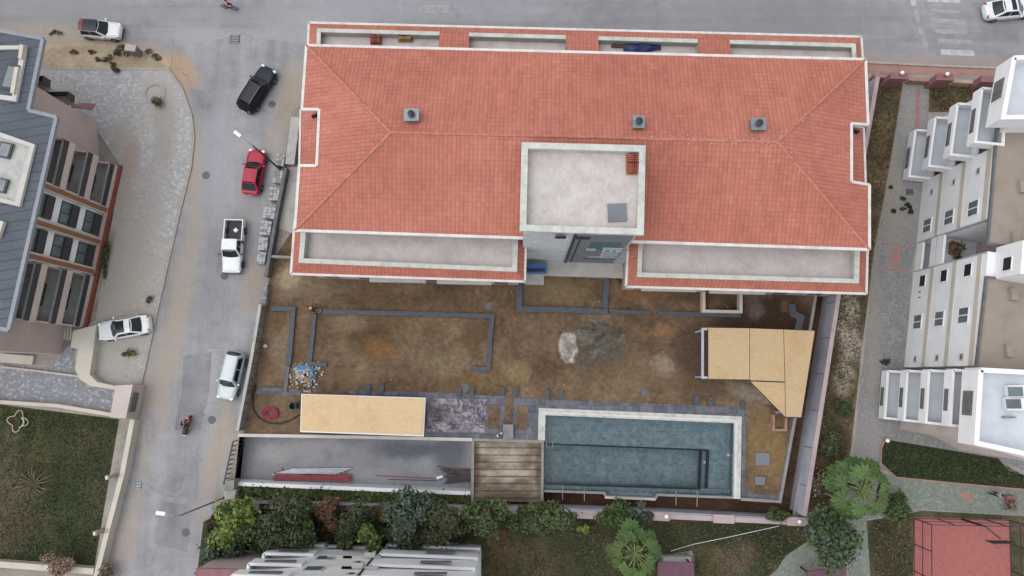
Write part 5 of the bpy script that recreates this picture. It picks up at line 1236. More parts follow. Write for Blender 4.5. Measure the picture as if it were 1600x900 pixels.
    m = MB(); m.box((L * .498, 0, .36), (.05, W * .55, .16)); m.build('grille', 'black', t, local=True)
    m = MB(); m.box((-L * .503, 0, .45), (.02, .5, .11)); m.build('number_plate', 'white', t, local=True)
    # thin dark seams of bonnet and boot
    m = MB(); m.bar((xb + .12, w * .78, hb + .006), (L * .455, w * .66, Ht * nose + .02), .012, .012); m.bar((xb + .12, -w * .78, hb + .006), (L * .455, -w * .66, Ht * nose + .02), .012, .012); m.build('bonnet_seam', 'black', t, local=True)
    m = MB(); m.bar((xb + .14, -w * .5, hb + .03), (xb + .10, w * .1, hb + .05), .03, .02); m.build('wiper', 'black', t, local=True)
    return t
car('parked_car', 'small white hatchback with black roof and dark red tail panel beside the sandy verge', 158, 47, -5, 4.0, 1.72, 1.48, 'car_white', .62, .60, cab=(.19, .02, -.40, -.475), tail=.62, roofmat='car_black', band=('car_maroon', (.80, 1.0)), group='parked cars')
car('parked_car', 'black estate car angled across the side street', 402, 140, 61, 4.85, 1.9, 1.55, 'car_black', .60, .56, cab=(.20, .06, -.36, -.46), tail=.58, rails=True, group='parked cars')
car('parked_car', 'red hatchback parked under the bent street lamp', 397, 269, 83, 4.35, 1.8, 1.45, 'car_red', .61, .56, cab=(.18, .02, -.27, -.42), tail=.60, band=None, group='parked cars')
car('parked_car', 'white saloon with black front roof parked on the cobbled pavement', 195, 512, 190, 4.75, 1.85, 1.45, 'car_white', .61, .54, cab=(.20, .06, -.19, -.36), tail=.60, glass_roof=(-.08, .58), group='parked cars')
car('parked_car', 'silver off-roader with roof rails parked against the block wall', 362, 587, 259, 4.3, 1.8, 1.65, 'car_silver', .58, .56, cab=(.20, .10, -.42, -.48), tail=.56, rails=True, group='parked cars')
car('moving_car', 'white saloon with a small dark sunroof driving at the top right corner', 1577, 14, 6, 4.8, 1.88, 1.45, 'car_white', .61, .55, cab=(.19, .05, -.20, -.37), tail=.60, glass_roof=(.15, .5), group='parked cars')['group'] = 'cars on the main road'
# pickup
def pickup(px, py, ang):
    L, W, Ht = 4.95, 1.78, 1.62
    c = at(px, py, .6); t = thing('pickup_truck', 'white double cab pickup with a dark empty bed parked by the wrapped pallets', 'pickup truck', (c.x, c.y, .008), R(ang), 'parked cars')
    w = W / 2; b = MB(); secs = []
    for fx, z, fw, zl in [(-.10, .98, 1, .28), (0.0, .98, 1, .25), (.14, .97, 1, .25), (.24, .95, .99, .25), (.36, .90, .97, .25), (.44, .84, .93, .26), (.485, .74, .88, .3), (.5, .55, .82, .34)]:
        x = fx * L; ww = w * fw
        half = [(0, zl), (ww * .85, zl), (ww, zl + .08), (ww, lerp(zl, z, .6)), (ww * .97, z - .05), (ww * .84, z), (ww * .4, z + .02), (0, z + .025)]
        secs.append([(x, y, zz) for y, zz in half] + [(x, -y, zz) for y, zz in half[-2:0:-1]])
    for s0, s1 in zip(secs[:-1], secs[1:]):
        n = len(s0)
        for j in range(n): b.poly([s0[j], s1[j], s1[(j + 1) % n], s0[(j + 1) % n]])
    b.poly(secs[0]); b.poly(secs[-1][::-1]); b.build('body', 'car_white', t, local=True, smooth=True, weld=True, sub=1)
    m = MB(); x0, x1 = -.5 * L, -.105 * L
    m.box(((x0 + x1) / 2, w - .05, .68), (x1 - x0, .09, .62)); m.box(((x0 + x1) / 2, -w + .05, .68), (x1 - x0, .09, .62)); m.box((x0 + .04, 0, .68), (.08, W - .19, .62)); m.box((x1 - .03, 0, .70), (.06, W - .19, .66)); bed = m.build('cargo_bed', 'car_white', t, local=True)
    MB().box(((x0 + x1) / 2, 0, .5), (x1 - x0 - .16, W - .2, .06)).build('bed_floor', 'black', bed, local=True)
    MB().box((x0 + .95, .1, .58), (.34, .34, .12), R(45)).build('spare_part', 'white', bed, local=True)
    m = MB(); m.box(((x0 + x1) / 2, 0, .55), (x1 - x0 - .2, .05, .05)); m.box((x0 + .5, 0, .55), (.05, W - .3, .05)); m.box((x1 - .5, 0, .55), (.05, W - .3, .05)); m.build('bed_rib', 'darkmetal', bed, local=True)
    hb = .97; zt = Ht; xb, xt, xr, xk = .20 * L, .10 * L, -.10 * L, -.115 * L; wb_, wt_ = w * .93, w * .76
    FL, FR, Rl, Rr = (xb, wb_, hb), (xb, -wb_, hb), (xk, wb_, hb), (xk, -wb_, hb); fl, fr, rl, rr = (xt, wt_, zt), (xt, -wt_, zt), (xr, wt_, zt), (xr, -wt_, zt)
    fb = Vector((.12, 0, 0)); m = MB(); patch(m, (FR, FL, fl, fr), bul=fb, n=6); patch(m, (Rl, Rr, rr, rl)); patch(m, (FL, Rl, rl, fl)); patch(m, (Rr, FR, fr, rr)); m.build('cabin_frame', 'car_white', t, local=True, weld=True)
    m = MB(); patch(m, (fr, fl, rl, rr), bul=Vector((0, 0, .04)), n=6, off=.004); m.build('roof', 'car_white', t, local=True, smooth=True)
    m = MB(); patch(m, (FR, FL, fl, fr), (.05, .95), (.04, .96), .012, fb, 6); m.build('windshield', 'glass_dark', t, local=True, smooth=True)
    m = MB(); patch(m, (Rl, Rr, rr, rl), (.1, .9), (.1, .9), .012); m.build('rear_window', 'glass_dark', t, local=True)
    for cs in ((FL, Rl, rl, fl), (Rr, FR, fr, rr)):
        for u0, u1 in ((.12, .48), (.52, .90)): m = MB(); patch(m, cs, (u0, u1), (.08, .88), .012, n=2); m.build('side_window', 'glass_dark', t, local=True)
    for s in (-1, 1):
        for fx in (.33, -.30): wheel(t, fx * L, s * (w - .08), .36, .24, 'steel')
        MB().box((L * .475, s * w * .72, .68), (.16, .3, .16)).build('headlight', 'lamp_clear', t, local=True, bevel=.02); MB().box((-L * .503, s * w * .88, .75), (.04, .14, .3)).build('taillight', 'lamp_red', t, local=True)
        MB().box((xb - .18, s * (w + .1), hb + .1), (.1, .2, .16)).build('mirror', 'black', t, local=True, bevel=.02)
    MB().box((L * .50, 0, .38), (.08, W * .9, .14)).build('bumper', 'black', t, local=True); MB().box((-L * .51, 0, .42), (.06, W * .9, .12)).build('bumper', 'steel', t, local=True)
    MB().box((-L * .505, 0, .7), (.02, .5, .12)).build('number_plate', 'white', t, local=True)
pickup(365, 385, 269)

# ================================================================ PEOPLE AND TWO-WHEELERS
def skinmesh(name, J, E, mat_, parent, root, sub=1):
    """J: name -> (x,y,z,radius); E: bones"""
    names = list(J); bm = bmesh.new(); lay = bm.verts.layers.skin.verify(); vs = []
    for k in names:
        v = bm.verts.new(J[k][:3]); r = J[k][3]; v[lay].radius = (r, r); v[lay].use_root = (k == root); vs.append(v)
    for a, b in E: bm.edges.new((vs[names.index(a)], vs[names.index(b)]))
    me = bpy.data.meshes.new(name); bm.to_mesh(me); bm.free()
    me.materials.append(MT[mat_]); o = bpy.data.objects.new(name, me); COL.objects.link(o); o.parent = parent
    md = o.modifiers.new('skin', 'SKIN'); md.use_smooth_shade = True; md.use_x_symmetry = False
    s = o.modifiers.new('sub', 'SUBSURF'); s.levels = s.render_levels = sub
    return o
def person(label, loc, rz, pose, top, legs, hat=None, group=None):
    t = thing('person', label, 'person', loc, rz, group)
    J = dict(pose); E = [('pel', 'wai'), ('wai', 'che'), ('che', 'nec'), ('nec', 'hea'), ('hea', 'cro')]
    for s in 'lr':
        E += [('che', 'sh' + s), ('sh' + s, 'el' + s), ('el' + s, 'wr' + s), ('wr' + s, 'pa' + s), ('pel', 'hi' + s), ('hi' + s, 'kn' + s), ('kn' + s, 'an' + s), ('an' + s, 'to' + s)]
        w_, p_ = Vector(J['wr' + s][:3]), Vector(J['pa' + s][:3]); d = (p_ - w_).normalized(); sd = d.cross(Vector((0, 0, 1))); sd = (sd if sd.length > .1 else Vector((0, 1, 0))).normalized(); dn = d.cross(sd)
        for k, (o_, l_) in enumerate(((-.03, .07), (-.01, .085), (.012, .08), (.032, .06))):
            a = p_ + sd * o_ + d * l_ * .5; b = a + d * l_ * .4 + dn * .02
            J['f%d%s' % (k, s)] = (*a, .009); J['g%d%s' % (k, s)] = (*b, .007); E += [('pa' + s, 'f%d%s' % (k, s)), ('f%d%s' % (k, s), 'g%d%s' % (k, s))]
        a = w_.lerp(p_, .5) + sd * .045 + d * .01; b = a + d * .035 + sd * .01
        J['t0' + s] = (*a, .011); J['t1' + s] = (*b, .008); E += [('pa' + s, 't0' + s), ('t0' + s, 't1' + s)]
    skinmesh('body', J, E, 'skin', t, 'pel')
    gr = lambda k, f, e=0: (*pose[k][:3], pose[k][3] * f + e) if not hasattr(pose[k][3], '__len__') else (*pose[k][:3], (pose[k][3][0] * f + e, pose[k][3][1] * f + e))
    Sj = {k: gr(k, 1.12, .012) for k in ('pel', 'wai', 'che', 'shl', 'shr', 'ell', 'elr')}
    for s in 'lr': Sj['cu' + s] = (*Vector(pose['el' + s][:3]).lerp(Vector(pose['wr' + s][:3]), .75), .042)
    skinmesh('shirt', Sj, [('pel', 'wai'), ('wai', 'che'), ('che', 'shl'), ('che', 'shr'), ('shl', 'ell'), ('shr', 'elr'), ('ell', 'cul'), ('elr', 'cur')], top, t, 'pel')
    Tj = {k: gr(k, 1.12, .012) for k in ('pel', 'hil', 'hir', 'knl', 'knr')}
    for s in 'lr': Tj['he' + s] = (*Vector(pose['kn' + s][:3]).lerp(Vector(pose['an' + s][:3]), .9), .062)
    skinmesh('trousers', Tj, [('pel', 'hil'), ('pel', 'hir'), ('hil', 'knl'), ('hir', 'knr'), ('knl', 'hel'), ('knr', 'her')], legs, t, 'pel')
    for s in 'lr':
        a, b = Vector(pose['an' + s][:3]), Vector(pose['to' + s][:3]); skinmesh('shoe', {'a': (*(a - Vector((0, 0, .03))), .055), 'b': (*b, .045)}, [('a', 'b')], 'cloth_black', t, 'a')
    h = Vector(pose['hea'][:3]); cdir = (Vector(pose['cro'][:3]) - h).normalized()
    m = MB(); cc = h + cdir * .055; q_ = Vector((0, 0, 1)).rotation_difference(cdir)
    for k in range(6):
        for j in range(12):
            def sp(i, jj): a, b = i / 6 * math.pi * .55, jj / 12 * 2 * math.pi; return cc + q_ @ Vector((math.sin(a) * math.cos(b) * .108 - .012, math.sin(a) * math.sin(b) * .098, math.cos(a) * .115))
            m.poly([sp(k, j), sp(k + 1, j), sp(k + 1, j + 1), sp(k, j + 1)])
    if hat: m.build('helmet' if 'helmet' in label else 'cap', hat, t, local=True, smooth=True, weld=True)
    else: m.build('hair', 'hair', t, local=True, smooth=True, weld=True)
    # face on the front of the head (local +x)
    fwd = Vector((1, 0, 0)); f0 = h + fwd * .095
    m = MB(); m.box(f0 + Vector((.008, 0, -.0)), (.03, .022, .04)); m.build('nose', 'skin', t, local=True, bevel=.006)
    for s in (-1, 1): MB().lathe(f0 + Vector((-.012, s * .033, .03)), [(.004, -.01), (.012, 0), (.004, .01)], 8).build('eye', 'black', t, local=True); MB().box(h + Vector((0, s * .088, .0)), (.03, .015, .05)).build('ear', 'skin', t, local=True, bevel=.005)
    MB().box(f0 + Vector((-.004, 0, -.045)), (.01, .045, .01)).build('mouth', 'car_maroon', t, local=True)
    return t
STAND = dict(pel=(0, 0, .95, .12), wai=(.01, 0, 1.1, .115), che=(.0, 0, 1.33, .135), nec=(0, 0, 1.48, .05), hea=(.02, 0, 1.6, .085), cro=(.015, 0, 1.7, .07),
    shl=(0, .18, 1.41, .06), shr=(0, -.18, 1.41, .06), ell=(-.04, .25, 1.13, .042), elr=(.02, -.25, 1.13, .042), wrl=(.06, .26, .88, .028), wrr=(.14, -.24, .9, .028), pal=(.09, .25, .8, .03), par=(.18, -.23, .82, .03),
    hil=(0, .09, .9, .085), hir=(0, -.09, .9, .085), knl=(.03, .1, .49, .055), knr=(.02, -.1, .49, .055), anl=(0, .1, .08, .04), anr=(0, -.1, .08, .04), tol=(.15, .12, .04, .035), tor=(.15, -.12, .04, .035))
WALK = dict(STAND); WALK.update(knl=(.2, .09, .5, .055), anl=(.25, .09, .09, .04), tol=(.4, .1, .06, .035), knr=(-.02, -.09, .49, .055), anr=(-.3, -.09, .14, .04), tor=(-.17, -.1, .05, .035), ell=(-.12, .24, 1.14, .042), wrl=(-.1, .26, .9, .028), pal=(-.09, .26, .82, .03))
BEND = dict(pel=(-.25, 0, .62, .125), wai=(-.12, 0, .74, .12), che=(.12, 0, .82, .14), nec=(.26, 0, .86, .05), hea=(.37, 0, .9, .085), cro=(.46, 0, .94, .07),
    shl=(.17, .18, .82, .06), shr=(.17, -.18, .82, .06), ell=(.3, .24, .58, .042), elr=(.32, -.22, .58, .042), wrl=(.45, .16, .36, .028), wrr=(.46, -.14, .36, .028), pal=(.5, .12, .29, .03), par=(.51, -.1, .29, .03),
    hil=(-.22, .1, .58, .09), hir=(-.22, -.1, .58, .09), knl=(.12, .2, .48, .058), knr=(.1, -.2, .46, .058), anl=(-.1, .2, .09, .04), anr=(-.12, -.2, .09, .04), tol=(.06, .22, .05, .035), tor=(.04, -.22, .05, .035))
RIDE = dict(pel=(-.1, 0, .82, .125), wai=(-.06, 0, .97, .12), che=(.06, 0, 1.18, .135), nec=(.1, 0, 1.33, .05), hea=(.14, 0, 1.45, .085), cro=(.13, 0, 1.55, .07),
    shl=(.07, .18, 1.26, .06), shr=(.07, -.18, 1.26, .06), ell=(.24, .3, 1.08, .042), elr=(.24, -.3, 1.08, .042), wrl=(.44, .28, 1.03, .028), wrr=(.44, -.28, 1.03, .028), pal=(.51, .27, 1.03, .03), par=(.51, -.27, 1.03, .03),
    hil=(-.06, .1, .78, .09), hir=(-.06, -.1, .78, .09), knl=(.3, .17, .68, .058), knr=(.3, -.17, .68, .058), anl=(.22, .15, .3, .04), anr=(.22, -.15, .3, .04), tol=(.38, .16, .25, .035), tor=(.38, -.16, .25, .035))
def gp(px, py, z=.1): return (*at2(px, py, z), z)
person('person in dark clothes crouching over the end of the long stone border', gp(492, 485), R(140), BEND, 'cloth_black', 'cloth_brown', 'cloth_black')
person('person in a white shirt standing beside the steps to the wooden deck', gp(781, 677, .14), R(-60), STAND, 'cloth_white', 'cloth_blue')
person('person in a pale top and dark trousers walking on the greenish path', gp(1546, 769, .03), R(-10), WALK, 'cloth_grey', 'cloth_black')
# motor scooter
def two_wheels(t, wb, r, w_, mat_r='darkmetal', spokes=False):
    for x in (-wb / 2, wb / 2):
        rr = [(r * .82, -w_ / 2), (r, -w_ * .2), (r, w_ * .2), (r * .82, w_ / 2)]
        a = MB().lathe((x, 0, r), rr + [rr[0]], 26, axis='Y', cap=False).build('wheel', 'rubber', t, local=True, smooth=True)
        m = MB()
        for k in range(12 if spokes else 6): an = k * 2 * math.pi / (12 if spokes else 6); m.bar((x, 0, r), (x + math.cos(an) * r * .85, 0, r + math.sin(an) * r * .85), .012 if spokes else .03, .012 if spokes else .05)
        m.build('spokes', mat_r, a, local=True)
t = thing('motor_scooter', 'dark red motor scooter riding up the side street', 'scooter', gp(296.5, 664, .012), R(80))
two_wheels(t, 1.25, .27, .12)
m = MB(); m.grid(lambda u, v: Vector((lerp(-.85, -.05, u), lerp(-1, 1, v) * .17 * (1 - .5 * (2 * u - 1) ** 4), .5 + .22 * (1 - (2 * v - 1) ** 2) + .05 * u)), 6, 8); m.box((-.45, 0, .45), (.8, .26, .25)); m.build('rear_fairing', 'car_maroon', t, local=True, smooth=False)
m = MB(); m.box((-.4, 0, .78), (.75, .28, .1)); m.build('seat', 'black', t, local=True, bevel=.03)
MB().box((.1, 0, .32), (.5, .3, .08)).build('footboard', 'darkmetal', t, local=True, bevel=.02)
m = MB(); m.grid(lambda u, v: Vector((.42 + .28 * (1 - (2 * u - 1) ** 2) - .1 * v, (2 * u - 1) * .24 * (1 - .2 * v), lerp(.3, 1.0, v))), 8, 5); m.build('front_fairing', 'car_red', t, local=True, smooth=True)
m = MB(); m.tube([(.62, 0, .27), (.42, 0, 1.0)], .03, 6); m.tube([(.44, -.33, 1.03), (.46, 0, 1.0), (.44, .33, 1.03)], .018, 6); m.build('handlebar', 'darkmetal', t, local=True)
MB().box((.64, 0, .78), (.06, .16, .12)).build('headlight', 'lamp_clear', t, local=True, bevel=.02); MB().box((-.9, 0, .58), (.06, .16, .08)).build('taillight', 'lamp_clear', t, local=True, bevel=.01)
for s in (-1, 1): m = MB(); m.tube([(.44, s * .25, 1.03), (.4, s * .3, 1.2)], .008, 4); m.box((.4, s * .32, 1.22), (.02, .12, .07)); m.build('mirror', 'steel', t, local=True)
person('person in black with a dark helmet riding the dark red scooter', gp(296.5, 664, .012), R(80), RIDE, 'cloth_black', 'cloth_brown', 'cloth_black')
t = thing('bicycle', 'dark bicycle ridden along the main road at the top left', 'bicycle', gp(361, 14.5, .012), R(-8))
two_wheels(t, 1.08, .33, .045, 'steel', True)
m = MB(); a_, b_, c_, d_ = (-.54, 0, .33), (-.08, 0, .3), (-.22, 0, .8), (.38, 0, .82)
for p_, q_ in ((a_, b_), (b_, c_), (a_, c_), (c_, d_), (b_, d_), (d_, (.54, 0, .33))): m.tube([p_, q_], .02, 6)
m.build('frame', 'green_plastic', t, local=True); MB().box((-.24, 0, .86), (.26, .15, .06)).build('saddle', 'black', t, local=True, bevel=.02)
m = MB(); m.tube([d_, (.36, 0, 1.0)], .015, 6); m.tube([(.42, -.28, 1.02), (.36, 0, 1.0), (.42, .28, 1.02)], .015, 6); m.build('handlebar', 'steel', t, local=True)
m = MB(); m.tube([(-.08, -.1, .3), (-.08, .1, .3)], .03, 8); m.box((-.08, .14, .14), (.1, .1, .03)); m.box((-.08, -.14, .46), (.1, .1, .03)); m.build('pedals', 'black', t, local=True)
person('person in a pink top cycling along the main road at the top left', (gp(361, 14.5, .012)[0], gp(361, 14.5, .012)[1], .08), R(-8), RIDE, 'cloth_pink', 'cloth_black')
# ================================================================ PLANTS
def leaves_mesh(name, pts, nrm, size, mat_, parent, jit=.6, seed=1, asp=1.5):
    g = np.random.default_rng(seed); n = len(pts)
    nr = nrm + g.normal(0, jit, (n, 3)); nr /= np.linalg.norm(nr, axis=1)[:, None] + 1e-9
    t = np.cross(nr, g.normal(0, 1, (n, 3))); t /= np.linalg.norm(t, axis=1)[:, None] + 1e-9; b = np.cross(nr, t)
    s = (size * g.uniform(.6, 1.4, n))[:, None]
    P = np.stack([pts - t * s * .5 * asp, pts + b * s * .5 + nr * s * .08, pts + t * s * .5 * asp, pts - b * s * .5 + nr * s * .08], 1).reshape(-1, 3)
    org = np.array(ORG[parent]) if parent is not None else P.mean(0) * [1, 1, 0]
    me = bpy.data.meshes.new(name); idx = np.arange(4 * n).reshape(-1, 4)
    me.from_pydata((P - org).tolist(), [], idx.tolist()); mats = mat_ if isinstance(mat_, (list, tuple)) else [mat_]
    for m_ in mats: me.materials.append(MT[m_])
    if len(mats) > 1: me.polygons.foreach_set('material_index', g.choice(len(mats), n, p=([.62, .38] if len(mats) == 2 else None)).astype('i'))
    o = bpy.data.objects.new(name, me); COL.objects.link(o); o.parent = parent
    if parent is None: o.location = org.tolist(); ORG[o] = tuple(org.tolist())
    else: ORG[o] = ORG[parent]
    return o
def crown_pts(c, rx, ry, rz, n, lobes, seed, hollow=.55):
    g = np.random.default_rng(seed); L = []
    for k in range(lobes):
        a = g.uniform(0, 2 * np.pi); r = np.sqrt(g.uniform(0, 1)) * .72; z = g.uniform(-.5, .65)
        L.append((np.array([math.cos(a) * r * rx, math.sin(a) * r * ry, z * rz]), g.uniform(.26, .46)))
    P = []; Q = []
    for k in range(n):
        o_, s_ = L[int(g.integers(lobes))]
        d = g.normal(0, 1, 3); d /= np.linalg.norm(d); d[2] = abs(d[2]) if g.random() < .6 else d[2]
        q_ = d * s_ * g.uniform(hollow, 1.12) * np.array([rx, ry, rz * .9]); P.append(o_ + q_); Q.append(d + [0, 0, .5])
    P = np.array(P); k_ = g.random(len(P)) < .22; P[k_] *= g.uniform(1.0, 1.28, (k_.sum(), 1)); P += g.normal(0, .05, P.shape) * rx
    return P + c, np.array(Q)
def tree(name, label, px, py, h, r, mats, n=2600, lobes=12, seed=1, size=.2, ry=None, cat='tree', group=None, trunk=True, rz=None):
    rz = rz or h * .38; zc = h - rz * .8
    c = at(px, py, zc); t = thing(name, label, cat, (c.x, c.y, 0), group=group)
    P, Q = crown_pts(np.array([c.x, c.y, zc]), r, ry or r, rz, n, lobes, seed)
    P[:, 2] = np.maximum(P[:, 2], .15)
    leaves_mesh('crown', P, Q, size, mats, t, seed=seed)
    g = random.Random(seed); m = MB(); b = Vector((c.x, c.y, 0)); top = Vector((c.x + g.uniform(-.2, .2), c.y + g.uniform(-.2, .2), zc))
    m.tube([b, b.lerp(top, .5) + Vector((g.uniform(-.12, .12), g.uniform(-.12, .12), 0)), top], [.05 * h ** .5 + .03, .04 * h ** .5 + .02, .03], 7)
    m.build('trunk', 'bark', t)
    m = MB()
    for k in range(7):
        a = g.uniform(0, 6.28); s = b.lerp(top, g.uniform(.4, .9)); e = Vector((c.x + math.cos(a) * r * .8, c.y + math.sin(a) * r * .8, zc + g.uniform(-.2, .5) * rz)); m.tube([s, s.lerp(e, .5) + Vector((0, 0, .15)), e], [.05, .035, .012], 5)
    m.build('branches', 'bark', t)
    return t
T = tree
T('leafy_tree', 'bright yellow-green tree at the street corner of the bottom garden', 362, 820, 4.4, 2.1, ['leaf_bright', 'leaf_mid'], 3600, 16, 11, .24)
T('leafy_tree', 'dark tree growing below the bright yellow-green tree beside the street', 345, 862, 4.0, 1.7, ['leaf_dark', 'leaf_blue'], 2400, 11, 12, .2)
T('leafy_tree', 'open dark olive tree right of the yellow-green tree', 445, 812, 4.6, 2.3, ['leaf_dark', 'leaf_olive'], 2400, 10, 13, .2)
T('leafy_tree', 'small mid green tree just north of the white apartment block, left one', 480, 832, 3.2, 1.3, ['leaf_mid', 'leaf_dark'], 1700, 8, 14, .2)
T('leafy_bush', 'russet leaved bush between the pink pillars', 520, 802, 2.6, 1.3, ['leaf_red', 'leaf_olive'], 1500, 8, 15, .18, cat='bush')
T('leafy_tree', 'very dark bare looking tree behind the russet bush', 552, 812, 3.8, 1.8, ['leaf_dark', 'leaf_olive'], 1600, 9, 16, .17)
T('leafy_bush', 'second russet bush left of the blue-green tree', 597, 802, 2.6, 1.1, ['leaf_red', 'leaf_dark'], 1200, 7, 17, .18, cat='bush')
T('leafy_bush', 'small olive green bush above the middle of the white apartment block', 538, 838, 2.4, 1.1, ['leaf_olive', 'leaf_mid'], 1300, 7, 18, .18, cat='bush')
T('leafy_tree', 'small vivid green tree leaning over the white apartment block, right one', 582, 840, 3.6, 1.2, ['leaf_mid', 'leaf_bright'], 1900, 8, 19, .2)
T('leafy_tree', 'large blue-green tree beside the wall south of the concrete yard', 637, 803, 5.0, 2.2, ['leaf_blue', 'leaf_blue', 'leaf_dark'], 3400, 15, 20, .22)
T('leafy_tree', 'dark olive tree right of the blue-green tree', 690, 815, 4.0, 2.0, ['leaf_olive', 'leaf_dark'], 2600, 11, 21, .2)
T('leafy_tree', 'dull green tree below the right corner of the wooden deck', 762, 806, 3.6, 1.9, ['leaf_mid', 'leaf_olive'], 2500, 11, 22, .22)
T('leafy_tree', 'dense dark shrub filling the corner between the olive trees and the white block', 655, 838, 2.6, 2.0, ['leaf_dark', 'leaf_olive'], 1700, 10, 23, .2, ry=1.0)
T('leafy_bush', 'shadowy shrub in the middle of the dark garden strip', 420, 842, 2.0, 2.2, ['leaf_dark'], 1500, 10, 24, .2, ry=1.1, cat='bush')
T('leafy_tree', 'mid green bushy tree spilling over the garden wall left of the pool', 860, 812, 3.2, 2.3, ['leaf_mid', 'leaf_olive'], 3000, 14, 25, .22, ry=1.4)
T('leafy_bush', 'dark bush over the garden wall below the left part of the pool', 965, 806, 2.6, 1.7, ['leaf_dark', 'leaf_mid'], 1800, 10, 26, .2, ry=1.1, cat='bush')
T('leafy_bush', 'thin twiggy bush over the pink pillar below the middle of the pool', 1005, 802, 2.2, 1.0, ['leaf_olive', 'leaf_blue'], 700, 7, 27, .16, cat='bush')
T('leafy_bush', 'little bright yellow plant on the shaded grass below the pool', 912, 825, .9, .5, ['leaf_bright'], 300, 4, 28, .18, cat='bush')
T('leafy_tree', 'big dark blue-green tree half over the plum roof at the bottom', 1290, 838, 5.2, 2.5, ['leaf_blue', 'leaf_dark', 'leaf_mid'], 4200, 17, 29, .22)
T('leafy_bush', 'round mid green bush touching the big palm near the red court', 1403, 793, 2.6, 1.25, ['leaf_mid', 'leaf_dark'], 1900, 9, 30, .2, cat='bush')
T('leafy_bush', 'dark scrubby bush on the weedy strip west of the grey path', 1315, 636, 1.2, .9, ['leaf_dark'], 700, 6, 31, .16, cat='bush')
T('leafy_bush', 'dull green scrub on the weedy strip north of the big palm', 1300, 690, 1.3, 1.1, ['leaf_olive', 'leaf_mid'], 800, 8, 32, .16, cat='bush')
T('leafy_bush', 'brownish scrub on the weedy strip above the big dark tree', 1285, 760, 1.3, 1.4, ['leaf_olive', 'leaf_dry'], 900, 8, 33, .16, cat='bush')
T('leafy_bush', 'ivy tuft at the south east corner of the boundary wall', 1215, 805, 1.6, 1.0, ['leaf_dark', 'leaf_mid'], 700, 7, 34, .16, ry=.6, cat='bush')
T('dry_bush', 'leafless brown bush spilling over the bottom cream wall', 90, 880, 2.2, 1.6, ['leaf_dry'], 2200, 10, 35, .13, ry=1.1, cat='bush')
T('dry_bush', 'small brown bush at the foot of the wide cream wall', 162, 896, 1.5, .8, ['leaf_dry', 'leaf_olive'], 700, 6, 36, .14, cat='bush')
T('leafy_bush', 'dark creeper along the rust red trim of the grey-roofed block', 166, 405, .6, .45, ['leaf_olive', 'leaf_dark'], 500, 6, 37, .14, ry=1.9, cat='bush', rz=.3)
T('leafy_bush', 'small plant growing out of the round tree ring', 248, 158, .8, .75, ['leaf_olive', 'leaf_dry'], 420, 6, 38, .15, ry=.55, cat='bush')
T('leafy_bush', 'small yellow-green plant below the white saloon on the cobbles', 203, 552, .6, .7, ['leaf_olive', 'leaf_bright'], 300, 6, 39, .14, ry=.35, cat='bush')
T('leafy_bush', 'tiny plant on the cobbles right of the cladding fins', 234, 466, .5, .45, ['leaf_olive', 'leaf_dry'], 200, 4, 40, .13, cat='bush')
T('leafy_bush', 'green weed clump at the edge of the sandy verge and the cobbles', 179, 108, .5, .4, ['leaf_olive', 'leaf_mid'], 260, 4, 41, .14, cat='bush')
PP = []; QQ = []
for k, (px, py, r) in enumerate([(186, 82, .55), (192, 76, .5), (174, 92, .4), (163, 94, .35), (152, 93, .3), (205, 74, .5), (234, 81, .5), (243, 88, .45), (117, 82, .4), (84, 52, .45), (95, 52, .3), (146, 83, .3), (200, 84, .4), (250, 93, .3), (178, 100, .3)]):
    c = at(px, py, 0); P, Q = crown_pts(np.array([c.x, c.y, .14]), r, r * .7, .22, 170, 5, 50 + k); P[:, 2] = np.maximum(P[:, 2], .02); PP.append(P); QQ.append(Q)
o = leaves_mesh('weeds', np.vstack(PP), np.vstack(QQ), .12, ['leaf_olive', 'leaf_dry'], None, seed=3)
tag(o, 'low scrubby weeds in the sandy verge between the white hatchback and the cobbles', 'weeds', kind='stuff')
T('leafy_tree', 'dark tree squeezed between the open olive tree and the white block', 405, 835, 3.6, 1.6, ['leaf_dark'], 1900, 10, 61, .2)
T('leafy_bush', 'dark bush hugging the garden wall between the russet bush and the olive tree', 475, 803, 2.2, 1.3, ['leaf_dark', 'leaf_olive'], 1100, 8, 62, .18, cat='bush')
T('leafy_bush', 'dark bush hugging the garden wall right of the blue-green tree', 725, 822, 2.4, 1.5, ['leaf_dark', 'leaf_mid'], 1300, 8, 63, .18, cat='bush')
T('leafy_bush', 'dark bush between the second russet bush and the blue-green tree', 610, 828, 2.2, 1.2, ['leaf_dark'], 1000, 8, 64, .18, cat='bush')
T('leafy_bush', 'low green bush on the wall between the deck and the two pool side bushes', 812, 812, 2.0, 1.2, ['leaf_mid', 'leaf_dark'], 1100, 8, 65, .18, cat='bush')
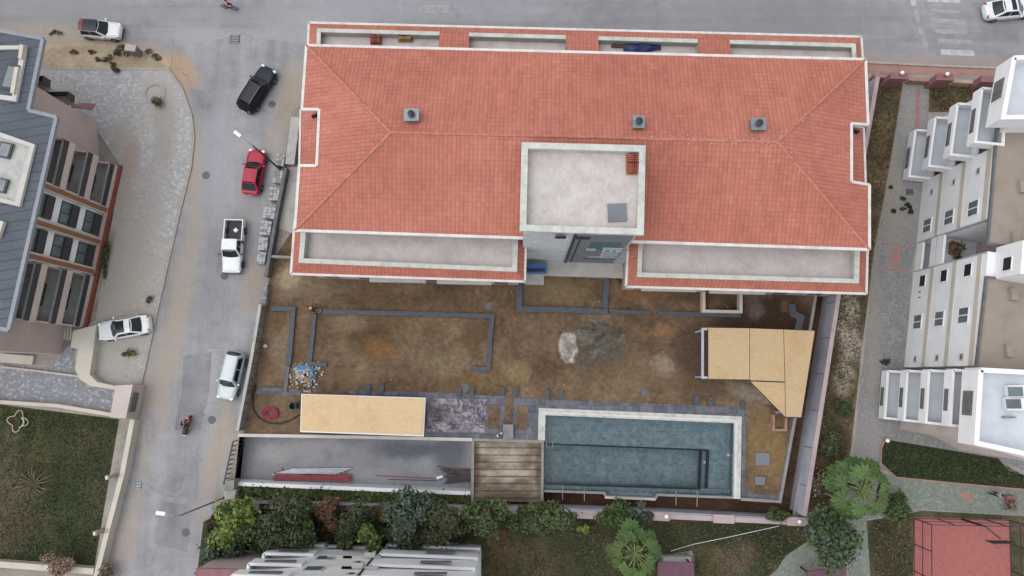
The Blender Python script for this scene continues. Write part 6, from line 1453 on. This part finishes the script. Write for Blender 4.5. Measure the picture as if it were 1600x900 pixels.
# hedge
a, b = at(370, 767, .2), at(733, 780, .2); g = np.random.default_rng(5); n = 7000
u = g.uniform(0, 1, n); P = np.outer(1 - u, a) + np.outer(u, b); P[:, 1] += g.normal(0, .19, n) + .1 * np.sin(P[:, 0] * 2.1); P[:, 2] = g.uniform(-.25, .35, n) + .15 * np.sin(P[:, 0] * 1.3)
o = leaves_mesh('hedge', P, np.tile([0, 0, 1.], (n, 1)), .17, ['hedge', 'leaf_dark'], None, seed=6)
tag(o, 'long clipped hedge below the white wall of the concrete yard', 'hedge')
n = 3500; u = g.uniform(0, 1, n); a, b = at(370, 776, .2), at(733, 786, .2); P = np.outer(1 - u, a) + np.outer(u, b); P[:, 1] += g.normal(0, .35, n); P[:, 2] = g.uniform(-.3, .2, n)
tag(leaves_mesh('ground_cover', P, np.tile([0, 0, 1.], (n, 1)), .15, ['leaf_dark', 'leaf_olive'], None, seed=8), 'dark creeping plants in the bed between the hedge and the garden wall', 'ground cover', kind='stuff')
# palms
MT['stalk'] = plain('olive_stalk', S(138, 138, 92), .2, 4)
MT['leaf_frond'] = leafmat('deep_palm_leaves', (72, 96, 52))
def fan_palm(label, px, py, h, R_, n, seed):
    c = at(px, py, h); t = thing('fan_palm', label, 'palm', (c.x, c.y, 0), group='fan palms'); g = random.Random(seed)
    m = MB(); m.tube([(c.x, c.y, 0), (c.x + .05, c.y, h * .5), (c.x, c.y, h)], [.26, .2, .17], 9); m.build('trunk', 'bark', t)
    lf = MB(); st = MB(); fl = MB()
    for k in range(n):
        q0 = k / n; az = k * 2.399 + g.uniform(-.15, .15); el = R(lerp(62, -22, q0 ** .85) + g.uniform(-6, 6)); pl = R_ * (lerp(.12, .2, k / 5) if k < 5 else lerp(.42, .72, q0)) * g.uniform(.9, 1.08)
        d = Vector((math.cos(az) * math.cos(el), math.sin(az) * math.cos(el), math.sin(el))); o_ = Vector((c.x, c.y, h)); e = o_ + d * pl + Vector((0, 0, -.10 * pl))
        st.tube([o_, o_.lerp(e, .5) + Vector((0, 0, .06)), e], [.035, .026, .018], 4, cap=False)
        el2 = el - R(38) + g.uniform(-.2, .2); d2 = Vector((math.cos(az) * math.cos(el2), math.sin(az) * math.cos(el2), math.sin(el2)))
        side = Vector((-math.sin(az), math.cos(az), 0)); tw = g.uniform(-.45, .45); up = side.cross(d2); up = up if up.z > 0 else -up
        side = (side * math.cos(tw) + up * math.sin(tw)).normalized(); up = side.cross(d2); up = up if up.z > 0 else -up
        fr = R_ * g.uniform(.34, .42) * (.6 if k < 5 else 1); NS = 10; mi = g.choice((0, 1, 2)); rim = []
        for j in range(NS + 1):
            f = (j / NS) * 2 - 1; an = f * R(125); dr = d2 * math.cos(an) + side * math.sin(an); L1 = fr * .74 * (1 - .2 * abs(f)) * g.uniform(.93, 1.05)
            rim.append((dr, e + dr * L1 + up * (.045 * fr * (1 if j % 2 else -1)) - Vector((0, 0, .14 * L1))))
        for j in range(NS):
            (d0, p0), (d1, p1) = rim[j], rim[j + 1]; dm = (d0 + d1).normalized(); tip = p0.lerp(p1, .5) + dm * fr * g.uniform(.16, .34) - Vector((0, 0, .12 * fr))
            lf.poly([e, p0, tip, p1], mi)
    for k in range(8):
        az = k * .785 + g.uniform(-.3, .3); e = Vector((c.x, c.y, h + .1)); p1 = e + Vector((math.cos(az) * .7, math.sin(az) * .7, .55)); p2 = e + Vector((math.cos(az) * 1.3, math.sin(az) * 1.3, .2)); fl.tube([e, p1, p2], [.03, .04, .015], 5, cap=False)
    lf.build('fronds', ['leaf_palm', 'leaf_mid', 'leaf_frond'], t); st.build('petioles', 'stalk', t); fl.build('flower_stalks', 'stalk', t); return t
fan_palm('large bright green fan palm between the weedy strip and the green lawn', 1346, 765, 4.6, 3.0, 23, 3)
fan_palm('fan palm at the bottom edge left of the plum coloured roof', 991, 864, 4.2, 2.55, 22, 4)
t = thing('dry_palm', 'small half dry palm with pale curved fronds on the patchy lawn', 'palm', (*at2(61, 753), 0)); m = MB(); g_ = random.Random(9)
for k in range(17):
    az = k * 2 * math.pi / 17 + g_.uniform(-.12, .12); L_ = g_.uniform(1.3, 2.05); P = [Vector((*at2(61, 753), .35)) + Vector((math.cos(az) * L_ * s, math.sin(az) * L_ * s, .75 * math.sin(s * 2.6))) + Vector((-math.sin(az), math.cos(az), 0)) * .25 * s * s for s in (0, .25, .5, .75, 1)]
    m.tube(P, [.015, .03, .035, .03, .01], 4)
m.build('fronds', plain('faded_frond', S(132, 120, 94), .3, 3), t); MB().lathe((*at2(61, 753), 0), [(.14, 0), (.12, .4), (.05, .5)], 10).build('trunk', 'bark', t)
# flower shaped edging on the lawn
cx, cy = at2(29, 658); ring = [(cx + (.78 + .2 * math.cos(4 * a + .6)) * math.cos(a), cy + (.78 + .2 * math.cos(4 * a + .6)) * math.sin(a)) for a in [k * 2 * math.pi / 48 for k in range(49)]]
tag(MB().wall(ring, .09, .02, .13).build('flower_bed_edging', 'dryfrond'), 'flower shaped pale edging on the patchy lawn', 'bed edging')
arc = [(cx + .1 + .45 * math.cos(a), cy - .1 + .45 * math.sin(a)) for a in [R(-80) + k * R(16) for k in range(10)]]
tag(MB().wall(arc, .12, .02, .12).build('crescent_stone', 'concrete_light'), 'pale crescent stone inside the flower shaped edging', 'stone')
# loose grass and dry tufts
def inpoly(x, y, p):
    c = False; j = len(p) - 1
    for i in range(len(p)):
        if (p[i][1] > y) != (p[j][1] > y) and x < (p[j][0] - p[i][0]) * (y - p[i][1]) / (p[j][1] - p[i][1]) + p[i][0]: c = not c
        j = i
    return c
def scatter(name, lst, n, seed, size, mats, label, cat, z=.05, h=.12, clump=.35):
    p = P2(lst); xs_ = [q[0] for q in p]; ys_ = [q[1] for q in p]; g = random.Random(seed); pts = []
    while len(pts) < n:
        x, y = g.uniform(min(xs_), max(xs_)), g.uniform(min(ys_), max(ys_))
        for k in range(g.choice((4, 8, 14))):
            a, b_ = x + g.gauss(0, clump), y + g.gauss(0, clump)
            if inpoly(a, b_, p): pts.append((a, b_, z + g.uniform(0, h)))
    P = np.array(pts); o = leaves_mesh(name, P, np.tile([0, 0, .6], (len(P), 1)), size, mats, None, jit=.9, seed=seed, asp=2.2); return tag(o, label, cat, kind='stuff')
scatter('lawn_grass', [(0, 634), (184, 657), (146, 888), (0, 880)], 9000, 1, .08, ['leaf_dark', 'leaf_olive'], 'loose grass blades on the patchy lawn', 'grass', .03, .08)
scatter('dry_grass', [(1360, 125), (1408, 132), (1398, 205), (1382, 290), (1362, 400), (1342, 560), (1325, 700), (1310, 790), (1262, 800), (1280, 640), (1315, 455), (1342, 330)], 8000, 2, .09, ['straw', 'leaf_olive', 'bark'], 'dry brown weeds on the strip between the house and the grey path', 'weeds', .03, .15)
scatter('dry_grass', [(1455, 132), (1600, 134), (1600, 172), (1452, 172)], 2400, 3, .09, ['straw', 'leaf_olive'], 'dry brown weeds behind the mauve gate posts', 'weeds', .03, .15)
scatter('lawn_grass', [(740, 806), (1000, 812), (1240, 824), (1300, 804), (1256, 848), (1226, 868), (1190, 910), (740, 910)], 8000, 4, .085, ['leaf_dark', 'leaf_olive', 'straw', 'leaf_olive'], 'loose grass and weeds in the garden south of the pool', 'grass', .03, .12)
scatter('lawn_grass', [(1382, 690), (1440, 700), (1558, 720), (1600, 744), (1600, 762), (1402, 744), (1380, 724)], 4500, 5, .075, ['leaf_dark', 'leaf_mid'], 'loose grass blades on the green lawn', 'grass', .04, .07)
scatter('lawn_grass', [(1362, 816), (1424, 806), (1420, 910), (1366, 910)], 2000, 6, .08, ['leaf_olive', 'straw'], 'thin dry grass left of the red court', 'grass', .03, .1)
scatter('undergrowth', [(322, 812), (362, 796), (735, 802), (735, 848), (510, 846), (430, 856), (330, 888)], 5000, 12, .2, ['leaf_dark', 'bark'], 'dark undergrowth beneath the garden trees', 'undergrowth', .05, .4)

# ================================================================ THINGS IN THE YARD AND ON THE ROOFS
def heap(label, px, py, rx, ry, hh, rot, mt, seed):
    c = at(px, py, .1); g = np.random.default_rng(seed); ph = g.uniform(0, 6, 6)
    def f(u, v):
        x, y = (u * 2 - 1), (v * 2 - 1); r = min(1, math.hypot(x, y)); z = max(0, 1 - r ** 1.6) * (1 + .35 * math.sin(5 * x + ph[0]) * math.cos(4 * y + ph[1])) + .10 * (math.sin(13 * x + ph[2]) * math.sin(11 * y + ph[3]) + .8 * math.sin(23 * x + 17 * y)) * (1 - r)
        k = 1 + .16 * math.sin(3 * math.atan2(y, x) + ph[4]) + .09 * math.sin(8 * math.atan2(y, x) + ph[5]) if r > 0 else 1; X, Y = x * rx * k * .95, y * ry * k * .95
        return Vector((c.x + X * math.cos(rot) - Y * math.sin(rot), c.y + X * math.sin(rot) + Y * math.cos(rot), .09 + hh * z if r < 1 else .06))
    return tag(MB().grid(f, 22, 22).build('soil_heap', mt, smooth=True), label, 'heap')
MT['sandgrey'] = mk_soil('grey_sand', S(84, 78, 68), S(126, 120, 108), [])
MT['cement'] = mk_soil('spilt_cement', S(128, 116, 102), S(204, 195, 186), [])
MT['orange_soil'] = mk_soil('orange_clay_soil', S(106, 84, 58), S(134, 104, 72), [])
heap('grey sand heap in the middle of the muddy yard', 925, 520, 1.6, .95, .8, R(25), 'sandgrey', 1)
heap('low grey sand ridge just below the grey sand heap', 948, 537, 1.9, .75, .6, R(35), 'sandgrey', 2)
heap('white cement spill left of the grey sand heap', 887, 542, .85, 1.4, .07, 0, 'cement', 3)
0 and heap('low orange clay mound inside the long stone border', 594, 546, 1.6, 1.2, .16, R(10), 'orange_soil', 4)
g = random.Random(31); m = MB(); yp = P2([(420, 480), (440, 440), (800, 450), (1090, 465), (1240, 500), (1100, 600), (1090, 615), (460, 600), (410, 600)])
k = 0
while k < 300:
    x, y = g.uniform(-24, 26), g.uniform(-3, 12)
    if inpoly(x, y, yp):
        s = g.choice((.04, .05, .07, .1)); m.box((x, y, .1 + s * .3), (s * g.uniform(.7, 1.6), s, s * .7), g.uniform(0, 3), g.choice((0, 0, 0, 1, 2))); k += 1
tag(m.build('rubble', ['concrete_dark', 'bark', 'concrete']), 'scattered stones and builders rubble on the muddy yard', 'rubble', kind='stuff')
# blue rubbish heap
t = thing('rubbish_heap', 'heap of blue plastic bags and pale rubble beside the stone border', 'rubbish heap', (*at2(480, 583), .1)); o0 = Vector(ORG[t])
for k, (dx, dy, sx, sy) in enumerate([(-.25, .42, .85, .38), (-.55, -.15, .5, .42), (.45, -.35, .5, .45), (.55, .2, .35, .3)]):
    ph = [g.uniform(0, 6) for _ in range(6)]
    def f(u, v, dx=dx, dy=dy, sx=sx, sy=sy, ph=ph):
        x, y = u * 2 - 1, v * 2 - 1; rr = math.hypot(x, y); kk = 1 / max(1, rr * 1.15)
        return o0 + Vector((dx + x * sx * kk * (1 + .2 * math.sin(9 * y + ph[0])), dy + y * sy * kk * (1 + .2 * math.sin(8 * x + ph[1])), max(.02, .42 * (1 - min(1, rr) ** 2)) + .09 * math.sin(11 * x + ph[2]) * math.sin(9 * y + ph[3]) + .03))
    MB().grid(f, 12, 12).build('plastic_bag', 'blue_bag' if k != 1 else 'wrap', t)
m = MB()
for k in range(420):
    a = g.uniform(0, 6.28); r = abs(g.gauss(0, .5)) + .2; s = g.uniform(.05, .16)
    m.box(o0 + Vector((math.cos(a) * r * 1.1, math.sin(a) * r * 1.15 - .15, s * .4 + max(0, .5 - r * .5))), (s * 1.5, s, s * .6), g.uniform(0, 3), g.choice((0, 0, 1, 2, 3)))
m.build('rubble', ['wrap', 'concrete', 'wood', 'bark'], t)['kind'] = 'stuff'
t = thing('water_hose', 'crimson hose coiled on the soil near the street wall corner', 'hose', (*at2(424, 645), .1)); o0 = Vector(ORG[t]); P = []
for k in range(140):
    a = k * .36; r = .32 + .35 * (k / 140) + .04 * math.sin(a * 3.1); P.append(o0 + Vector((math.cos(a) * r * 1.2, math.sin(a) * r * .8, .05 + .12 * abs(math.sin(a * .7)))))
MB().tube(P, .035, 5).build('hose_coil', 'pink_hose', t)
tag(MB().tube([at(x, y, .2) for x, y in [(400, 600), (395, 620), (396, 640), (405, 654), (420, 661), (438, 662), (455, 656), (468, 648)]], .06, 7).build('pipe', 'black'), 'black plastic pipe curving round the hose coil', 'pipe')
tag(MB().tube([at(x, y, .2) for x, y in [(958, 428), (964, 436), (972, 441), (978, 447)]], .05, 6).build('pipe', 'black'), 'short black pipe by the entrance bed left of the right terrace', 'pipe')
t = thing('waste_bin', 'dark green bin beside the pale plywood shed', 'bin', (*at2(462, 634), .1)); o0 = Vector(ORG[t])
MB().lathe(o0, [(.26, 0), (.33, .7), (.35, .74), (.30, .74), (.27, .1)], 14).build('bin_body', 'green_plastic', t); MB().lathe(o0 + Vector((.5, .1, 0)), [(.2, 0), (.22, .3), (.2, .32)], 12).build('bin_lid', 'black', t)
tag(MB().lathe(at(416, 541, .1), [(.12, 0), (.15, .3), (.14, .3), (.11, .03)], 12).build('bucket', 'white'), 'white bucket at the foot of the weathered block wall', 'bucket')
tag(MB().lathe(at(500, 486, .1), [(.14, 0), (.17, .32), (.15, .32), (.13, .03)], 12).build('bucket', 'concrete_light'), 'pale bucket beside the crouching worker', 'bucket')
# steel stock in the concrete yard
def bars(name, label, lst, z, mt, w_=.11, h_=.11):
    m = MB()
    for (a, b, dz, mi) in lst: p, q_ = at(*a, z), at(*b, z); m.bar(p + Vector((0, 0, dz)), q_ + Vector((0, 0, dz)), w_, h_, mi)
    return tag(m.build(name, mt), label, 'steel bars')
t = thing('steel_stack', 'stack of long red and grey steel tubes in the concrete yard', 'steel bars', (*at2(487, 742, -1.5), -1.5))
for k in range(5):
    for l in range(2): y = 741.5 + k * 2.1; MB().bar(at(427 + 4 * (k % 2), y - 1.5, -1.3 + .13 * l), at(550 - 3 * (k % 3), y + 1.0, -1.3 + .13 * l), .1, .12).build('red_tube', 'redsteel', t)
for k in range(5): y = 732.5 + k * 2.0; MB().bar(at(425 + 7 * (4 - k), y + .5, -1.25 + .02 * k), at(549 - 6 * k, y - .5 + k * .3, -1.25 + .02 * k), .1, .12).build('grey_tube', 'steel', t)
for px in (440, 500, 540): MB().bar(at(px, 730, -1.42), at(px, 753, -1.42), .12, .1).build('bearer', 'wood', t)
t = thing('scrap_pile', 'tangle of dark steel sections in the corner of the concrete yard by the deck', 'scrap pile', (*at2(712, 742, -1.5), -1.5)); g = random.Random(4)
for k in range(16):
    y = 733 + k * 1.4; x0 = g.uniform(690, 700); m = MB(); m.bar(at(x0, y + g.uniform(-2, 2), -1.38 + .04 * (k % 5)), at(734, y + g.uniform(-2, 2), -1.38 + .05 * (k % 4)), .09, .1); m.build('steel_section', 'darkmetal' if k % 4 else 'redsteel', t)
for a, b in (((684, 728), (712, 738)), ((688, 733), (716, 744))): MB().bar(at(*a, -1.15), at(*b, -1.1), .08, .08).build('steel_section', 'darkmetal', t)
MB().bar(at(682, 747, -1.1), at(692, 744, -1.1), .22, .16).build('white_offcut', 'white', t)
bars('long_rod', 'thin long reddish rod lying along the white wall of the concrete yard', [((588, 743), (690, 748), 0, 0)], -1.45, 'redsteel', .06, .06)
bars('long_rod', 'second thin dark rod lying left of the scrap pile', [((606, 749), (684, 751), 0, 0)], -1.45, 'darkmetal', .05, .05)
# wrapped pallets along the street
pal = None
for k, (px, py, sx, sy, hh) in enumerate([(438, 250, .8, 1.1, .7), (434, 276, .85, 1.2, .8), (429, 303, 1.0, 1.25, .75), (421, 330, 1.1, 1.35, .95), (415, 356, 1.0, 1.3, .8), (411, 381, .85, 1.2, .6), (408, 403, .8, 1.1, .55)]):
    c = at(px, py, hh); t = thing('stone_pallet', ['wrapped stone pallet nearest the planter wall', 'second wrapped stone pallet from the planter wall', 'third wrapped stone pallet from the planter wall', 'tallest wrapped stone pallet, level with the pickup bed', 'wrapped stone pallet beside the pickup cab',
        'wrapped stone pallet beside the pickup bonnet', 'low wrapped stone pallet at the south end of the row'][k], 'pallet', (c.x, c.y, .01), R(-8 + 3 * (k % 3)), 'wrapped stone pallets along the street')
    m = MB(); g = random.Random(k)
    nx, ny, nz = 3, 5, 3
    for i in range(nx):
        for j in range(ny):
            for l in range(nz): m.box((-sx / 2 + (i + .5) * sx / nx + g.uniform(-.01, .01), -sy / 2 + (j + .5) * sy / ny, .14 + (l + .5) * (hh - .14) / nz), (sx / nx * .93, sy / ny * .93, (hh - .14) / nz * .96), g.uniform(-.03, .03), g.choice((0, 0, 1)))
    m.build('stone_blocks', ['wrap', 'concrete'], t, local=True)
    m = MB()
    for i in range(4): m.box((-sx / 2 + (i + .5) * sx / 4, 0, .1), (sx / 6, sy, .03))
    for j in (-1, 0, 1): m.box((0, j * sy * .42, .045), (sx, .1, .08))
    m.build('pallet_base', 'wood', t, local=True)
# roof stacks
def tilestack(label, p, n, sx, sy, mt, rz=0):
    t = thing('tile_stack', label, 'tile stack', tuple(p), rz); m = MB(); g = random.Random(n)
    for i in range(3):
        for j in range(n): m.box((-sx / 2 + (i + .5) * sx / 3, -sy / 2 + (j + .5) * sy / n, .32 + .06 * g.random()), (sx / 3 * .9, sy / n * .7, .5), g.uniform(-.05, .05), 0)
    m.build('roof_tiles', mt, t, local=True); m = MB(); m.box((0, 0, .05), (sx * 1.15, sy * 1.1, .08)); m.build('pallet_base', 'wood', t, local=True); m = MB(); m.box((0, 0, .62), (.06, sy * 1.02, .03)); m.box((0, 0, .63), (sx * 1.02, .06, .03)); m.build('strap', 'black', t, local=True); return t
tilestack('stack of terracotta tiles in the corner of the tower roof', at(989, 258, TZ - .75), 9, .95, 1.4, 'orange_brick')
tilestack('dark red tile stack on the first northern roof terrace', at(588, 64, CZ - .7), 7, .85, .75, 'orange_brick')
tilestack('yellow-brown timber bundle on the first northern roof terrace', at(634, 61, CZ - .7), 5, 1.1, .6, 'wood')
c = at(1003, 74, CZ - .6); ph = 2.0
tag(MB().grid(lambda u, v: Vector((c.x + (u * 2 - 1) * 1.6, c.y + (v * 2 - 1) * (.45 + .15 * math.sin(5 * u)), c.z + .1 + .25 * math.sin(math.pi * u) * math.sin(math.pi * v) + .06 * math.sin(14 * u) * math.cos(9 * v))), 18, 8).build('tarpaulin', 'blue_tarp'), 'crumpled dark blue tarpaulin on the third northern roof terrace', 'tarpaulin')
tag(MB().bar(at(955, 72, CZ - .5), at(985, 73, CZ - .5), .2, .12).bar(at(957, 70, CZ - .5), at(990, 71, CZ - .5), .12, .12).build('timber_offcuts', 'bark'), 'brown timber offcuts left of the blue tarpaulin', 'timber')
# street lamps
def street_lamp(label, bx, by, tilt_px, arm, head):
    b = at(bx, by, 0); t = thing('street_lamp', label, 'street lamp', (b.x, b.y, 0), group='street lamps')
    top = at(*tilt_px[0], tilt_px[1]); m = MB(); m.lathe(b, [(.14, 0), (.14, .5), (.09, .55)], 10); m.build('pole_base', 'steel', t)
    m = MB(); m.tube([b + Vector((0, 0, .4)), Vector((b.x, b.y, top.z))], [.09, .06], 8); m.build('pole', 'darkmetal' if by < 400 else 'steel', t)
    e = at(*head[0], head[1]); m = MB(); s = Vector((b.x, b.y, top.z)); m.tube([s, s.lerp(e, .3) + Vector((0, 0, .25)), e], [.05, .04, .035], 7); m.build('arm', 'steel', t)
    d = (e - s); d.z = 0; d.normalize(); an = math.atan2(d.y, d.x); m = MB(); m.box(e + d * .35, (.75, .3, .12), an); o = m.build('lamp_head', 'white', t, bevel=.05); MB().box(e + d * .4 - Vector((0, 0, .075)), (.45, .2, .03), an).build('lamp_lens', 'lamp_clear', o)
street_lamp('bent street lamp whose pole rises beside the red hatchback', 437, 264, ((395, 226), 6.4), None, ((376, 213), 6.7))
street_lamp('street lamp arching over the side street near the garden corner', 352, 777, ((283, 806), 8.0), None, ((258, 803), 8.2))
# covers and grates
for k, (px, py, w_, h_, lab) in enumerate([(367, 61, .95, .85, 'square drain grate in the street junction'), (216, 758, .6, .65, 'drain grate at the left edge of the side street'), (1421, 300, .65, .6, 'dark square drain on the grey path'), (1380, 116, .6, .2, 'slim drain at the edge of the main road')]):
    c = at(px, py, .03); t = thing('drain_grate', lab, 'drain', (c.x, c.y, .02)); MB().box(c + Vector((0, 0, -.01)), (w_, h_, .02)).build('grate_frame', 'frame_dark', t)
    m = MB()
    for j in range(5): m.box(c + Vector((0, -h_ / 2 + (j + .5) * h_ / 5, .012)), (w_ * .86, h_ * .1, .02))
    m.build('bars', 'steel', t)
for px, py, lab in [(351, 431, 'round manhole cover in front of the white pickup'), (322, 274, 'faint round cover in the middle of the side street'), (290, 832, 'round manhole cover in the dark asphalt patch'), (425, 163, 'patched cover behind the black estate car'), (331, 656, 'round manhole cover right of the scooter'), (1008, 614, 'round dark inspection cover in the soil north of the pool'), (764, 478, 'small dark square sump at the corner of the long stone border'), (727, 606, 'small dark sump in the soil above the slab terrace')]:
    c = at(px, py, .0); z = .02 if py < 450 or px < 400 else .11; tag(MB().lathe((c.x, c.y, z), [(.36, 0), (.36, .015), (.31, .018), (.29, .01), (.0, .012)], 20, cap=False).build('manhole_cover', 'concrete_dark'), lab, 'manhole cover')
# small plank crossings over the stone borders
tag(MB().tube([at(1048, 861, .3), at(1085, 850, .15), at(1130, 841, .12), at(1217, 822, .6)], .022, 5).build('washing_line', 'white'), 'thin pale line stretched across the garden grass south of the pool', 'line')
# railings and lights crossing the wide cream wall
for px, py, lab in [(176, 745, 'upper'), (157, 832, 'lower')]:
    c = at(px - 3, py, 1.1); t = thing('wall_light', lab + ' bracket light with two dark bars across the wide cream wall', 'wall light', (c.x, c.y, 0), R(12), 'bracket lights on the cream wall')
    MB().box((-.25, 0, .6), (.36, .36, 1.2)).build('post', 'concrete_light', t, local=True); m = MB()
    for d in (-.09, .09): m.box((.35, d, 1.22), (1.1, .05, .05))
    m.build('bars', 'brown_clad', t, local=True); MB().lathe((-.25, 0, 1.2), [(.1, 0), (.12, .1), (.04, .2)], 10).build('globe', 'globe', t, local=True)
# dark rags and weeds on the grey path
PP = []; QQ = []
for k, (px, py, r) in enumerate([(1411, 311, .35), (1418, 322, .4), (1410, 327, .35), (1420, 332, .35), (1396, 331, .3), (1392, 293, .2), (1383, 565, .45)]):
    c = at(px, py, 0); P, Q = crown_pts(np.array([c.x, c.y, .12]), r, r * .7, .2, 130, 5, 90 + k); P[:, 2] = np.maximum(P[:, 2], .03); PP.append(P); QQ.append(Q)
tag(leaves_mesh('weeds', np.vstack(PP), np.vstack(QQ), .13, ['leaf_dark', 'black'], None, seed=3), 'dark weeds growing through the grey path paving', 'weeds', kind='stuff')
# bench and planter with dry plants at the far right path
c = at(1580, 781, .3); t = thing('planter_box', 'square reddish planter beside the walking person at the right edge', 'planter', (c.x, c.y, .03)); MB().box((c.x, c.y, .2), (.8, .75, .35)).build('box', 'redpost', t)
T('leafy_bush', 'brown dry plants below the square reddish planter', 1582, 792, .9, .6, ['leaf_dry', 'leaf_olive'], 300, 5, 71, .14, cat='bush')
# plants in the recess of the right building
t = thing('potted_plant', 'dark potted plant on the open landing of the white apartment block', 'plant', tuple(Bf.p(ra + 1.2, -1.2, 3.1))); o0 = Vector(ORG[t]); MB().lathe(o0, [(.2, 0), (.28, .4), (.24, .4)], 12).build('pot', 'redpost', t)
P, Q = crown_pts(np.array(o0) + [0, 0, .9], .8, .9, .5, 500, 7, 77); leaves_mesh('leaves', P, Q, .16, ['leaf_dark', 'leaf_red'], t, seed=3)
